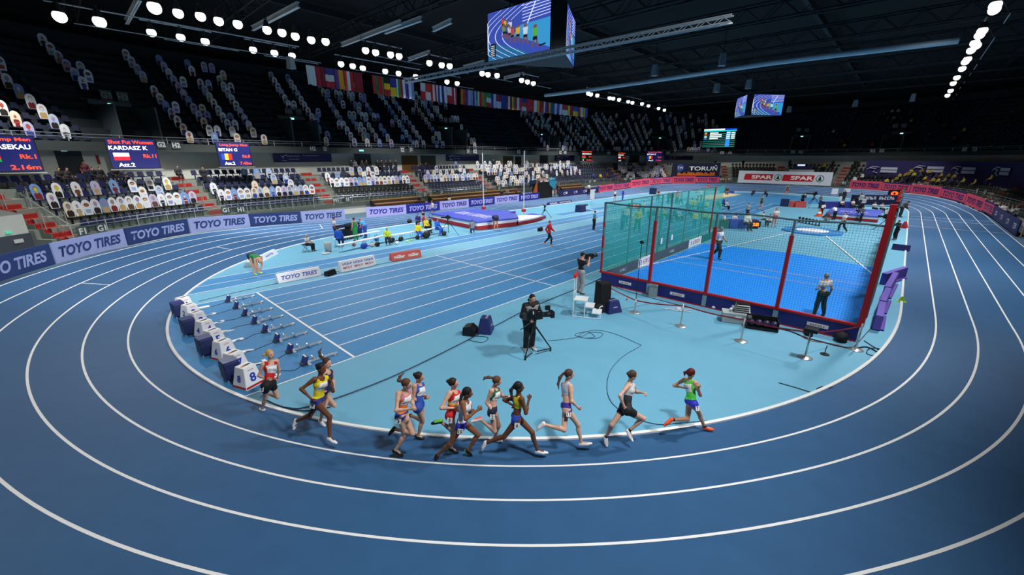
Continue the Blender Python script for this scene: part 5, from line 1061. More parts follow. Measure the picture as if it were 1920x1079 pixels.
for i in range(4):
    y0, y1 = ys[i], ys[i+1]; mb = MB(); mb.box((0, (y0+y1)/2-5, 0.27), (0.10, abs(y1-y0)-(0.1 if i < 3 else 0), 0.50), NAVYP); o = mb.build('front_board', CG)
    mb = MB(); c = (y0+y1)/2-5; mb.box((-0.055, c-0.1, 0.28), (0.01, 0.62, 0.13), WHITE); mb.build('sponsor_plate', o); letter('POLSKA', REDP, o, (-0.066, c-0.1, 0.28), (0, -1, 0), (0, 0, 1), width=0.45, height=0.07, bold=0.03)
    if i < 3: mb = MB(); mb.box((-0.01, y1-5, 0.25), (0.12, 0.16, 0.5), M('#86a6b4', 0.5)); mb.build('joint_plate', CG)
mb = MB(); mb.box((0, (CYL+CYR)/2-5, H_R+0.02), (0.13, CYL-CYR+0.1, 0.08), REDP); mb.build('top_rail', CG)
mb = MB(); mb.box((-0.05, (CYL+CYR)/2-5, 0.02), (0.05, CYL-CYR, 0.04), REDP); mb.build('bottom_rail', CG)
for i, y in enumerate(ys):
    ht = 3.3 if i not in (4,) else 4.55; mb = MB()
    if i == 0: 
        for z0, z1, m in ((H_R, 1.5, REDP), (1.5, 1.75, GREYP), (1.75, 2.35, REDP), (2.35, 2.75, GREYP), (2.75, 3.0, REDP), (3.0, HT, GREYP)): mb.box((0, y-5, (z0+z1)/2), (0.08, 0.08, z1-z0), m)
    elif i == 4: mb.box((0, y-5, (ht+H_R)/2), (0.17, 0.17, ht-H_R), REDP)
    else: mb.box((0, y-5, (ht+H_R)/2), (0.12, 0.12, ht-H_R), REDP); mb.box((0, y-5, (HT+ht)/2), (0.07, 0.07, HT-ht), GREYP)
    mb.build('front_post', CG)
mb = MB(); mb.path([(0, y-5, HT+0.03*math.sin(y*2)) for y in np.linspace(CYL, CYR, 24)], 0.035, M('#3e5a60', 0.7), 6); mb.build('top_rope', CG)
NETG = net_mat('#2f7f6e', 0.085, 0.075, 1, 2, 'net_green'); TEAL = net_mat('#12a898', 0.06, 0.12, 0, 2, 'net_teal', 0.46); TEALR = net_mat('#17a08c', 0.06, 0.3, 0, 2, 'net_teal_right', 0.45)
mb = MB(); mb.quad((0.03, CYL-5, H_R), (0.03, CYR-5, H_R), (0.03, CYR-5, HT), (0.03, CYL-5, HT), NETG); mb.build('front_net', CG)
mb = MB(); nx = 24
def side_net(y, m, x1=XB, top=lambda t: HT, sag=0.05): 
    vs = []; 
    for i in range(nx+1): x = (x1-CX0)*i/nx; yy = y-5+sag*math.sin(i*1.3); vs += [(x, yy, 0.5), (x, yy+sag*0.3*math.sin(i*2.1), top(i/nx))]
    mb = MB(); mb.add(vs, [(2*i, 2*i+2, 2*i+3, 2*i+1) for i in range(nx)], m); return mb
side_net(CYL+0.06, TEAL).build('left_net', CG); side_net(CYR-0.1, TEALR, 42.0).build('right_net', CG)
for i, (u, v) in enumerate(((1175, 490), (1212, 478), (1232, 470), (1250, 466), (1280, 450), (1310, 443), (1330, 436))):
    x = float(gy(u, v, CYL+0.06)[0]); mb = MB(); mb.tube((x-CX0, CYL+0.06-5, 0), (x-CX0, CYL+0.06-5, HT), 0.045, GREYP if i < 6 else REDP, 6); mb.build('left_post', CG)
for i, x in enumerate((20.2, 23.8, 27.5, 31.5, 36.0, 41.5)): mb = MB(); mb.box((x-CX0, CYR-5-0.04, 1.95), (0.2, 0.16, 3.9), REDP); mb.build('right_post', CG)
mb = MB(); mb.tube((0, CYL+0.06-5, HT), (XB-CX0, CYL+0.06-5, HT), 0.03, GREYP, 6); mb.build('left_top_rope', CG)
mb = MB(); mb.box((21.0, CYR-5-0.1, 0.25), (7.0, 0.05, 0.5), M('#2a2f6a', 0.5)); mb.build('right_far_board', CG)
x0 = CX0
for i, (xa, xb, m, t) in enumerate(((17.4, 20.9, DGREY, 'atena'), (20.95, 22.6, WHITE, 'Ppkrdr'), (22.65, 28.2, DGREY, 'atena'), (28.3, 30.6, WHITE, 'Ppkrdr'), (30.7, 34.5, M('#127a76', 0.6), ''))):
    mb = MB(); mb.box(((xa+xb)/2-CX0, CYL-0.06-5, 0.27), (xb-xa, 0.05, 0.52), M('#4d5458', 0.5) if m is DGREY else m); o = mb.build('side_board', CG)
    if t == 'atena': letter('arena', M('#c9d3d8', 0.5), o, ((xa+xb)/2-CX0, CYL-0.095-5, 0.27), (1, 0, 0), (0, 0, 1), width=0.7, height=0.14, bold=0.03)
    elif t: letter('Polsat', M('#b23a6c', 0.5), o, ((xa+xb)/2-CX0+0.15, CYL-0.095-5, 0.28), (1, 0, 0), (0, 0, 1), width=(xb-xa)*0.55, height=0.24, bold=0.03); mb = MB(); mb.box(((xa+xb)/2-CX0-(xb-xa)*0.33, CYL-0.095-5, 0.28), (0.06, 0.01, 0.3), M('#2a3a8a', 0.5)); mb.build('logo_mark', o)
# small white distance flags hanging on the left net
for k, (u, v) in enumerate(((1240.5, 452), (1260, 445))): p = gy(u, v, CYL-0.1); mb = MB(); mb.box((0, 0, 0), (0.24, 0.02, 0.34), WHITE, 0, 0.8); tag(mb.build('distance_card', loc=Vector(p)), '%s small white card hanging in the teal net' % ['left', 'right'][k], 'card')
# purple pads and clutter outside the right net
for k, (u0, v0, u1, v1) in enumerate(((1646, 606, 1652, 578), (1652, 576, 1663, 551), (1661, 549, 1677, 521), (1656, 523, 1696, 510))):
    A, B = gp(u0, v0, 0.3), gp(u1, v1, 0.3); x = (B-A); root = thing('foam_pad', 'purple foam pad outside the right net, %s from the near corner' % ORD[k], 'pad', ((A.x+B.x)/2, (A.y+B.y)/2, 0), math.atan2(x.y, x.x), 'purple foam pads by the cage corner'); mb = MB(); mb.box((0, 0, 0.30), (x.length, 0.22, 0.56), M('#6d58b8', 0.7)); mb.box((0, -0.12, 0.04), (x.length*0.9, 0.2, 0.06), M('#5c49a5', 0.7)); o = mb.build('pad', root); md = o.modifiers.new('b', 'BEVEL'); md.width = 0.04; md.segments = 2
mb = MB(); mb.lathe([(0.0, 0.24), (0.03, 0.23), (0.12, 0.02), (0.16, 0.02), (0.16, 0.0)], M('#b4e02a', 0.5), 14); tag(mb.build('marker_cone', loc=gp(1690, 566)), 'small lime marker cone on the kerb side outside the cage', 'cone')
# stanchions and red tape
STN = [(1190, 586, 455, 'tall stanchion carrying a microphone before the cage'), (1276, 612, 570, 'chrome stanchion in front of the second cage board'), (1389, 640, 596, 'chrome stanchion in front of the grey printer case'), (1509, 671, 618, 'chrome stanchion with black head, nearest the track'), (1604, 656, 605, 'chrome stanchion at the right front corner of the cage')]
SP = []
for u, v, vt, l in STN:
    g = gp(u, v); h = zat(u+1, vt, g.x, g.y); hh = min(h, 0.95); SP.append((g, hh)); root = thing('stanchion', l, 'stanchion', g, 0, 'chrome barrier stanchions before the cage'); CH = M('#c7cccf', 0.3, 0.7)
    mb = MB(); mb.lathe([(0.0, 0.05), (0.06, 0.045), (0.2, 0.015), (0.21, 0.0), (0, 0)], CH, 24); mb.build('base', root, smooth=True); mb = MB(); mb.tube((0, 0, 0.03), (0, 0, 0.55 if h > 1.5 else hh), 0.028, CH, 10); mb.build('post', root, smooth=True)
    if h > 1.5: mb = MB(); mb.tube((0, 0, 0.5), (0.02, 0, h), 0.014, BLACK, 6); mb.build('mic_pole', root); mb = MB(); mb.sphere((0.02, 0, h+0.02), 0.06, BLACK, 8, 6, (1, 1.6, 1)); mb.build('microphone', root)
    elif 'black head' in l: mb = MB(); mb.box((0, 0, hh+0.02), (0.3, 0.34, 0.1), BLACK); mb.box((0.05, 0, hh-0.1), (0.1, 0.12, 0.2), BLACK); mb.build('belt_head', root)
BELT = M('#b5202a', 0.5)
ends = [Vector((CX0-0.1, CYL, 0.1)), Vector((SP[0][0].x, SP[0][0].y, 0.5))]+[Vector((g.x, g.y, h-0.06)) for g, h in SP[1:4]]+[Vector((CX0, CYR, H_R))]
for i in range(len(ends)-1):
    a, b = ends[i], ends[i+1]; n_ = 10; P = [a+(b-a)*(k/n_)-Vector((0, 0, 0.05*math.sin(math.pi*k/n_))) for k in range(n_+1)]; mb = MB(); vs = [tuple(p+Vector((0, 0, s*0.024))) for s in (-1, 1) for p in P]; mb.add(vs, [(k, k+1, n_+2+k, n_+1+k) for k in range(n_)], BELT)
    o = mb.build('barrier_belt'); md = o.modifiers.new('t', 'SOLIDIFY'); md.thickness = 0.004; tag(o, 'red barrier belt, %s span counted from the left cage corner' % ORD[i], 'belt', 'red barrier belts before the cage')
# front-of-cage equipment
root = thing('printer_case', 'grey equipment case with slatted printer racks before the cage', 'case', gp(1378, 603), -1.2); mb = MB(); mb.box((0, 0, 0.2), (0.95, 0.55, 0.36), M('#a7b3b6', 0.5)); o = mb.build('case', root); mb = MB(); mb.box((0.05, -0.28, 0.25), (0.2, 0.012, 0.1), WHITE); mb.build('white_label', root)
for k in range(4): mb = MB(); mb.box((0.18, 0.1, 0.44+0.075*k), (0.52-0.03*k, 0.4, 0.022), M('#cfd4d4', 0.4)); mb.box((0.18, 0.12, 0.475+0.075*k), (0.42, 0.3, 0.04), BLACK); mb.build('rack_shelf', root)
mb = MB(); mb.sphere((-0.2, 0.02, 0.46), 0.06, WHITE, 8, 6); mb.build('white_roll', root)
root = thing('ball_rack', 'low rack holding black shot balls right of the printer case', 'rack', gp(1427, 617), -1.25); mb = MB(); mb.box((0, 0, 0.06), (1.0, 0.4, 0.08), BLACK)
for x in (-0.48, 0.48): mb.box((x, 0, 0.2), (0.03, 0.4, 0.36), BLACK)
mb.box((0, 0.2, 0.3), (0.98, 0.03, 0.3), RUBBER); mb.build('rack', root)
for k in range(4): mb = MB(); mb.sphere((0, 0, 0.14), 0.13, M('#23264a', 0.4), 14, 10); o = mb.build('shot_ball', None, smooth=True); g = gp(1427, 617); d = Vector((math.cos(-1.25), math.sin(-1.25), 0)); o.location = g+d*(-0.36+0.24*k)-Vector((-d.y, d.x, 0))*0.05+Vector((0, 0, 0.09)); tag(o, 'dark blue shot ball in the low rack, %s from the left' % ORD[k], 'ball', 'shot balls in the low rack')
root = thing('waste_bin', 'grey lidded bin behind the belt beside the first cage joint', 'bin', gp(1224, 556), -1.3); mb = MB(); mb.box((0, 0, 0.25), (0.34, 0.3, 0.5), M('#8d9aa0', 0.5), 0, 0.95); mb.build('body', root); mb = MB(); mb.box((0, 0, 0.515), (0.36, 0.32, 0.04), M('#7a878e', 0.5)); mb.box((0, 0, 0.54), (0.24, 0.2, 0.02), M('#5d6a70', 0.5)); mb.build('lid', root)
root = thing('folded_stand', 'folded white folding stand lying on the infield behind the second stanchion', 'stand', gp(1272, 582), -1.0); mb = MB(); mb.tube((-0.55, 0, 0.03), (0.55, 0.1, 0.03), 0.02, PW, 6); mb.tube((-0.3, -0.1, 0.03), (0.45, -0.16, 0.03), 0.02, PW, 6); mb.tube((-0.1, 0.08, 0.05), (0.05, -0.2, 0.05), 0.025, PW, 6); mb.box((0, 0, 0.06), (0.16, 0.12, 0.08), PW); mb.build('frame', root)
root = thing('towel_heap', 'small white heap against the dark cage board', 'towel', gp(1338, 578), 0.3); mb = MB(); mb.sphere((0, 0, 0.07), 0.12, M('#dfe6ea', 0.8), 9, 6, (1.6, 1, 0.9)); mb.sphere((0.16, 0.05, 0.06), 0.09, M('#dfe6ea', 0.8), 8, 6); mb.build('heap', root)
mb = MB(); mb.tube((-0.08, 0, 0.05), (0.10, 0.03, 0.10), 0.035, M('#e8641e', 0.5), 8, 0.02); tag(mb.build('hand_lamp', loc=gp(1177, 563)), 'small orange handheld thing dangling near the left cage board', 'tool')
root = thing('mic_stand', 'small black desk microphone standing alone near the track', 'microphone', gp(1546, 665)); mb = MB(); mb.lathe([(0, 0.03), (0.12, 0.02), (0.13, 0)], BLACK, 14); mb.build('base', root); mb = MB(); mb.path([(0, 0, 0.02), (0, 0, 0.2), (0.02, -0.01, 0.3)], 0.012, BLACK, 6); mb.build('stem', root)
for k, (u, v, sc_) in enumerate(((1516, 629, 0.8), (1576, 640, 1.3))): mb = MB(); mb.sphere((0, 0, 0.12*sc_), 0.15*sc_, RUBBER, 12, 8, (1.3, 1, 0.9)); mb.box((0.1, 0.05, 0.05), (0.3*sc_, 0.2, 0.1), RUBBER, 0.5); tag(mb.build('equipment_bag', loc=gp(u, v)), 'black equipment bag on the cables under the cage board, %s one' % ['left', 'right'][k], 'bag')
# cables around the cage corner and the infield
cable([gp(*p)[:2] for p in ((1455, 617), (1480, 622), (1510, 634), (1540, 642), (1570, 650), (1600, 655), (1625, 652), (1650, 665))], 'bundle of black cables along the foot of the cage board', 0.02)
cable([gp(*p)[:2] for p in ((1620, 640), (1635, 650), (1650, 660), (1640, 668), (1625, 664), (1630, 655), (1648, 655), (1651, 662))], 'looped black cable at the right front corner of the cage', 0.014)
cable([gp(*p)[:2] for p in ((1640, 668), (1628, 676), (1623, 684))], 'short cable end reaching to the kerb at the right', 0.012)
cable([gp(*p)[:2] for p in ((1500, 630), (1520, 640), (1555, 645), (1585, 652))], 'red cable among black ones below the cage board', 0.012, M('#a8272e', 0.6))
cable([gp(*p)[:2] for p in ((1650, 605), (1632, 618), (1612, 640), (1600, 652))], 'grey cable dropping from the pads to the cage corner', 0.014, M('#3a4650', 0.6))
cable([gp(*p)[:2] for p in ((530, 765), (560, 768), (600, 758), (660, 738), (740, 706), (830, 663), (920, 617), (1000, 576), (1100, 535), (1128, 522))], 'long dark double cable crossing the infield from runners to the cage', 0.018, M('#1e2d4e', 0.6))
cable([gp(*p)[:2] for p in ((500, 752), (525, 763), (570, 772), (620, 765))], 'dark cable curling under the two rear runners', 0.016)
cable([gp(*p)[:2] for p in ((1140, 534), (1180, 548), (1230, 562), (1300, 580), (1350, 592))], 'thin cable lying along the left cage boards', 0.012)
cable([gp(*p)[:2] for p in ((1168, 580), (1200, 574), (1240, 567))], 'pale thin cable beside the blue speaker cover', 0.01, M('#7a8a95', 0.6))
cable([gp(*p)[:2] for p in ((1028, 640), (1060, 637), (1090, 632), (1108, 624), (1130, 626), (1120, 635), (1090, 634), (1078, 628), (1100, 623), (1115, 632), (1098, 635), (1085, 630), (1112, 620), (1150, 626), (1195, 645), (1200, 650), (1170, 668), (1145, 695), (1138, 730), (1150, 760), (1190, 785), (1235, 797), (1280, 794), (1330, 790))], 'long thin camera cable looping across the infield to the kerb', 0.008)
cable([gp(*p)[:2] for p in ((895, 628), (880, 638), (905, 643), (915, 634), (890, 632), (878, 640))], 'small coil of cable in front of the black monitor', 0.01)
cable([gp(*p)[:2] for p in ((1460, 719), (1495, 729), (1520, 737))], 'short dark stick lying near the kerb on the right', 0.012); cable([gp(*p)[:2] for p in ((1531, 731), (1540, 727), (1555, 726), (1560, 728), (1545, 731))], 'small coil of cable by the kerb on the right', 0.014)
cable([(p[0], p[1]) for p in [gp(*q) for q in ((372, 566), (430, 552), (520, 532), (620, 512), (760, 488))]], 'thin cable lying along the strip beside sprint lane one', 0.01)
# blue trapezoid speaker covers, black box monitors
def cover(u, v, label, s=0.30, h=0.56, rz=0.6):
    root = thing('speaker_cover', label, 'speaker', gp(u, v), rz, 'blue tapered speaker covers'); mb = MB(); mb.box((0, 0, h/2), (s*2, s*1.7, h), M('#202b66', 0.6), 0, 0.62); o = mb.build('cover', root); md = o.modifiers.new('b', 'BEVEL'); md.width = 0.02
    letter('cover print', WHITE, root, (0, -0.05, h+0.004), (1, 0, 0), (0, 1, 0), width=s*1.0, height=0.07); letter('seiko', WHITE, root, (0, -s*0.85*0.8, h*0.5), (1, 0, 0), (0, 0.25, 1), width=0.2, height=0.05, off=0.02)
cover(911, 622, 'blue tapered cover beside the small black monitor'); cover(1146, 584, 'blue tapered cover beside the tall black draped speaker', 0.34, 0.5, -0.4)
root = thing('black_monitor', 'black floor monitor lying left of the blue tapered cover', 'monitor', gp(882, 627), 0.5); mb = MB(); mb.prism([(-0.2, -0.2, 0), (-0.2, 0.22, 0), (-0.2, 0.2, 0.3), (-0.2, -0.05, 0.36), (-0.2, -0.22, 0.22)], (0.4, 0, 0), BLACK); mb.build('cabinet', root)
root = thing('draped_speaker', 'tall speaker under black cloth beside the white steps', 'speaker', gp(1128, 582), -0.5); mb = MB(); mb.box((0, 0, 0.6), (0.52, 0.5, 1.2), M('#0c0d10', 0.9), 0, 0.93); o = mb.build('drape', root); md = o.modifiers.new('b', 'BEVEL'); md.width = 0.04; md.segments = 2
root = thing('cable_reel', 'black cable reel with a white arc at the foot of the draped speaker', 'reel', gp(1124, 588), -0.4); mb = MB(); mb.tube((0, -0.1, 0.2), (0, 0.05, 0.2), 0.19, RUBBER, 18); mb.build('drum', root); mb = MB(); mb.path([(0.12*math.cos(a), -0.115, 0.2+0.14*math.sin(a)) for a in np.linspace(1.2, 3.6, 8)], 0.018, WHITE, 5); mb.build('rim', root)
# white steps with platform for the raised camera operator
pg = gp(1098, 592); root = thing('step_platform', 'white metal step platform with hand posts before the cage', 'steps', pg, -1.13); PWM = M('#dfe5ea', 0.4)
for k, (x, z) in enumerate(((0.42, 0.22), (0.14, 0.45), (-0.2, 0.68))):
    mb = MB(); mb.box((x, 0, z), (0.34 if k < 2 else 0.5, 0.55, 0.035), PWM); mb.build('tread', root)
for sy in (-0.26, 0.26):
    mb = MB(); mb.path([(0.58, sy, 0.015), (0.58, sy, 0.2), (0.28, sy, 0.22), (0.28, sy, 0.43), (0.0, sy, 0.45), (0.0, sy, 0.66)], 0.018, PWM, 5); mb.tube((0.6, sy, 0.02), (-0.5, sy, 0.02), 0.018, PWM, 5); mb.tube((-0.46, sy, 0.02), (-0.46, sy, 1.55), 0.02, PWM, 6); mb.tube((-0.02, sy, 0.02), (-0.02, sy, 0.68), 0.018, PWM, 5); mb.build('side_frame', root)
mb = MB(); mb.path([(-0.46, -0.26, 1.55), (-0.46, 0.26, 1.55)], 0.02, PWM, 6); mb.tube((-0.46, -0.26, 0.95), (-0.46, 0.26, 0.95), 0.015, PWM, 5); mb.build('back_rail', root)
# main tripod camera in front
mg = gp(1001, 668); root = thing('tripod_camera', 'large broadcast camera on black tripod operated at the infield centre', 'camera', mg, -0.55); 
feet = [gp(985, 676)-mg, gp(1032, 659)-mg, gp(993, 652)-mg]
inv = Matrix.Rotation(0.55, 4, 'Z')
ap = Vector((0.0, 0.05, 1.05))
for f in feet:
    f = inv @ f; mb = MB(); mb.tube(ap, (f.x, f.y, 0.12), 0.03, RUBBER, 6, 0.02); mb.tube((f.x, f.y, 0), (f.x, f.y, 0.14), 0.028, RUBBER, 6); mb.tube((f.x, f.y, 0.1), (f.x*0.2, f.y*0.2, 0.13), 0.02, RUBBER, 5); mb.build('leg', root)
mb = MB(); mb.tube((0, 0.05, 0.95), (0, 0.05, 1.18), 0.07, BLACK, 10); mb.build('fluid_head', root); mb = MB(); mb.box((0, 0.05, 1.34), (0.5, 0.17, 0.24), BLACK); mb.box((-0.28, 0.05, 1.34), (0.14, 0.13, 0.2), DGREY); mb.box((0.05, 0.05, 1.48), (0.3, 0.03, 0.05), BLACK); mb.build('camera_body', root)
mb = MB(); mb.tube((0.22, 0.05, 1.33), (0.5, 0.05, 1.33), 0.075, BLACK, 12, 0.095); mb.box((0.56, 0.05, 1.33), (0.12, 0.24, 0.18), BLACK); mb.build('lens', root); mb = MB(); mb.box((-0.1, -0.12, 1.52), (0.2, 0.14, 0.14), BLACK); mb.box((0.35, -0.15, 1.62), (0.14, 0.1, 0.12), BLACK); mb.build('viewfinder', root)
mb = MB(); mb.tube((-0.1, 0.0, 1.15), (-0.5, -0.15, 1.0), 0.014, BLACK, 6); mb.build('pan_bar', root); mb = MB(); mb.box((-0.12, -0.2, 1.53), (0.02, 0.1, 0.08), WHITE); mb.build('white_card', root)
# ------------------------------------------------------------------ far half of the infield
root = thing('high_jump_mat', 'blue high jump landing mat with white and red sides at the far right', 'landing mat', (56.2, 3.2, 0))
def hj(z0, z1, m, g=0.0): mb = MB(); mb.prism([(-3.6+g, 2.1-g, z0), (-3.9+g, -2.1+g, z0), (3.2-g, -2.0+g, z0), (2.2-g, 2.3-g, z0)], (0, 0, z1-z0), m); return mb
hj(0.02, 0.28, PR, 0.1).build('red_base', root); hj(0.28, 0.5, PW, 0.1).build('white_side', root); o = hj(0.5, 0.6, BM_); o = o.build('blue_cover', root); letter('SPIETH', WHITE, o, (-1.2, 0, 0.606), (0, -1, 0), (1, 0, 0), width=2.4, height=0.7, bold=0.03)
SANDM = M('#c8b98e', 0.9, noise=0.1, nscale=4); mb = MB(); mb.box((71.5, 21.4, 0.03), (13.0, 3.0, 0.06), SANDM, -0.02); tag(mb.build('sand_pit'), 'tan long jump sand pit at the far end beyond the net', 'sand pit')
def led_box(u, v, txt, col, label, w=0.9, h=0.5, z0=0.15, rz=-0.83, dist=None):
    root = thing('led_clock', label, 'digital display', gp(u, v), rz); mb = MB(); mb.box((0, 0.08, z0+h/2), (w, 0.14, h), BLACK)
    for x in (-w*0.3, w*0.3): mb.box((x, 0.1, z0/2), (0.04, 0.1, z0), BLACK)
    mb.build('housing', root); letter(txt, em(col, 1.6), root, (0, -0.01, z0+h/2), (1, 0, 0), (0, 0, 1), width=w*0.66, height=h*0.62, bold=0.04)
led_box(1415, 430, '58', '#ff7a28', 'black digital clock showing 58 on the floor among the officials')
led_box(1673, 378, '0', '#ff5a20', 'digital clock with orange digit beside the green net at the far right', 1.6, 1.0, 0.6)
led_box(1188, 410, '120', '#ff4a3a', 'red digital display seen through the teal net', 1.3, 0.5, 1.0)
def far_box(u, v, d, m, label, z=0.0, nm='equipment_case', rz=0.2, cat='case'): mb = MB(); mb.box((0, 0, d[2]/2+z), d, m); return tag(mb.build(nm, loc=gp(u, v), rz=rz), label, cat)
far_box(1470, 387, (1.0, 0.9, 0.9), CASE, 'dark blue case left of the two red boxes at the far straight'); far_box(1489, 388, (0.8, 1.1, 0.7), M('#e05a52', 0.6), 'left red box behind the standing cameraman'); far_box(1500, 389, (0.8, 1.1, 0.7), M('#e05a52', 0.6), 'right red box behind the standing cameraman'); far_box(1224, 364, (0.9, 1.0, 1.0), CASE, 'dark blue case left of the athlete in black top and green trousers')
far_box(1535, 406, (0.7, 0.7, 0.08), M('#d8542a', 0.6), 'base of the orange cone by the bending official', nm='cone_base', cat='cone'); mb = MB(); mb.lathe([(0.26, 0.0), (0.2, 0.22)], M('#e0582a', 0.5), 12); mb.lathe([(0.2, 0.22), (0.15, 0.42)], WHITE, 12); mb.lathe([(0.15, 0.42), (0.05, 0.72), (0, 0.73)], M('#e0582a', 0.5), 12); p = gp(1535, 406); p.z = 0.085; tag(mb.build('traffic_cone', loc=p), 'orange and white traffic cone by the bending official', 'cone')
root = thing('judges_desk', 'officials desk with green and purple cloth behind the front net', 'desk', gp(1372, 428), -0.83); mb = MB(); mb.box((-1.2, 0, 0.36), (1.5, 0.7, 0.72), M('#2f6f6b', 0.6)); mb.build('left_cloth', root); mb = MB(); mb.box((0.35, 0, 0.38), (1.5, 0.7, 0.76), M('#3a56a8', 0.6)); mb.build('middle_cloth', root); mb = MB(); mb.box((1.6, 0, 0.38), (0.9, 0.7, 0.76), M('#4a3a72', 0.6)); mb.build('right_cloth', root)
root = thing('judges_desk', 'blue fronted officials desk behind the high jump mat', 'desk', gp(1568, 391), -0.83); mb = MB(); mb.box((0, 0, 0.4), (3.6, 0.8, 0.8), M('#2c2f86', 0.6)); mb.build('cloth', root)
root = thing('judges_desk', 'dark officials desk with white lettering at the far right', 'desk', gp(1640, 387), -0.83); mb = MB(); mb.box((0, 0, 0.8), (6.0, 0.6, 1.2), M('#15173a', 0.6)); mb.build('front', root); letter('seiko TIMING', WHITE, root, (0, -0.32, 1.05), (1, 0, 0), (0, 0, 1), width=4.0, height=0.35, bold=0.03)
mb = MB(); mb.box((0, 0, 0.2), (2.2, 0.5, 0.4), M('#2f4ec0', 0.6)); tag(mb.build('distance_board', loc=gp(1363, 363), rz=-0.83), 'low blue board behind the seated official at the sand pit', 'board')
far_box(1563, 368, (1.0, 0.1, 0.9), PW, 'white board left of the two standing officials at the far right', 0.3, 'info_board', -0.8, 'board'); far_box(1586, 368, (1.0, 0.1, 0.9), PW, 'white board right of the two standing officials at the far right', 0.3, 'info_board', -0.8, 'board')
for k in range(7): p = gp(1498+6.2*k, 417+1.2*k); mb = MB(); mb.tube((0, 0, 0), (0, 0, 0.35), 0.04, RUBBER, 6); mb.sphere((0, 0, 0.42), 0.12, RUBBER, 8, 6); mb.box((0, 0, 0.03), (0.4, 0.2, 0.05), RUBBER); tag(mb.build('shot_on_stand', loc=p), 'black shot resting on a low stand beyond the front net, %s from the left' % ORD[k], 'ball', 'shots on low stands beyond the net')
tripod_camera(gp(1522, 390), 'far camera on a tall tripod at the end of the sprint straight', 1.7, 1.2, 2.4, 0.95, 0.8); tripod_camera(gp(1657, 432), 'black camera on a tripod just inside the right net', 1.1, 1.2, 1.2, 0.7, 0.4); tripod_camera(gp(1606, 414), 'camera on tripod on the near side of the high jump mat', 1.35, 1.2, 2.6, 0.5, 0.5)
far_box(1688, 470, (0.9, 0.06, 0.4), PURP, 'small dark blue board between the right net and the kerb', 0, 'advertising_board', 1.5, 'advertising board')
mb = MB(); mb.prism([(-0.25, 0, 0), (0.25, 0, 0), (0, 0, 0.6)], (0, 0.3, 0), M('#b02a34', 0.6)); tag(mb.build('warning_triangle', loc=gp(1697, 428), rz=1.0), 'small red triangular marker between the right net and the kerb', 'marker')
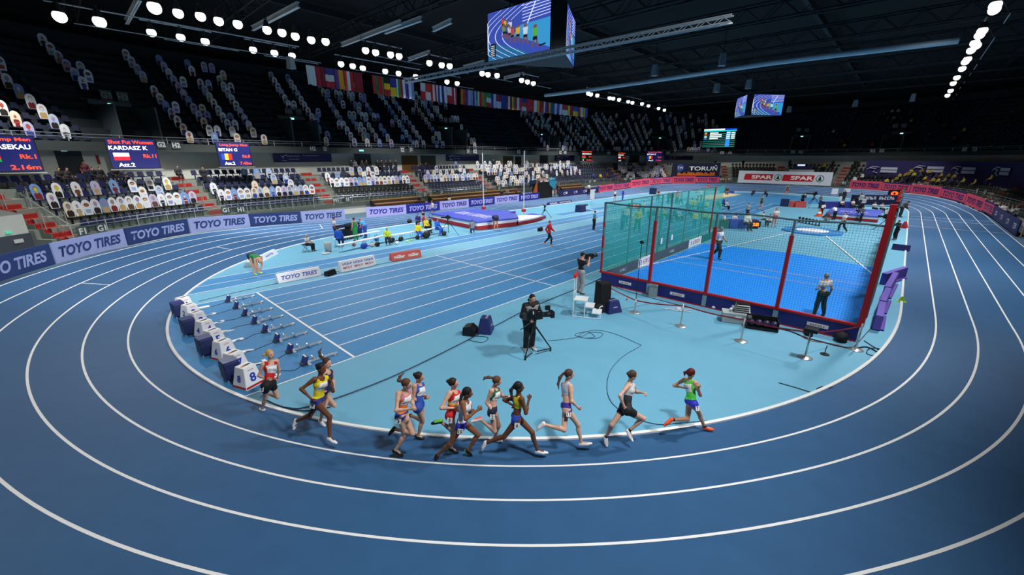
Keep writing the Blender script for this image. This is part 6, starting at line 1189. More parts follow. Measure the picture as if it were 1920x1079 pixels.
# ------------------------------------------------------------------ people: one continuous body surface grown from a distance field
class Field:
    def __init__(s, lo, hi, h):
        s.lo = np.array(lo, float); s.h = h; s.n = np.ceil((np.array(hi)-s.lo)/h).astype(int)+1
    def new(s): return np.full(tuple(s.n), 1.0, np.float32)
    def box(s, a, b, pad):
        a = np.floor((np.array(a)-pad-s.lo)/s.h).astype(int); b = np.ceil((np.array(b)+pad-s.lo)/s.h).astype(int)+1
        a = np.clip(a, 0, s.n); b = np.clip(b, 0, s.n); return a, b
    def pts(s, a, b): return np.meshgrid(*[(s.lo[k]+s.h*np.arange(a[k], b[k])).astype(np.float32) for k in range(3)], indexing='ij')
    def put(s, F, a, b, d, k):
        sl = tuple(slice(a[i], b[i]) for i in range(3)); f = F[sl]; h = np.maximum(k-np.abs(f-d), 0)/k; F[sl] = np.minimum(f, d)-h*h*k*0.25
    def cone(s, F, p, q, r1, r2, k=0.03, flat=None):
        p = np.array(p, float); q = np.array(q, float); R = max(r1, r2); a, b = s.box(np.minimum(p, q)-R, np.maximum(p, q)+R, 0.06)
        if np.any(b <= a): return
        X, Y, Z = s.pts(a, b); d = q-p; L = max(float(d@d), 1e-8); x, y, z = X-p[0], Y-p[1], Z-p[2]; t = np.clip((x*d[0]+y*d[1]+z*d[2])/L, 0, 1)
        x, y, z = x-t*d[0], y-t*d[1], z-t*d[2]
        if flat is not None:
            n, sc = flat; w = (x*n[0]+y*n[1]+z*n[2])*(1/sc-1); x, y, z = x+w*n[0], y+w*n[1], z+w*n[2]
        s.put(F, a, b, np.sqrt(x*x+y*y+z*z)-(r1+(r2-r1)*t), k)
    def ell(s, F, c, ax, r, k=0.02):
        c = np.array(c, float); R = max(r); a, b = s.box(c-R, c+R, 0.05)
        if np.any(b <= a): return
        X, Y, Z = s.pts(a, b); x, y, z = X-c[0], Y-c[1], Z-c[2]; q = [(x*ax[i][0]+y*ax[i][1]+z*ax[i][2])/r[i] for i in range(3)]
        l = np.sqrt(q[0]**2+q[1]**2+q[2]**2); l2 = np.sqrt((q[0]/r[0])**2+(q[1]/r[1])**2+(q[2]/r[2])**2)+1e-6; s.put(F, a, b, l*(l-1)/l2, k)
    def plane(s, c, n):
        X, Y, Z = s.pts([0, 0, 0], s.n); return (X-c[0])*n[0]+(Y-c[1])*n[1]+(Z-c[2])*n[2]
    def sph(s, c):
        X, Y, Z = s.pts([0, 0, 0], s.n); return np.sqrt((X-c[0])**2+(Y-c[1])**2+(Z-c[2])**2)
    def at(s, F, p):
        i = tuple(np.clip(np.round((np.array(p)-s.lo)/s.h).astype(int), 0, s.n-1)); return float(F[i])
    def nets(s, F):
        S = F < 0; c = [(i, j, k) for i in (0, 1) for j in (0, 1) for k in (0, 1)]; n = s.n-1; cnt = np.zeros(tuple(n), np.int8)
        for i, j, k in c: cnt += S[i:i+n[0], j:j+n[1], k:k+n[2]]
        act = (cnt > 0) & (cnt < 8); I = np.argwhere(act)
        if not len(I): return np.zeros((0, 3)), np.zeros((0, 4), int)
        V = np.stack([F[I[:, 0]+i, I[:, 1]+j, I[:, 2]+k] for i, j, k in c], 1); P = np.zeros((len(I), 3)); m = np.zeros(len(I)); C = np.array(c, float)
        for a in range(8):
            for b in range(a+1, 8):
                if np.abs(C[a]-C[b]).sum() != 1: continue
                w = (V[:, a] < 0) != (V[:, b] < 0); t = V[w, a]/(V[w, a]-V[w, b]); P[w] += C[a]+(C[b]-C[a])*t[:, None]; m[w] += 1
        P = (P/m[:, None]+I)*s.h+s.lo; idx = np.full(tuple(n), -1, np.int64); idx[act] = np.arange(len(I)); Q = []
        for ax in range(3):
            sa = [slice(None)]*3; sb = [slice(None)]*3; sa[ax] = slice(0, -1); sb[ax] = slice(1, None); d = S[tuple(sa)] != S[tuple(sb)]; E = np.argwhere(d); o = [k for k in range(3) if k != ax]
            E = E[(E[:, o[0]] > 0) & (E[:, o[1]] > 0) & (E[:, o[0]] < n[o[0]]) & (E[:, o[1]] < n[o[1]])]; q = []
            for da, db in ((-1, -1), (0, -1), (0, 0), (-1, 0)):
                e = E.copy(); e[:, o[0]] += da; e[:, o[1]] += db; q.append(idx[e[:, 0], e[:, 1], e[:, 2]])
            q = np.stack(q, 1); ins = S[E[:, 0], E[:, 1], E[:, 2]]; fl = ins if ax != 1 else ~ins; q[~fl] = q[~fl][:, ::-1]; Q.append(q)
        Q = np.vstack(Q); return P, Q[(Q >= 0).all(1)]
def unit(v): v = np.array(v, float); return v/(np.linalg.norm(v)+1e-9)
def to_mesh(name, P, Q, mats, mi=None, extra=None):
    me = bpy.data.meshes.new(name); V = P.tolist(); Fs = Q.tolist(); M_ = (mi.tolist() if mi is not None else [0]*len(Fs))
    if extra:
        n = len(V); V += [tuple(p) for p in extra.v]; Fs += [tuple(n+k for k in f) for f in extra.f]; M_ += list(extra.mi)
    me.from_pydata(V, [], Fs)
    for m in mats: me.materials.append(m)
    me.polygons.foreach_set('material_index', M_); me.polygons.foreach_set('use_smooth', [True]*len(Fs)); me.update(); return me
def fingers(mb, w, e, side_out, r, sc, curl=0.9, mi=0):
    """five separate fingers: w wrist, e direction of the hand, side_out towards the thumb, r palm normal (towards the fold)"""
    e = unit(e); t = unit(side_out-np.dot(side_out, e)*e); nrm = unit(np.cross(e, t)); nrm = nrm if np.dot(nrm, r) > 0 else -nrm
    k0 = np.array(w)+e*0.085*sc; L = (0.066, 0.074, 0.07, 0.056)
    for i in range(4):
        b = k0+t*(0.028-0.0185*i)*sc; c1 = curl*(0.8+0.12*i); d1 = unit(e*math.cos(c1)+nrm*math.sin(c1)); d2 = unit(e*math.cos(c1*2.1)+nrm*math.sin(c1*2.1)); p = b+d1*L[i]*0.5*sc; q = p+d2*L[i]*0.5*sc
        mb.tube(b-e*0.02*sc, b, 0.0095*sc, mi, 6, cap=False); mb.tube(b, p, 0.0092*sc, mi, 6, 0.0085*sc); mb.tube(p, q, 0.0085*sc, mi, 6, 0.0065*sc)
    b = np.array(w)+e*0.03*sc+t*0.03*sc; p = b+unit(e*0.75+t*0.6+nrm*0.3)*0.036*sc; q = p+unit(e*0.8+nrm*0.6)*0.03*sc
    mb.tube(b, p, 0.011*sc, mi, 6, 0.0095*sc); mb.tube(p, q, 0.0095*sc, mi, 6, 0.007*sc)
def grow(J, face, sc, h, clothes, hairfn, female=True, hands=True, curl=1.0, mats=None, bulk=1.0, tail=None, feet=True):
    """returns {part: mesh} in the coordinates of J. J: dict of joints"""
    J = {k: np.array(v, float) for k, v in J.items()}; pts = np.array(list(J.values())+([np.array(p) for p in tail] if tail else []))
    fld = Field(pts.min(0)-0.20*sc, pts.max(0)+0.20*sc, h); B = bulk*sc
    hr = unit(J['HL']-J['HR']); up = unit(J['N']-J['P']); fw = unit(np.cross(hr, up)); sr = unit(J['SL']-J['SR']); cf = unit(np.cross(sr, up))
    W_ = J['P']+(J['N']-J['P'])*0.38; Cc = J['P']+(J['N']-J['P'])*0.72; hipw = 0.090 if female else 0.094; chw = 0.108 if female else 0.125
    def torso(F, g=0.0, k=0.05):
        fld.cone(F, J['HR']+up*0.01*sc, J['HL']+up*0.01*sc, (hipw)*B+g, (hipw)*B+g, k, (fw, 0.92))
        fld.cone(F, J['P']-up*0.0, W_, 0.106*B+g, 0.094*B+g, k, (fw, 0.78)); fld.cone(F, W_, Cc, 0.098*B+g, chw*B*1.08+g, k, (cf, 0.74)); fld.cone(F, Cc-sr*0.045*sc, Cc+sr*0.045*sc, chw*B*0.88+g, chw*B*0.88+g, k, (cf, 0.86))
        fld.cone(F, J['SR']+sr*0.02*sc, J['SL']-sr*0.02*sc, 0.052*B+g, 0.052*B+g, k); fld.cone(F, Cc, J['N']-up*0.03*sc, 0.085*B+g, 0.06*B+g, k)
        for s_, H_ in ((1, 'HR'), (-1, 'HL')): fld.cone(F, J[H_]-fw*0.035*sc+up*0.01, J[H_]-fw*0.04*sc-up*0.03*sc, 0.070*B+g, 0.064*B+g, k)
        if female:
            for s_ in (-1, 1): fld.cone(F, Cc+sr*0.055*s_*sc+cf*0.062*sc-up*0.01*sc, Cc+sr*0.055*s_*sc+cf*0.066*sc-up*0.02*sc, 0.046*B+g, 0.044*B+g, 0.04)
    def leg(F, s_, g=0.0, lo=1.0, up_=0.0, k=0.03):
        H_, K_, A_ = J['H'+s_], J['K'+s_], J['A'+s_]
        fld.cone(F, H_, K_, 0.083*B+g, 0.053*B+g, k)
        if lo > 1: fld.cone(F, K_, A_, 0.052*B+g, 0.034*B+g, k); c = K_+(A_-K_)*0.28; bk = unit(J['A'+s_]-J['T'+s_]); fld.cone(F, c+bk*0.018*sc, c+(A_-K_)*0.2+bk*0.012*sc, 0.046*B+g, 0.038*B+g, k)
    def arm(F, s_, g=0.0, fore=True, k=0.025):
        S_, E_, H_ = J['S'+s_], J['E'+s_], J['W'+s_]
        fld.cone(F, S_, S_+(E_-S_)*0.35, 0.050*B+g, 0.043*B+g, 0.04); fld.cone(F, S_, E_, 0.046*B+g, 0.034*B+g, k)
        if fore: fld.cone(F, E_, E_+(H_-E_)*0.35, 0.035*B+g, 0.037*B+g, k); fld.cone(F, E_, H_, 0.035*B+g, 0.024*B+g, k)
    out = {}; face = unit(face); hup = unit(J['H']-J['N']); fr = unit(face-np.dot(face, hup)*hup*0.6); hl = unit(np.cross(hup, fr)); hx = unit(np.cross(hl, fr))*1.0; hx = hx if np.dot(hx, hup) > 0 else -hx
    Fb = fld.new(); torso(Fb)
    for s_ in 'RL': leg(Fb, s_, 0, 2); arm(Fb, s_)
    fld.cone(Fb, J['N']-up*0.02*sc, J['H']-hx*0.03*sc-fr*0.012*sc, 0.052*B, 0.050*B, 0.03)
    Hc = J['H']
    fld.ell(Fb, Hc+hx*0.02*sc-fr*0.008*sc, (hl, fr, hx), (0.074*sc, 0.092*sc, 0.098*sc), 0.02); fld.ell(Fb, Hc-hx*0.045*sc+fr*0.025*sc, (hl, fr, hx), (0.052*sc, 0.058*sc, 0.062*sc), 0.03)
    fld.cone(Fb, Hc+fr*0.082*sc+hx*0.012*sc, Hc+fr*0.098*sc-hx*0.018*sc, 0.009*sc, 0.013*sc, 0.012); fld.cone(Fb, Hc+fr*0.076*sc-hx*0.052*sc-hl*0.014*sc, Hc+fr*0.076*sc-hx*0.052*sc+hl*0.014*sc, 0.010*sc, 0.010*sc, 0.01)
    for q in (-1, 1): fld.ell(Fb, Hc+hl*0.073*q*sc-fr*0.01*sc-hx*0.004*sc, (hl, fr, hx), (0.012*sc, 0.02*sc, 0.03*sc), 0.01)
    ex = MB()
    for s_, q in (('R', -1), ('L', 1)):
        w, e = J['W'+s_], unit(J['W'+s_]-J['E'+s_]); e = unit(e+0.12*fw); nrm = unit(-q*hr+0.3*cf); tn = unit(np.cross(e, nrm))*(-q); tn = tn if tn[2] > -0.2 else -tn; pn = unit(np.cross(e, tn))
        fld.cone(Fb, w, w+e*0.075*sc, 0.026*sc, 0.036*sc, 0.015, (pn, 0.5))
        if hands: fingers(ex, w, e, tn, -q*hr+cf*0.4, sc, curl)
        if feet:
            a_, t_ = J['A'+s_], J['T'+s_]; fld.cone(Fb, a_, a_+(t_-a_)*0.6, 0.034*B, 0.03*B, 0.02)
    P, Q = fld.nets(Fb); cen = P[Q].mean(1); mi = np.zeros(len(Q), int)
    for q in (-1, 1): mi[np.linalg.norm(cen-(Hc+fr*0.083*sc+hl*0.031*q*sc+hx*0.016*sc), axis=1) < max(0.013*sc, h*0.9)] = 1
    mi[(np.linalg.norm((cen-(Hc+fr*0.086*sc-hx*0.052*sc)), axis=1) < 0.02*sc) & (np.abs((cen-Hc)@hx+0.052*sc) < 0.009*sc)] = 2
    for s_ in 'RL':
        if 'sock' in clothes: mi[np.linalg.norm(cen-J['A'+s_], axis=1) < 0.06*sc] = 3
    ex.mi = [0]*len(ex.f); out['body'] = to_mesh('body', P, Q, mats['body'], mi, ex)
    samp = {}
    T = fld.new(); torso(T)
    if 'top' in clothes:
        kind = clothes['top']; F = fld.new(); g = {'singlet': 0.008, 'crop': 0.008, 'tee': 0.014, 'jacket': 0.022}[kind]*sc+h*0.25; torso(F, g)
        if kind in ('tee', 'jacket'):
            for s_ in 'RL': arm(F, s_, g, kind == 'jacket')
        hem = {'singlet': 0.13, 'crop': 0.48, 'tee': 0.0, 'jacket': -0.04}[kind]; c = J['P']+(J['N']-J['P'])*hem; F = np.maximum(F, -fld.plane(c, up)); F = np.maximum(F, fld.plane(J['N']+up*(0.0 if kind != 'jacket' else 0.05)*sc, up))
        if kind in ('singlet', 'crop'):
            F = np.maximum(F, 0.086*sc-fld.sph(J['N']+cf*0.05*sc+up*0.012*sc)); F = np.maximum(F, 0.07*sc-fld.sph(J['N']-cf*0.06*sc+up*0.02*sc))
            for s_, q in (('R', -1), ('L', 1)): F = np.maximum(F, 0.064*sc-fld.sph(J['S'+s_]+sr*0.022*q*sc-up*0.01*sc))
        elif kind == 'tee':
            for s_ in 'RL': a_, b_ = J['S'+s_], J['E'+s_]; F = np.maximum(F, np.minimum(fld.plane(a_+(b_-a_)*0.62, unit(b_-a_)), 0.22*sc-fld.sph(J['E'+s_])+0*F)) if True else F
        P, Q = fld.nets(F); cen = P[Q].mean(1); mi = np.zeros(len(Q), int)
        if 'band' in clothes: f = ((cen-J['P'])@up)/np.linalg.norm(J['N']-J['P']); mi[(f > clothes['band'][0]) & (f < clothes['band'][1])] = 1
        out['top'] = to_mesh('top', P, Q, mats['top'], mi); samp['top'] = F
    if 'bottom' in clothes:
        kind = clothes['bottom']; F = fld.new(); g = {'briefs': 0.005, 'shorts': 0.015, 'trousers': 0.02, 'tights': 0.008}[kind]*sc+h*0.25
        c = J['P']+(J['N']-J['P'])*0.20; torso(F, g)
        for s_ in 'RL': leg(F, s_, g, 2 if kind in ('trousers', 'tights') else 0)
        F = np.maximum(F, fld.plane(c, up))
        if kind in ('briefs', 'shorts'):
            cut = 0.13 if kind == 'briefs' else 0.42; G_ = fld.new()*-10
            for s_ in 'RL': a_, b_ = J['H'+s_], J['K'+s_]; d_ = unit(b_-a_); L_ = np.linalg.norm(b_-a_); pl = fld.plane(a_+d_*L_*cut, d_); near = fld.sph(a_+d_*L_*(cut+0.35)); oth = fld.sph(J['H'+('L' if s_ == 'R' else 'R')]+unit(J['K'+('L' if s_ == 'R' else 'R')]-J['H'+('L' if s_ == 'R' else 'R')])*L_*0.1); G_ = np.maximum(G_, np.minimum(pl, oth-0.10*sc))
            F = np.maximum(F, G_)
        else:
            for s_ in 'RL': a_, b_ = J['K'+s_], J['A'+s_]; F = np.maximum(F, np.minimum(fld.plane(a_+(b_-a_)*0.97, unit(b_-a_)), 0.16*sc-fld.sph(b_)))
        P, Q = fld.nets(F); out['bottom'] = to_mesh('bottom', P, Q, mats['bottom']); samp['bottom'] = F
    if 'vest' in clothes:
        F = fld.new(); torso(F, 0.045*sc); F = np.maximum(F, -fld.plane(W_-up*0.02, up)); F = np.maximum(F, fld.plane(J['N']-up*0.01, up)); F = np.maximum(F, 0.075*sc-fld.sph(J['N']+cf*0.07*sc))
        for s_, q in (('R', -1), ('L', 1)): F = np.maximum(F, 0.07*sc-fld.sph(J['S'+s_]+sr*0.03*q*sc))
        P, Q = fld.nets(F); out['vest'] = to_mesh('vest', P, Q, mats['vest'])
    if 'bib' in clothes:
        for side, key in ((1, 'front'), (-1, 'back')):
            if key not in clothes['bib']: continue
            F = fld.new(); torso(F, 0.015*sc+h*0.35); c = Cc-up*0.035*sc; X = np.maximum(np.abs(fld.plane(c, sr))-0.105*sc, np.abs(fld.plane(c, up))-0.085*sc); F = np.maximum(np.maximum(F, X), -side*fld.plane(c, cf)+0.03*sc); P, Q = fld.nets(F)
            if len(P): out['bib_'+key] = to_mesh('race_bib', P, Q, mats['bib']); samp['bib_'+key] = (c, cf*side, up, F)
    F = fld.new(); g = 0.012*sc; tops = hairfn
    fld.ell(F, Hc+hx*0.03*sc-fr*0.016*sc, (hl, fr, hx), (0.080*sc, 0.094*sc, 0.098*sc), 0.02); cutp = fld.plane(Hc+fr*0.040*sc+hx*0.035*sc, unit(fr-hx*0.55)); F = np.maximum(F, cutp)
    low = fld.plane(Hc-hx*(0.045 if tops != 'long' else 0.09)*sc, -hx); F = np.maximum(F, low)
    if tops == 'bald': F = np.maximum(F, -fld.plane(Hc-hx*0.0, -hx)*-1) if False else F
    if tail:
        tp = [np.array(p) for p in tail]; n = len(tp)
        for i in range(n-1): r1 = 0.026*sc*(1.25-abs(i/(n-1)-0.35)); r2 = 0.026*sc*(1.25-abs((i+1)/(n-1)-0.35)) if i+1 < n-1 else 0.008*sc; fld.cone(F, tp[i], tp[i+1], r1, r2, 0.02)
    if tops == 'bun': b = Hc-fr*0.105*sc+hx*0.045*sc; fld.ell(F, b, (hl, fr, hx), (0.036*sc, 0.036*sc, 0.036*sc), 0.02)
    P, Q = fld.nets(F)
    if len(P): out['hair'] = to_mesh('hair', P, Q, mats['hair'])
    if feet:
        for s_ in 'RL':
            a_, t_ = J['A'+s_], J['T'+s_]; d_ = unit(t_-a_); sh = unit(a_-J['K'+s_]); F = fld.new(); heel = a_+sh*0.045*sc-d_*0.03*sc; n_ = unit(np.cross(np.cross(d_, sh), d_))
            fld.cone(F, heel, a_+(t_-a_)*0.6+sh*0.02*sc, 0.037*sc, 0.040*sc, 0.02, (n_, 0.85)); fld.cone(F, a_+(t_-a_)*0.55+sh*0.02*sc, t_, 0.041*sc, 0.030*sc, 0.02, (n_, 0.75)); fld.cone(F, a_+sh*0.01, a_+(t_-a_)*0.4+sh*0.015, 0.04*sc, 0.036*sc, 0.02)
            P, Q = fld.nets(F); cen = P[Q].mean(1); mi = np.zeros(len(Q), int); mi[((cen-heel)@n_)*np.sign(np.dot(n_, sh)) > 0.006*sc] = 1
            out['shoe_'+s_] = to_mesh('shoe', P, Q, mats['shoe'], mi)
    return out, samp, dict(up=up, cf=cf, fw=fw, hr=hr, Cc=Cc, fld=fld, T=T)
def skin(h): return M(h, 0.5, noise=0.03, nscale=9, spec=0.3)
EYE = M('#1c1512', 0.3)
def wear(root, parts, name_map=None):
    for k, me in parts.items():
        nm = {'top': 'shirt', 'bottom': 'shorts', 'shoe_R': 'shoe', 'shoe_L': 'shoe', 'bib_front': 'race_bib', 'bib_back': 'race_bib'}.get(k, k)
        if name_map and k in name_map: nm = name_map[k]
        o = bpy.data.objects.new(nm, me); COL.objects.link(o); o.parent = root
# ---- runners: joints measured along sight lines, bone lengths kept human
def solve(par, px, L, Lv, lat):
    d = ray(*px); d = d/np.linalg.norm(d); w = CAM-par; b = d@w; c = w@w-L*L; D = b*b-c
    if D < 0: p = CAM-b*d; v = p-par; return par+v*min(1.0, L*1.08/np.linalg.norm(v))
    ts = (-b-math.sqrt(D), -b+math.sqrt(D)); return min((CAM+d*t for t in ts), key=lambda p: abs((p-par)@Lv-lat))
def runner(label, crop, jp, hgt, skc, hair, hairk, top, topc, bot, botc, shoe, bib=None, num=None, tail=None, turn=0.0, faceturn=0.0, band=None, sock=None, arm_l=0.0, number_side=-1, group='runners in the leading pack', textc=None):
    ox, oy, s_ = crop; px = {k: (v[0]/s_+ox, v[1]/s_+oy) for k, v in jp.items()}; sc = hgt/1.75
    g = ground(*px['g']); fwd_h = unit([CF[0], CF[1], 0]); d = ray(*px['P']); P = CAM+d*(((g-CAM)@fwd_h)/(d@fwd_h))
    t = tangent(g[0], g[1]); hd = unit([t[0], t[1], 0]); hd = np.array([hd[0]*math.cos(turn)-hd[1]*math.sin(turn), hd[0]*math.sin(turn)+hd[1]*math.cos(turn), 0]); Lv = np.cross([0, 0, 1], hd)
    J = {'P': P, 'HR': P-Lv*0.078*sc, 'HL': P+Lv*0.078*sc}; J['N'] = solve(P, px['N'], 0.49*sc, Lv, 0.0)
    J['H'] = solve(J['N'], px['H'], 0.185*sc, Lv, 0.0); J['SR'] = solve(J['N']-np.array([0, 0, 0.035*sc]), px['SR'], 0.165*sc, Lv, -0.16*sc); J['SL'] = solve(J['N']-np.array([0, 0, 0.035*sc]), px['SL'], 0.165*sc, Lv, 0.16*sc)
    for q, sg in (('R', -1), ('L', 1)):
        J['E'+q] = solve(J['S'+q], px['E'+q], 0.29*sc, Lv, sg*0.06); J['W'+q] = solve(J['E'+q], px['W'+q], 0.245*sc, Lv, -sg*0.08)
        J['K'+q] = solve(J['H'+q], px['K'+q], 0.435*sc, Lv, 0.0); J['A'+q] = solve(J['K'+q], px['A'+q], 0.415*sc, Lv, 0.0); J['T'+q] = solve(J['A'+q], px['T'+q], 0.185*sc, Lv, 0.0)
    # keep every shoe on or above the track
    for q in 'RL':
        for k in ('A', 'T'):
            p = J[k+q]; z = track_z(p[0], p[1])+(0.085 if k == 'A' else 0.035)*sc
            if p[2] < z: p[2] = z
    org = np.array([P[0], P[1], g[2]]); J = {k: v-org for k, v in J.items()}; f = faceturn; fd = np.array([hd[0]*math.cos(f)-hd[1]*math.sin(f), hd[0]*math.sin(f)+hd[1]*math.cos(f), -0.05])
    tl = None
    if tail:
        H = J['H']+org; tl = []
        for p in tail: dd = ray(p[0]/s_+ox, p[1]/s_+oy); dd = dd/np.linalg.norm(dd); tl.append(CAM+dd*(dd@(H-CAM))-org)
    cl = {'top': top, 'bottom': bot}; 
    if band: cl['band'] = band[0]
    if sock: cl['sock'] = 1
    if bib: cl['bib'] = bib[0]
    mt = {'body': [skc, EYE, M('#8f4a46', 0.5), M(sock, 0.7) if sock else skc], 'top': [M(topc, 0.7), M(band[1], 0.7) if band else M(topc, 0.7)], 'bottom': [M(botc, 0.7)], 'hair': [M(hair, 0.7)], 'shoe': [M(shoe[0], 0.5), M(shoe[1], 0.5)], 'bib': [M('#eceeee', 0.6)]}
    parts, samp, fr = grow(J, fd, sc, 0.0105, cl, hairk, True, True, 1.0, mt, 0.9, tl)
    root = thing('runner', label, 'person', org, 0, group); wear(root, parts)
    if bib:
        for key, txts in bib[1].items():
            if 'bib_'+key not in samp: continue
            c, n, up, F = samp['bib_'+key]; x = np.cross(up, n); fld = fr['fld']; e = 0.03
            while e < 0.2 and fld.at(F, c+n*e) < 0.004: e += 0.004
            for tx, dz, w_, h_, col in txts: letter(tx, M(col, 0.6), root, c+n*(e+0.012)+up*dz, x, up, width=w_, height=h_, bold=0.03, name='bib_print')
    if textc:
        tx, dz, w_, h_, col = textc; c = fr['Cc']+fr['up']*dz; n = fr['cf']; fld = fr['fld']; e = 0.03
        while e < 0.2 and fld.at(samp['top'], c+n*e) < 0.003: e += 0.004
        letter(tx, M(col, 0.6), root, c+n*(e+0.012), np.cross(fr['up'], n), fr['up'], width=w_, height=h_, bold=0.03, name='shirt_print')
    if num:
        n = -fr['hr']*1.0; n = unit(n+fr['fw']*0.1); c = J['HR']-fr['up']*0.03*sc; fld = fr['fld']; e = 0.02
        while e < 0.2 and fld.at(samp['bottom'], c+n*e) < 0.002: e += 0.004
        x = np.cross(fr['up'], n); pc = c+n*(e+0.008); mb = MB(); u_ = fr['up']; s2 = 0.052; mb.prism([pc-x*s2-u_*s2, pc+x*s2-u_*s2, pc+x*s2+u_*s2, pc-x*s2+u_*s2], tuple(n*0.004), M('#f1f1ee', 0.6)); mb.build('hip_number', root)
        letter(num, BLACK, root, pc+n*0.008, x, u_, height=0.07, bold=0.02, name='hip_numeral')
    return root
C2, C3, C4, C5 = (440, 630, 4.903), (700, 670, 5.138), (880, 670, 5.138), (1100, 670, 5.679)
PALE, TAN, DARK, MID = skin('#dcae96'), skin('#cf9c80'), skin('#6f452f'), skin('#8b5a3d')
BK = '#15161a'
BIBT = {'front': [('bib head', 0.035, 0.13, 0.022, '#b02a3a'), ('RUNNER', -0.02, 0.15, 0.04, '#33363c')]}
runner('last runner, fair hair, red singlet reading DENMARK, black shorts, white shoes', C2, dict(g=(262, 722), H=(325, 172), N=(335, 236), SR=(262, 262), SL=(388, 232), ER=(222, 368), WR=(295, 398), EL=(408, 310), WL=(398, 375), P=(312, 448), KR=(284, 572), AR=(252, 672), TR=(282, 724), KL=(392, 562), AL=(300, 530), TL=(240, 562)), 1.74, PALE, '#c9a467', 'cap', 'singlet', '#c4161f', 'shorts', '#121215', ('#f0f0f0', '#e8e8e8'), bib=(('front',), {'front': [('bib name', 0.0, 0.17, 0.035, '#6a3a48')]}), num='8', tail=[(300, 160), (270, 175), (262, 195)], textc=('DENMARK', 0.055, 0.2, 0.045, '#f2f2f2'))
runner('runner in yellow singlet and blue shorts with bib starting BA, black hair bun', C2, dict(g=(895, 990), H=(797, 302), N=(790, 378), SR=(732, 402), SL=(850, 388), ER=(612, 490), WR=(712, 588), EL=(888, 432), WL=(905, 488), P=(765, 588), KR=(872, 745), AR=(872, 935), TR=(932, 985), KL=(690, 735), AL=(570, 782), TL=(545, 856)), 1.77, DARK, BK, 'bun', 'singlet', '#e8d61f', 'briefs', '#24379f', ('#f0f0f0', '#f0f0f0'), bib=(('front',), {'front': [('BAHTA', -0.01, 0.16, 0.05, '#2c2c33'), ('bib head', 0.05, 0.15, 0.025, '#c0405a')]}), num='1')
runner('runner in navy singlet behind the yellow one, brown ponytail flying up', C2, dict(g=(805, 832), H=(850, 252), N=(846, 322), SR=(812, 345), SL=(888, 332), ER=(775, 440), WR=(840, 470), EL=(905, 410), WL=(912, 480), P=(842, 500), KR=(915, 640), AR=(838, 620), TR=(815, 655), KL=(815, 690), AL=(790, 780), TL=(828, 828)), 1.72, PALE, '#4a3228', 'cap', 'singlet', '#232a58', 'briefs', '#1d2248', ('#f0f0f0', '#f0f0f0'), tail=[(815, 215), (790, 190), (778, 150), (800, 110)])
runner('runner in orange singlet and blue shorts, brown hair in flying strands', C3, dict(g=(240, 952), H=(322, 262), N=(302, 325), SR=(242, 348), SL=(348, 338), ER=(220, 525), WR=(345, 500), EL=(372, 430), WL=(395, 478), P=(275, 550), KR=(310, 748), AR=(212, 898), TR=(278, 950), KL=(380, 735), AL=(208, 695), TL=(155, 748)), 1.76, PALE, '#5b3a2a', 'cap', 'singlet', '#e8742e', 'briefs', '#2b3fa0', (BK, '#7fe04a'), num='3', tail=[(280, 235), (245, 225), (255, 190), (300, 150)], bib=(('front',), BIBT), band=((0.72, 1.0), '#c87f8c'))
runner('runner in blue singlet left behind the orange one, dark hair, black shoes', C3, dict(g=(440, 812), H=(442, 192), N=(432, 250), SR=(395, 278), SL=(478, 268), ER=(388, 410), WR=(478, 402), EL=(482, 372), WL=(515, 378), P=(442, 475), KR=(475, 612), AR=(430, 762), TR=(488, 812), KL=(470, 612), AL=(362, 565), TL=(325, 605)), 1.74, TAN, '#2e221d', 'bun', 'singlet', '#2a56b8', 'briefs', '#2a4aa8', (BK, '#d8d8d8'), bib=(('front',), BIBT))
runner('runner in red and yellow kit, dark hair, black and lime shoes', C3, dict(g=(765, 932), H=(772, 252), N=(778, 315), SR=(735, 348), SL=(822, 345), ER=(655, 490), WR=(765, 492), EL=(830, 430), WL=(815, 485), P=(750, 545), KR=(775, 700), AR=(748, 880), TR=(812, 930), KL=(762, 712), AL=(652, 624), TL=(568, 640)), 1.75, PALE, '#2a1f1b', 'bun', 'singlet', '#cc1f26', 'briefs', '#c9242b', (BK, '#7fe04a'), num='5', bib=(('front',), BIBT), band=((0.42, 0.55), '#e4c02c'))
runner('runner number 10 in white top and blue shorts, black braids', C3, dict(g=(740, 985), H=(908, 345), N=(885, 412), SR=(860, 442), SL=(925, 448), ER=(890, 598), WR=(1000, 515), EL=(930, 530), WL=(948, 512), P=(852, 645), KR=(738, 835), AR=(622, 942), TR=(608, 1022), KL=(1010, 748), AL=(912, 895), TL=(945, 962)), 1.77, MID, BK, 'cap', 'singlet', '#e8e9f2', 'briefs', '#2c34b0', (BK, '#8be04a'), num='10', tail=[(870, 330), (850, 370), (838, 420), (828, 460)])
runner('runner in green top and navy shorts with hip number 2, brown frizzy ponytail', C3, dict(g=(1185, 842), H=(1192, 232), N=(1165, 290), SR=(1138, 325), SL=(1205, 318), ER=(1092, 440), WR=(1158, 535), EL=(1240, 378), WL=(1290, 378), P=(1150, 515), KR=(1165, 712), AR=(1035, 602), TR=(950, 622), KL=(1208, 660), AL=(1165, 792), TL=(1238, 840)), 1.74, PALE, '#5c4030', 'cap', 'crop', '#1d6a4c', 'briefs', '#171a3a', ('#ececec', '#e86a6a'), num='2', tail=[(1150, 200), (1110, 195), (1075, 200), (1055, 225)], bib=(('front',), BIBT))
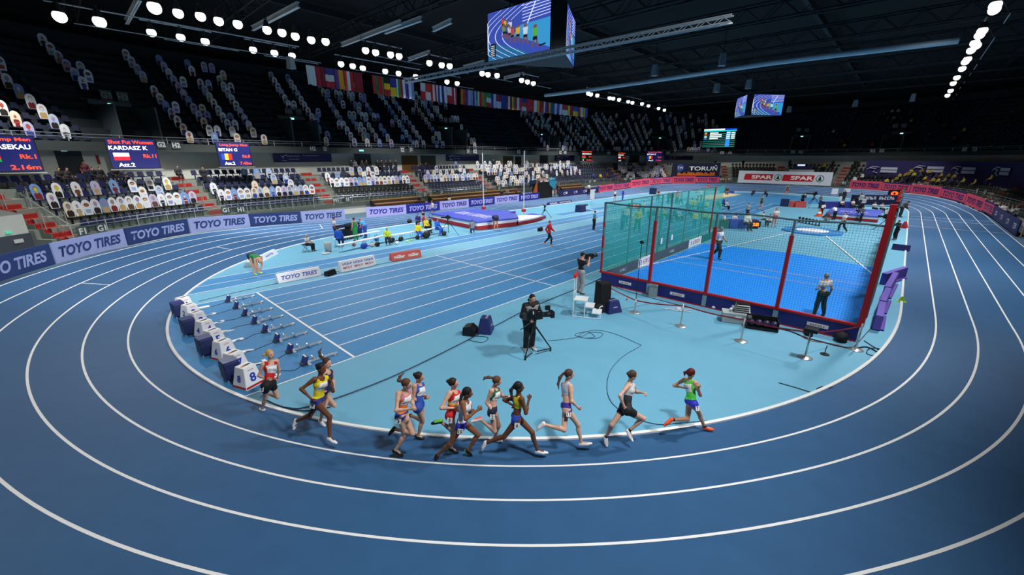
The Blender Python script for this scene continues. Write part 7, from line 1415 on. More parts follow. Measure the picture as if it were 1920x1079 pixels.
runner('runner number 6 in yellow top and blue shorts, long black ponytail', C4, dict(g=(600, 945), H=(478, 290), N=(478, 362), SR=(505, 405), SL=(448, 395), ER=(545, 540), WR=(572, 415), EL=(335, 412), WL=(400, 455), P=(455, 592), KR=(335, 765), AR=(165, 826), TR=(125, 896), KL=(605, 725), AL=(655, 900), TL=(748, 922)), 1.77, DARK, BK, 'cap', 'crop', '#dccb1f', 'briefs', '#2440a8', ('#f2f2f2', '#e8e8e8'), num='6', tail=[(435, 270), (400, 320), (410, 390), (430, 460)])
runner('runner in pale blue and white top with purple blue shorts, long brown ponytail', C4, dict(g=(1050, 880), H=(962, 168), N=(942, 238), SR=(972, 282), SL=(905, 268), ER=(988, 428), WR=(1045, 485), EL=(905, 370), WL=(945, 420), P=(938, 488), KR=(1045, 650), AR=(1078, 826), TR=(1172, 832), KL=(910, 712), AL=(722, 650), TL=(652, 702)), 1.76, PALE, '#54382a', 'cap', 'crop', '#bccbe2', 'briefs', '#34309a', ('#f2f2f2', '#f2f2f2'), num='11', tail=[(905, 158), (872, 200), (855, 260), (862, 315)])
runner('second runner in white and black singlet and black shorts, hair in small bun', C5, dict(g=(330, 955), H=(487, 195), N=(458, 268), SR=(440, 305), SL=(492, 305), ER=(355, 412), WR=(398, 525), EL=(525, 372), WL=(598, 382), P=(425, 545), KR=(605, 655), AR=(452, 785), TR=(488, 892), KL=(265, 728), AL=(207, 850), TL=(215, 945)), 1.75, PALE, '#4a382c', 'bun', 'singlet', '#d4d6da', 'shorts', '#1c1c20', ('#ececec', '#e8a8a0'), sock='#141416', band=((0.0, 0.50), '#2d2f33'))
runner('leading runner in bright green top and blue shorts, dark red hair, orange shoes', C5, dict(g=(1180, 818), H=(1112, 172), N=(1095, 240), SR=(1155, 275), SL=(1045, 240), ER=(1210, 405), WR=(1192, 335), EL=(932, 302), WL=(1032, 325), P=(1120, 485), KR=(1200, 605), AR=(1253, 745), TR=(1345, 772), KL=(1072, 662), AL=(910, 668), TL=(822, 735)), 1.74, TAN, '#5c1418', 'long', 'singlet', '#55d84a', 'briefs', '#2a33c0', ('#ff5a2e', '#ff6a3a'), num='7', bib=(('back',), {'back': [('LUKAN', 0.0, 0.16, 0.04, '#40444c'), ('bib head', 0.045, 0.15, 0.022, '#b02a3a')]}), sock='#141416', tail=[(1075, 150), (1045, 165), (1040, 205)])
# ------------------------------------------------------------------ officials, athletes, photographers and spectators
CRh = unit([CR[0], CR[1], 0]); CFh = unit([CF[0], CF[1], 0])
def pose(nm):
    B = dict(P=(0, 0, .95), HR=(0, -.085, .93), HL=(0, .085, .93), N=(.01, 0, 1.45), H=(.035, 0, 1.62), SR=(0, -.17, 1.415), SL=(0, .17, 1.415), ER=(-.03, -.24, 1.13), EL=(-.03, .24, 1.13), WR=(.07, -.23, .90), WL=(.07, .23, .90),
             KR=(.02, -.10, .50), KL=(.02, .10, .50), AR=(-.02, -.12, .09), AL=(-.02, .12, .09), TR=(.13, -.15, .03), TL=(.13, .15, .03))
    def u(**k): d = dict(B); d.update(k); return d
    if nm == 'stand': return u()
    if nm == 'apart': return u(KR=(.02, -.15, .5), KL=(.02, .13, .5), AR=(-.02, -.22, .09), AL=(-.02, .19, .09), TR=(.11, -.27, .03), TL=(.12, .23, .03), ER=(-.05, -.26, 1.15), WR=(.02, -.30, .92), EL=(-.02, .26, 1.15), WL=(.17, .16, 1.05))
    if nm == 'hands': return u(ER=(.0, -.25, 1.15), EL=(.0, .25, 1.15), WR=(.22, -.08, 1.12), WL=(.22, .06, 1.10), H=(.05, 0, 1.61))
    if nm == 'hips': return u(ER=(-.1, -.36, 1.18), EL=(-.1, .36, 1.18), WR=(.04, -.17, 1.04), WL=(.04, .17, 1.04))
    if nm == 'walk': return u(P=(0, 0, .93), KR=(.22, -.09, .53), AR=(.20, -.1, .11), TR=(.35, -.12, .06), KL=(-.06, .09, .50), AL=(-.36, .1, .16), TL=(-.26, .11, .03), ER=(-.16, -.22, 1.17), WR=(-.05, -.22, .95), EL=(.08, .22, 1.15), WL=(.25, .2, 1.02))
    if nm == 'film': return u(ER=(.14, -.26, 1.22), EL=(.12, .24, 1.20), WR=(.30, -.10, 1.46), WL=(.32, .06, 1.36), H=(.05, 0, 1.61), KR=(.05, -.12, .5))
    if nm == 'operate': return u(P=(-.03, 0, .94), N=(.08, 0, 1.42), H=(.13, 0, 1.59), SR=(.06, -.18, 1.39), SL=(.06, .18, 1.39), ER=(.10, -.30, 1.13), EL=(.08, .27, 1.14), WR=(.31, -.20, 1.06), WL=(.32, .12, 1.24))
    if nm == 'sit': return dict(P=(0, 0, .54), HR=(.02, -.09, .53), HL=(.02, .09, .53), N=(.03, 0, 1.03), H=(.07, 0, 1.20), SR=(.02, -.17, 1.0), SL=(.02, .17, 1.0), ER=(.08, -.24, .73), EL=(.08, .24, .73), WR=(.30, -.13, .66), WL=(.30, .13, .66), KR=(.43, -.12, .51), KL=(.43, .12, .51), AR=(.41, -.12, .09), AL=(.41, .13, .09), TR=(.56, -.14, .03), TL=(.56, .16, .03))
    if nm == 'lean': d = pose('sit'); d.update(N=(.24, 0, .96), H=(.34, 0, 1.09), SR=(.21, -.17, .94), SL=(.21, .17, .94), ER=(.32, -.22, .68), EL=(.32, .22, .68), WR=(.50, -.08, .62), WL=(.50, .08, .62)); return d
    if nm == 'bend': return u(P=(-.10, 0, .93), HR=(-.1, -.085, .92), HL=(-.1, .085, .92), N=(.36, 0, 1.0), H=(.50, 0, .88), SR=(.33, -.17, .98), SL=(.33, .17, .98), ER=(.36, -.2, .70), EL=(.36, .2, .70), WR=(.34, -.14, .47), WL=(.34, .14, .47), KR=(.0, -.1, .50), KL=(.0, .1, .50))
    if nm == 'toes': return u(P=(-.16, 0, .90), HR=(-.16, -.085, .89), HL=(-.16, .085, .89), N=(.27, 0, .80), H=(.38, 0, .66), SR=(.25, -.17, .78), SL=(.25, .17, .78), ER=(.24, -.18, .50), EL=(.24, .18, .50), WR=(.18, -.13, .27), WL=(.18, .13, .27), KR=(-.04, -.1, .50), KL=(-.04, .1, .50))
    if nm == 'stoop': return u(P=(-.08, 0, .93), N=(.24, 0, 1.32), H=(.36, 0, 1.43), SR=(.21, -.17, 1.29), SL=(.21, .17, 1.29), ER=(.22, -.22, 1.0), EL=(.22, .22, 1.0), WR=(.38, -.12, .85), WL=(.38, .12, .85))
    if nm == 'kneel': return dict(P=(-.12, 0, .42), HR=(-.12, -.09, .41), HL=(-.12, .09, .41), N=(.10, 0, .86), H=(.20, 0, .99), SR=(.08, -.17, .84), SL=(.08, .17, .84), ER=(.16, -.22, .58), EL=(.16, .22, .58), WR=(.32, -.08, .42), WL=(.32, .08, .42), KR=(.28, -.14, .43), KL=(.22, .13, .08), AR=(.22, -.14, .09), AL=(-.22, .13, .09), TR=(.36, -.16, .03), TL=(-.34, .13, .04))
_pm = {}
HT_ = dict(stand=1.75, apart=1.75, hands=1.75, hips=1.75, walk=1.73, film=1.75, operate=1.72, sit=1.32, lean=1.22, bend=1.08, toes=1.08, stoop=1.56, kneel=1.12)
def template(ps, top, bottom, vest, hair, res, female):
    key = (ps, top, bottom, vest, hair, res, female)
    if key in _pm: return _pm[key]
    cl = {'top': top, 'bottom': bottom}
    if vest: cl['vest'] = 1
    pl = lambda n: [bpy.data.materials.new('slot') for _ in range(n)]
    mats = {'body': [BLACK, EYE, BLACK], 'top': [BLACK], 'bottom': [BLACK], 'hair': [BLACK], 'shoe': [BLACK, BLACK], 'vest': [BLACK], 'bib': [BLACK]}
    parts, _, _ = grow(pose(ps), (1, 0, -0.15 if ps not in ('bend', 'toes') else -1.2), 1.0, res, cl, hair, female, res < 0.023, 0.8, mats, 1.0 if female else 1.08)
    _pm[key] = parts; return parts
NAMES = {'top': 'shirt', 'bottom': 'trousers', 'shoe_R': 'shoe', 'shoe_L': 'shoe'}
def put_person(loc, ang, scale, ps, label, top, bottom, hairc='#2a201b', skn='#c99479', shoe='#1a1a1e', vest=None, hair='short', res=0.022, female=False, group=None, parent_z=0, name='person'):
    parts = template(ps, top[0], bottom[0], bool(vest), hair, res, female); root = thing(name, label, 'person', loc, ang, group); root.scale = (scale, scale, scale)
    cols = {'body': [skin(skn), EYE, M('#8f4a46', 0.5)], 'top': [M(top[1], 0.75)], 'bottom': [M(bottom[1], 0.75)], 'hair': [M(hairc, 0.8)], 'shoe_R': [M(shoe, 0.6), M(shoe, 0.6)], 'shoe_L': [M(shoe, 0.6), M(shoe, 0.6)], 'vest': [M(vest or '#888888', 0.7)]}
    for k, me in parts.items():
        nm = NAMES.get(k, k); nm = 'shorts' if k == 'bottom' and bottom[0] in ('shorts', 'briefs') else 'jacket' if k == 'top' and top[0] == 'jacket' else nm
        o = bpy.data.objects.new(nm, me); COL.objects.link(o); o.parent = root
        for i, m in enumerate(cols[k]):
            if i < len(o.material_slots): o.material_slots[i].link = 'OBJECT'; o.material_slots[i].material = m
    return root
def person(u, v, vt, ps, face, label, top, bottom, z0=0.0, **kw):
    p = gz(u, v, z0); dist = math.hypot(p[0], p[1]); h = zat(u, vt, p[0], p[1])-z0; sc = min(1.16, max(0.86, h/HT_[ps])); a = math.radians(face); d = CRh*math.cos(a)+CFh*math.sin(a)
    kw.setdefault('res', 0.016 if dist < 26 else 0.021 if dist < 44 else 0.028)
    return put_person((p[0], p[1], z0), math.atan2(d[1], d[0]), sc, ps, label, top, bottom, **kw)
J, T_, S_, C_ = 'jacket', 'tee', 'singlet', 'crop'
# near group
person(992, 657, 549, 'operate', -62, 'camera operator in black with grey vest and headphones behind the big tripod camera', (J, '#141519'), ('trousers', '#17181c'), vest='#8d8f92', res=0.0125, shoe='#d8d8d8', hairc='#131316')
p = gz(992, 657, 0); root = thing('headphones', 'black headphones on the operator of the big tripod camera', 'headphones', (p[0], p[1], 0)); hz = zat(989, 560, p[0], p[1]); a = math.radians(-62); d = CRh*math.cos(a)+CFh*math.sin(a); sd = np.array([-d[1], d[0], 0]); c = np.array([0, 0, hz])+d*0.10
mb = MB(); mb.path([tuple(c+sd*0.105*math.cos(t)+np.array([0, 0, 0.125*math.sin(t)])) for t in np.linspace(0, math.pi, 9)], 0.012, BLACK, 6); mb.build('headband', root); mb = MB(); 
for q in (-1, 1): mb = MB(); mb.tube(tuple(c+sd*0.085*q), tuple(c+sd*0.12*q), 0.04, BLACK, 10); mb.build('ear_cup', root)
person(1533, 593, 510, 'apart', 95, 'judge in white short-sleeved shirt and dark trousers standing on the blue surface', (T_, '#e6eaee'), ('trousers', '#20252c'), z0=0.035, res=0.0135, hairc='#8d8f90', shoe='#22272e')
person(1343, 486, 425, 'walk', -60, 'official in white shirt walking behind the second red cage post', (T_, '#eef0f2'), ('trousers', '#25282e'), z0=0.035, hairc='#9a9a98')
person(1029, 461, 414, 'walk', -25, 'athlete in red jacket, black tights and pink shoes on the sprint straight', (J, '#c62128'), ('tights', '#1a1b20'), shoe='#f08a86', hairc='#6b4a36', female=True)
person(1113, 432, 395, 'hands', 10, 'official in turquoise shirt and black trousers left of the teal net', (T_, '#2cb0d0'), ('trousers', '#16171b'), hairc='#1c1816')
person(482, 514, 472, 'toes', -20, 'athlete in green top and navy shorts bending to touch the shoes at the kerb', (T_, '#1f7a4a'), ('shorts', '#1e2744'), shoe='#d6f03c', hairc='#2a2320')
person(578, 471, 441, 'sit', -5, 'seated official in white shirt and pale cap on a stool near the kerb', (T_, '#eceff1'), ('trousers', '#18191c'), hairc='#c9c7ad')
root = thing('stool', 'small black folding stool under the official in white by the kerb', 'stool', gp(574, 471)); mb = MB(); mb.box((0, 0, 0.43), (0.34, 0.34, 0.03), BLACK); mb.build('seat', root)
for a_, b_ in ((-1, -1), (1, -1), (1, 1), (-1, 1)): mb = MB(); mb.tube((a_*.14, b_*.14, .42), (-a_*.16, b_*.16, 0), .012, BLACK, 5); mb.build('leg', root)
# raised camera operator on the white steps
pb = gz(1100, 590, 0); zb = 0.70; a = -1.13; q = np.array([pb[0], pb[1]])+np.array([math.cos(a), math.sin(a)])*(-0.2)
put_person((q[0]+0.25, q[1]+0.3, zb), math.atan2(CRh[1]+CFh[1]*0.5, CRh[0]+CFh[0]*0.5), 0.98, 'film', 'camera operator in black shirt and grey jeans on the white step platform', (T_, '#1b1c20'), ('trousers', '#8e969c'), res=0.016, hairc='#18171a')
root = thing('shoulder_camera', 'black camera raised by the operator on the white steps', 'camera', (q[0]+0.25, q[1]+0.3, zb)); root.rotation_euler.z = math.atan2(CRh[1]+CFh[1]*0.5, CRh[0]+CFh[0]*0.5); mb = MB(); mb.box((0.36, 0, 1.50), (0.34, 0.14, 0.18), BLACK); mb.build('body', root); mb = MB(); mb.tube((0.5, 0, 1.5), (0.72, 0, 1.52), 0.06, BLACK, 10, 0.075); mb.build('lens', root)
mb = MB(); mb.box((-0.2, 0, 1.9), (0.3, 0.05, 0.01), RED); bpy.data.meshes.remove(mb.mesh('x'))
mb = MB(); mb.box((-0.46, 0, 1.6), (0.1, 0.5, 0.12), M('#cf2a22', 0.7)); o = mb.build('red_cushion', None, pg, -1.13); tag(o, 'red cushion on the top rail of the white step platform', 'cushion')
# benches group at the left
G1 = None
person(630, 447, 407, 'stand', 10, 'standing man in white polo shirt and dark blue trousers by the grey bin', (T_, '#eceef2'), ('trousers', '#2a2f66'), hairc='#221c1a')
person(637, 462, 426, 'sit', 95, 'athlete in bright blue jacket seated with back to the viewer on the rear bench', (J, '#2463d8'), ('trousers', '#1f2a66'), hairc='#3a2922')
person(668, 452, 408, 'stand', 150, 'tall bare-shouldered athlete in green trousers before the black monitors', (S_, '#1f8a48'), ('trousers', '#1f8f48'), hairc='#1c1817')
person(686, 446, 410, 'stoop', 165, 'athlete in light blue top and blue trousers leaning over the blue case', (T_, '#4aa6e0'), ('trousers', '#2a4aa8'), hairc='#a3623f')
person(728, 458, 427, 'sit', -75, 'seated man in lime shirt and dark shorts on the middle bench', (J, '#c9e24a'), ('trousers', '#1c2230'), hairc='#b58a74')
person(785, 447, 417, 'sit', -60, 'seated athlete in yellow jacket and blue trousers', (J, '#ecdd22'), ('trousers', '#2a5ccc'), hairc='#2a2320')
person(799, 437, 408, 'sit', -25, 'seated person in yellow vest and black trousers behind the yellow jacket', (J, '#e6da35'), ('trousers', '#1a1b20'), hairc='#b59a6a')
person(808, 432, 413, 'sit', 180, 'seated person in black behind the athlete in yellow vest', (J, '#1c1d22'), ('trousers', '#18191d'))
person(820, 441, 410, 'sit', -30, 'seated athlete in blue tracksuit beside the tripod camera', (J, '#2a62d0'), ('trousers', '#2a5cc4'), hairc='#3a2922')
person(795, 426, 394, 'stand', 170, 'standing man in black top and red trousers left of the vault mat', (T_, '#1d1e24'), ('trousers', '#c02830'), hairc='#2a2320')
person(785, 425, 403, 'sit', -90, 'person in dark blue crouched at the left corner of the vault mat', (J, '#2a3a7a'), ('trousers', '#1c2444'))
person(812, 409, 376, 'stand', 160, 'pole vaulter in white top and blue shorts behind the mat corner', (S_, '#dfe6f2'), ('shorts', '#2a4ab8'), hairc='#6b4a36')
person(886, 437, 413, 'kneel', 100, 'person in grey jacket kneeling at the near corner of the vault mat', (J, '#7c8288'), ('trousers', '#2f4a80'), hairc='#2a2320')
person(930, 432, 405, 'bend', 100, 'athlete in dark top and bare legs leaning on the vault mat', (T_, '#1f2444'), ('shorts', '#23284a'), shoe='#d8c8bc')
person(841, 379, 364, 'sit', -60, 'person in black and white seated on the wooden steps right of the left upright', (J, '#2a2a2e'), ('trousers', '#d0d0d0'), z0=0.55)
person(787, 385, 373, 'sit', -90, 'person in dark clothes seated on the short wooden steps', (J, '#1e1e22'), ('trousers', '#1e1e22'), z0=0.55)
for k, (u, v, c) in enumerate(((941, 372, '#2a2a30'), (951, 370, '#7a7f88'), (968, 368, '#6b3a34'))): person(u, v, v-16, 'sit', -80, 'person seated on the long wooden steps, %s from the left' % ORD[k], (J, c), ('trousers', '#22242a'), z0=0.55)
person(1040, 368, 349, 'stand', -20, 'person in red jacket standing right of the black entrance portal', (J, '#b5262e'), ('trousers', '#8a2028')); person(1047, 370, 353, 'stand', -60, 'person in dark jacket beside the red jacket at the entrance portal', (J, '#2a2c34'), ('trousers', '#2a2c34'))
person(1103, 367, 344, 'stand', -90, 'official in white shirt and black trousers before the long purple board', (T_, '#e4e6ea'), ('trousers', '#17181c')); person(1121, 363, 347, 'walk', 150, 'person in blue at the right end of the long purple board', (J, '#2c4aa8'), ('trousers', '#1e2a4a'))
person(1152, 377, 356, 'stand', -90, 'bare-armed athlete in dark shorts left of the official in blue', (S_, '#e6dcd4'), ('shorts', '#1e2028'), hairc='#2a2320'); person(1167, 376, 355, 'apart', -30, 'official in full blue with a pale hat above the teal net', (J, '#2440b0'), ('trousers', '#2440b0'), hairc='#d8d4c8')
person(1233, 379, 354, 'apart', -80, 'athlete in black top and green trousers striding above the net', (C_, '#15161a'), ('tights', '#1f6a58'), hairc='#1c1817', female=True)
for k, (u, v, vt, ps, f, tc, bc, d_) in enumerate(((1166, 431, 396, 'stand', 200, '#2f9fd8', '#2a6ab8', 'cyan tracksuit'), (1173, 424, 387, 'stand', -90, '#e4ecee', '#5aa0b0', 'white jacket'), (1194, 436, 390, 'apart', -90, '#d9d340', '#2f6f52', 'yellow top and brown jacket round the waist'), (1205, 404, 376, 'stand', -60, '#e9e4dc', '#3a7a78', 'white top with orange bag'), (1238, 430, 395, 'stand', 180, '#2fa070', '#23905a', 'green tracksuit'),
      (1301, 428, 397, 'stand', 95, '#e0da2a', '#2a70a8', 'yellow top and blue trousers seen from behind'), (1252, 383, 361, 'stand', -80, '#4a6a6a', '#3a5a5a', 'grey top'), (1259, 382, 361, 'stand', -100, '#3a5a50', '#3a5a50', 'dark green top'), (1268, 384, 358, 'stand', -90, '#c07a6a', '#2f6a6a', 'coral top'), (1276, 386, 362, 'walk', 200, '#6ab0b8', '#3a7a7a', 'pale teal top'), (1308, 378, 360, 'stoop', 150, '#dfeaea', '#5a8a8a', 'white top bending'), (1314, 376, 358, 'stand', 10, '#e4eaea', '#4a7a7a', 'white top standing'))):
    person(u, v, vt, ps, f, 'athlete in %s seen through the teal net' % d_, (J, tc), ('trousers', bc))
for k, (u, v, tc, d_) in enumerate(((1216, 413, '#2a8a8a', 'teal'), (1224, 411, '#2a4a6a', 'navy'), (1232, 415, '#7fc0c8', 'pale blue'), (1243, 411, '#c8d84a', 'lime'), (1252, 417, '#2f7a6a', 'green'), (1262, 413, '#2a6a6a', 'dark teal'), (1272, 415, '#d8e4e4', 'white'), (1280, 413, '#3a8ad0', 'bright blue'), (1290, 409, '#4a6a8a', 'grey blue'), (1296, 393, '#d8dc30', 'yellow'), (1303, 394, '#c9d640', 'lime yellow'), (1311, 396, '#3a9ad8', 'sky blue'), (1288, 398, '#2a80c8', 'blue'), (1325, 396, '#d6d830', 'bright yellow'), (1318, 418, '#b8cc50', 'olive lime'), (1328, 420, '#cfd844', 'pale yellow'))):
    person(u, v, v-21, 'sit', random.Random(k).choice((-90, -40, 170, 60, 10)), 'athlete in %s sitting behind the teal net' % d_, (J, tc), ('trousers', '#2f5a60'))
person(1326, 364, 344, 'stand', 90, 'far pole vaulter in red above the end of the teal net', (T_, '#b03038'), ('shorts', '#7a2a30'))
# far right-hand half of the field
W2_ = '#e9ecee'
for u, v, vt, ps, f, t, b, l in ((1360, 366, 350, 'lean', -90, (J, '#3a2c28'), ('trousers', '#1a1a1e'), 'official in dark clothes seated on the blue board at the sand pit'), (1412, 368, 356, 'sit', -150, (J, '#2a3a5a'), ('trousers', '#1c1e24'), 'person in dark blue sitting on the far fan, left of two'), (1433, 369, 358, 'sit', -60, (J, '#3a3438'), ('trousers', '#1a1a1e'), 'person in grey sitting on the far fan, right of two'),
      (1425, 395, 365, 'walk', -60, (S_, '#1f6a40'), ('shorts', '#1a1c20'), 'athlete in green singlet walking down the sprint straight'), (1474, 368, 345, 'apart', -90, (S_, '#2f6a50'), ('shorts', '#c02a34'), 'athlete in green top and red shorts at the far kerb'), (1502, 388, 362, 'film', 10, (J, '#191a1e'), ('trousers', '#1c1d22'), 'camera operator in black standing by the two red boxes'),
      (1536, 391, 365, 'hands', 170, (J, '#8a8f98'), ('trousers', '#2a3450'), 'camera operator in grey behind the far tall tripod'), (1538, 406, 383, 'stoop', 20, (T_, W2_), ('trousers', '#2a2226'), 'official in white bending beside the orange cone'),
      (1355, 425, 400, 'sit', -30, (J, '#d8e4de'), ('trousers', '#2f4a44'), 'official in white at the left end of the green desk'), (1371, 426, 401, 'lean', 10, (J, W2_), ('trousers', '#2a3a44'), 'official in white leaning on the middle of the desk'), (1397, 432, 397, 'sit', -80, (J, '#cfd8d0'), ('trousers', '#3a4440'), 'official in pale green at the right end of the desk'), (1400, 408, 383, 'hands', 90, (J, '#8f949c'), ('trousers', '#2a2c34'), 'camera operator in grey seen from behind above the desk'),
      (1427, 420, 400, 'sit', -20, (J, '#dfe4e0'), ('trousers', '#24483c'), 'official in white cap seated right of the digital clock'), (1441, 425, 402, 'sit', -150, (J, '#e4e6e6'), ('trousers', '#2a4438'), 'official in white seated left of the athlete in red shorts'), (1450, 426, 389, 'hands', -120, (T_, '#e6e6e8'), ('shorts', '#c43038'), 'athlete in white top and red shorts among the officials'),
      (1344, 392, 374, 'sit', -60, (J, '#2a7a44'), ('trousers', '#2a7a44'), 'athlete in green sitting beside the red end post of the net'), (1354, 388, 373, 'sit', -90, (J, '#2a4ab8'), ('trousers', '#22243a'), 'athlete in blue sitting right of the net end post'), (1360, 394, 381, 'sit', 0, (J, '#d4d4d8'), ('trousers', '#2a2c34'), 'athlete in white sitting among dark bags'),
      (1573, 380, 360, 'stand', -90, (J, '#3a4038'), ('trousers', '#e0e0e0'), 'official in dark green standing at the far right, left of two'), (1580, 380, 356, 'stand', -90, (J, '#24242a'), ('trousers', '#1c1c20'), 'official in black and white hat, right of two'), (1576, 392, 374, 'sit', -90, (T_, '#eceaea'), ('trousers', '#1c1c20'), 'official in white seated behind the blue desk, left'), (1596, 392, 374, 'sit', -90, (T_, '#eeeeec'), ('trousers', '#3a3a2a'), 'official in white seated behind the blue desk, right'),
      (1603, 388, 362, 'stoop', -20, (J, '#17181c'), ('trousers', '#17181c'), 'person in black bending behind the seated officials'), (1611, 390, 362, 'stand', -100, (J, '#a8adb4'), ('trousers', '#1f2430'), 'person in grey standing behind the high jump mat'), (1616, 394, 370, 'stand', 90, (J, '#b9b0b4'), ('trousers', '#2a3450'), 'person in pinkish grey seen from behind at the high jump mat'), (1636, 398, 378, 'sit', -90, (T_, '#f0eff0'), ('trousers', '#2a2a30'), 'official in white seated before the dark lettered desk, left'), (1650, 399, 380, 'sit', -90, (T_, '#eef0f0'), ('trousers', '#2a2a30'), 'official in white seated before the dark lettered desk, right'),
      (1563, 413, 386, 'stoop', 95, (T_, '#f2f4f4'), ('trousers', '#15161a'), 'official in white shirt leaning over the high jump mat from behind'), (1577, 436, 397, 'walk', 180, (T_, '#f0f2f2'), ('trousers', '#222a26'), 'official in white shirt walking right of the throwing platform'), (1613, 417, 388, 'film', 150, (J, '#54585e'), ('trousers', '#1a1b20'), 'photographer in grey vest in front of the high jump mat'), (1657, 412, 393, 'sit', -60, (J, '#cfcfd4'), ('trousers', '#22242a'), 'person in pale grey crouching inside the net, left'), (1665, 413, 392, 'kneel', -90, (J, '#3a3c44'), ('trousers', '#22242a'), 'person in dark grey crouching inside the net, right'),
      (1677, 450, 413, 'film', 170, (J, '#17181c'), ('trousers', '#15161a'), 'photographer in black between the right net and the kerb'), (1687, 407, 376, 'stoop', -20, (J, '#54463e'), ('trousers', '#2a2c34'), 'photographer in brown jacket behind the right net end'), (1548, 416, 402, 'kneel', 0, (J, '#5a4444'), ('trousers', '#8a8478'), 'person kneeling left of the high jump mat'), (1606, 408, 392, 'kneel', 150, (J, '#1e2024'), ('trousers', '#1e2024'), 'photographer in black kneeling before the mat'),
      (1918, 446, 376, 'stand', -150, (S_, '#8a5a2c'), ('shorts', '#cfd6ea'), 'athlete with bare brown arms and white shorts at the right edge'), (1904, 412, 376, 'stoop', -120, (J, '#e8501c'), ('trousers', '#c03a1c'), 'person in orange suit behind the dark logo board')):
    person(u, v, vt, ps, f, l, t, b, hairc='#2a2320' if u % 2 else '#6b5138')
# photographers and athletes crowding behind the right boards
rp = random.Random(21); k = 0
for (u, v) in ((1808, 362), (1813, 361), (1820, 358), (1823, 363), (1829, 367), (1837, 368), (1843, 370), (1850, 370), (1856, 374), (1862, 373), (1868, 377), (1872, 382), (1878, 378), (1883, 384), (1890, 382), (1893, 388), (1898, 380), (1886, 391), (1901, 395), (1910, 386)):
    s, z = hit(u, v, -0.7 if u > 1830 else -0.35); p = fp(s, -0.9 if k % 2 else -0.5, 0.0); c = rp.choice(('#d8d8d4', '#e4e4e0', '#2a2a2e', '#3a2c2c', '#c8c8c0', '#8a8a80')); f = math.atan2(-fn(s).y, -fn(s).x)+rp.uniform(-0.5, 0.5); k += 1
    put_person(p, f, 0.95, rp.choice(('stand', 'hands', 'film')), 'photographer standing behind the boards at the right edge, %s from the left' % ORD[k-1], (J, c), ('trousers', '#22242a'), res=0.03, vest='#d9dad6' if k % 2 else None, group='photographers behind the right boards')
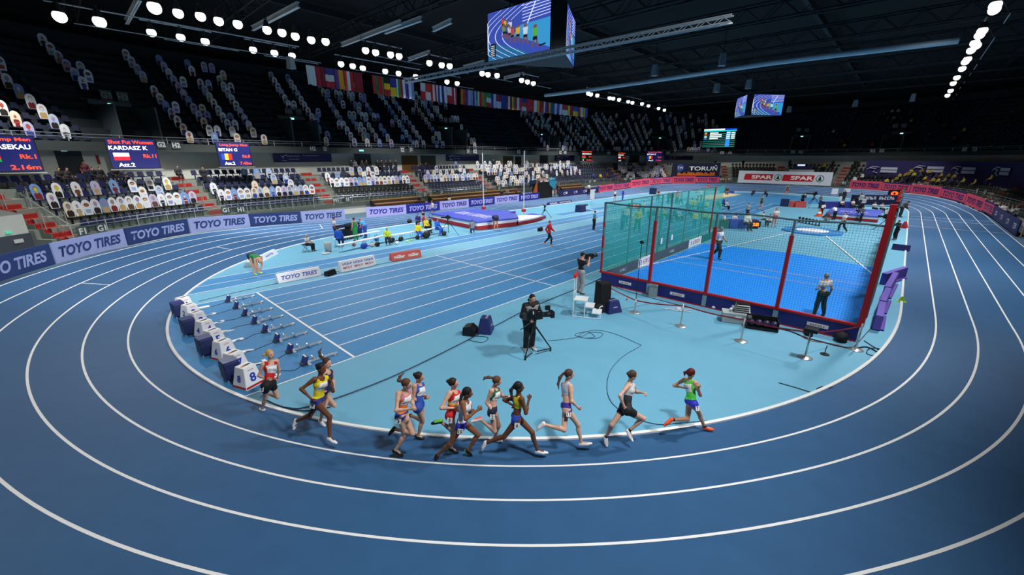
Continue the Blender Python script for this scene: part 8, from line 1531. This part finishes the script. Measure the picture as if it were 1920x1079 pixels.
# spectators in the lower and upper stands
def in_stand(u, v, ps, label, top, bottom, group=None, vest=None, face=None, **kw):
    best = None
    for row in range(NR+1):
        d = rowd(row); r = hit(u, v, d); hh = 1.2 if ps in ('sit', 'lean') else 1.6
        if r is None: continue
        e = abs(r[1]-(rowz(min(row, NR-1))+hh));
        if best is None or e < best[0]: best = (e, r[0], row, d)
    _, s, row, d = best; n = fn(s); f = math.atan2(-n.y, -n.x) if face is None else face
    return put_person(fp(s, d-(0.12 if ps in ('sit', 'lean') else -0.0), rowz(min(row, NR-1))), f+kw.pop('tw', 0.0), 0.96, ps, label, top, bottom, res=0.028, group=group, vest=vest, **kw)
DK = ('#1d1e23', '#262228', '#15161a', '#2c2022', '#22262e')
for k, (u, v, ps, c, l) in enumerate(((105, 316, 'sit', '#2a2424', 'first dark-clad person seated below the left doorway'), (121, 320, 'sit', '#2c2c2e', 'second dark-clad person seated below the left doorway'), (152, 294, 'stand', '#54242c', 'man in dark red jacket standing by the fire extinguisher'), (169, 316, 'sit', '#17181c', 'person in black seated left of the shot put screen'), (183, 317, 'sit', '#1b1c20', 'person in black seated below the fire extinguisher'), (213, 321, 'sit', '#2a1e1c', 'person seated below the left part of the shot put screen'), (232, 321, 'sit', '#2c2420', 'person seated below the middle of the shot put screen'), (330, 313, 'sit', '#2b2e33', 'man in grey leaning at the end of the block before the second stair'), (379, 313, 'stand', '#1e2024', 'person in black and white scarf at the top of the second stair'),
      (657, 296, 'stand', '#241e22', 'person in dark clothes standing left of the grey wall opening'), (665, 302, 'stand', '#6a7078', 'person in grey at the grey wall opening'), (678, 298, 'stand', '#3a2a2e', 'person in brown jacket in the wall opening'), (686, 298, 'stand', '#1b1b1e', 'person in black in the wall opening'), (707, 299, 'stand', '#1c1c20', 'first of the group of five standing near the wooden doors'), (714, 293, 'stand', '#18181c', 'second of the group of five near the wooden doors'), (723, 296, 'stand', '#24242a', 'third of the group of five near the wooden doors'), (731, 294, 'stand', '#1a1a1e', 'fourth of the group of five near the wooden doors'), (741, 295, 'stand', '#202026', 'fifth of the group of five near the wooden doors'), (788, 306, 'sit', '#3a2a24', 'person seated below the second wooden door'), (797, 306, 'sit', '#2a2a2e', 'second person seated below the second wooden door'),
      (925, 298, 'stand', '#15161a', 'person in black standing right of the left upright'), (985, 296, 'stand', '#c8c8cc', 'person in white right of the right upright'), (991, 297, 'stand', '#1c1c20', 'person in black right of the right upright'), (1003, 296, 'stand', '#6a1e24', 'person in dark red standing above the portal'), (1027, 298, 'sit', '#22222a', 'person in black seated above the portal'), (1046, 299, 'sit', '#1a1a20', 'photographer crouching below the third blue banner'), (1112, 323, 'sit', '#2a4ab8', 'person in blue seated in the empty blue block, left'), (1124, 327, 'lean', '#e0d02a', 'person in yellow jacket lying in the empty blue block'), (1138, 322, 'sit', '#b02a30', 'person in red cap in the empty blue block'), (1152, 325, 'stand', '#2a3a8a', 'person in blue with white cap by the rail of the blue block'),
      (1342, 297, 'stand', '#121216', 'cameraman silhouetted on the wall above the TORUN banner'), (1395, 296, 'stand', '#15161a', 'person in black standing above the far empty block'), (1483, 295, 'stand', '#1a1c20', 'commentator in dark clothes at the white commentary block'), (1530, 309, 'sit', '#2a2e3a', 'first person right of the commentary block'), (1547, 304, 'stand', '#a89a2a', 'person in olive yellow top by the draped flags'), (1564, 298, 'stand', '#4a4030', 'person standing before the far right wall'), (1606, 298, 'stand', '#2a2620', 'first of the group left of the dark curtain'), (1612, 296, 'stand', '#3a2e24', 'second of the group left of the dark curtain'), (1600, 307, 'stand', '#1c1c20', 'third of the group left of the dark curtain'), (1604, 331, 'stand', '#dfe6ea', 'person in white and green standing before the curtain edge'), (1619, 322, 'stand', '#d8d4d0', 'person in white cap sitting beside the curtain edge'))):
    in_stand(u, v, ps, l, (J, c), ('trousers', '#1a1b1f'), tw=0.4*math.sin(k*2.3))
YG = 'stewards in yellow before the dark curtain'; k = 0
for (u, v) in ((1664, 335), (1677, 336), (1683, 331), (1689, 325), (1692, 335), (1700, 324), (1705, 322), (1710, 317), (1716, 323), (1728, 324), (1731, 316), (1737, 330), (1745, 318), (1752, 333), (1757, 326), (1762, 334), (1768, 324), (1774, 333), (1781, 325), (1786, 334), (1792, 326), (1809, 334), (1831, 337), (1862, 328)):
    k += 1; d = 2.3 if v < 322 else 1.6 if v < 330 else 0.75; r = hit(u, v, d); n = fn(r[0]); c = ('#b9a52c', '#c0b03a', '#a8963a', '#8a7a30')[k % 4] if k % 5 else '#3a3d52'
    put_person(fp(r[0], d, r[1]-1.15), math.atan2(-n.y, -n.x)+0.3*math.sin(k), 0.95, 'sit', 'steward in yellow top seated before the dark curtain, %s from the left' % ORD[k-1], (J, c), ('trousers', '#2a2c30'), res=0.03, group=YG)
ru = random.Random(31); PLU = [(s, r) for (s, r) in UPL if s > AIS[8]+2 and r < 11]; ru.shuffle(PLU); PLU = [q for q in PLU if not (q[0] < AIS[9]+4 and ru.random() < 0.6)][:150]
DC = {'dark': ('#22252b', '#1a1c22', '#2c2a2e', '#262e3a'), 'red': ('#7a2028', '#8a2a24'), 'yellow': ('#b8a82a', '#c8b43a'), 'pale': ('#a8a8a8', '#9aa0a8')}
for s, r in PLU:
    kd = ru.choices(('dark', 'red', 'yellow', 'pale'), (0.74, 0.1, 0.06, 0.1))[0]; n = fn(s)
    put_person(fp(s, 5.9+UR*r+0.2, 6.7+UZ*r), math.atan2(-n.y, -n.x)+ru.uniform(-.5, .5), 0.95, 'sit', {'dark': 'spectator in dark clothes seated in the unlit upper stand on the right', 'red': 'spectator in red top seated in the unlit upper stand on the right', 'yellow': 'spectator in yellow top seated in the unlit upper stand on the right', 'pale': 'spectator in pale top seated in the unlit upper stand on the right'}[kd], (J, ru.choice(DC[kd])), ('trousers', '#1c1e24'), res=0.03, group='spectators in %s in the right upper stand' % kd)
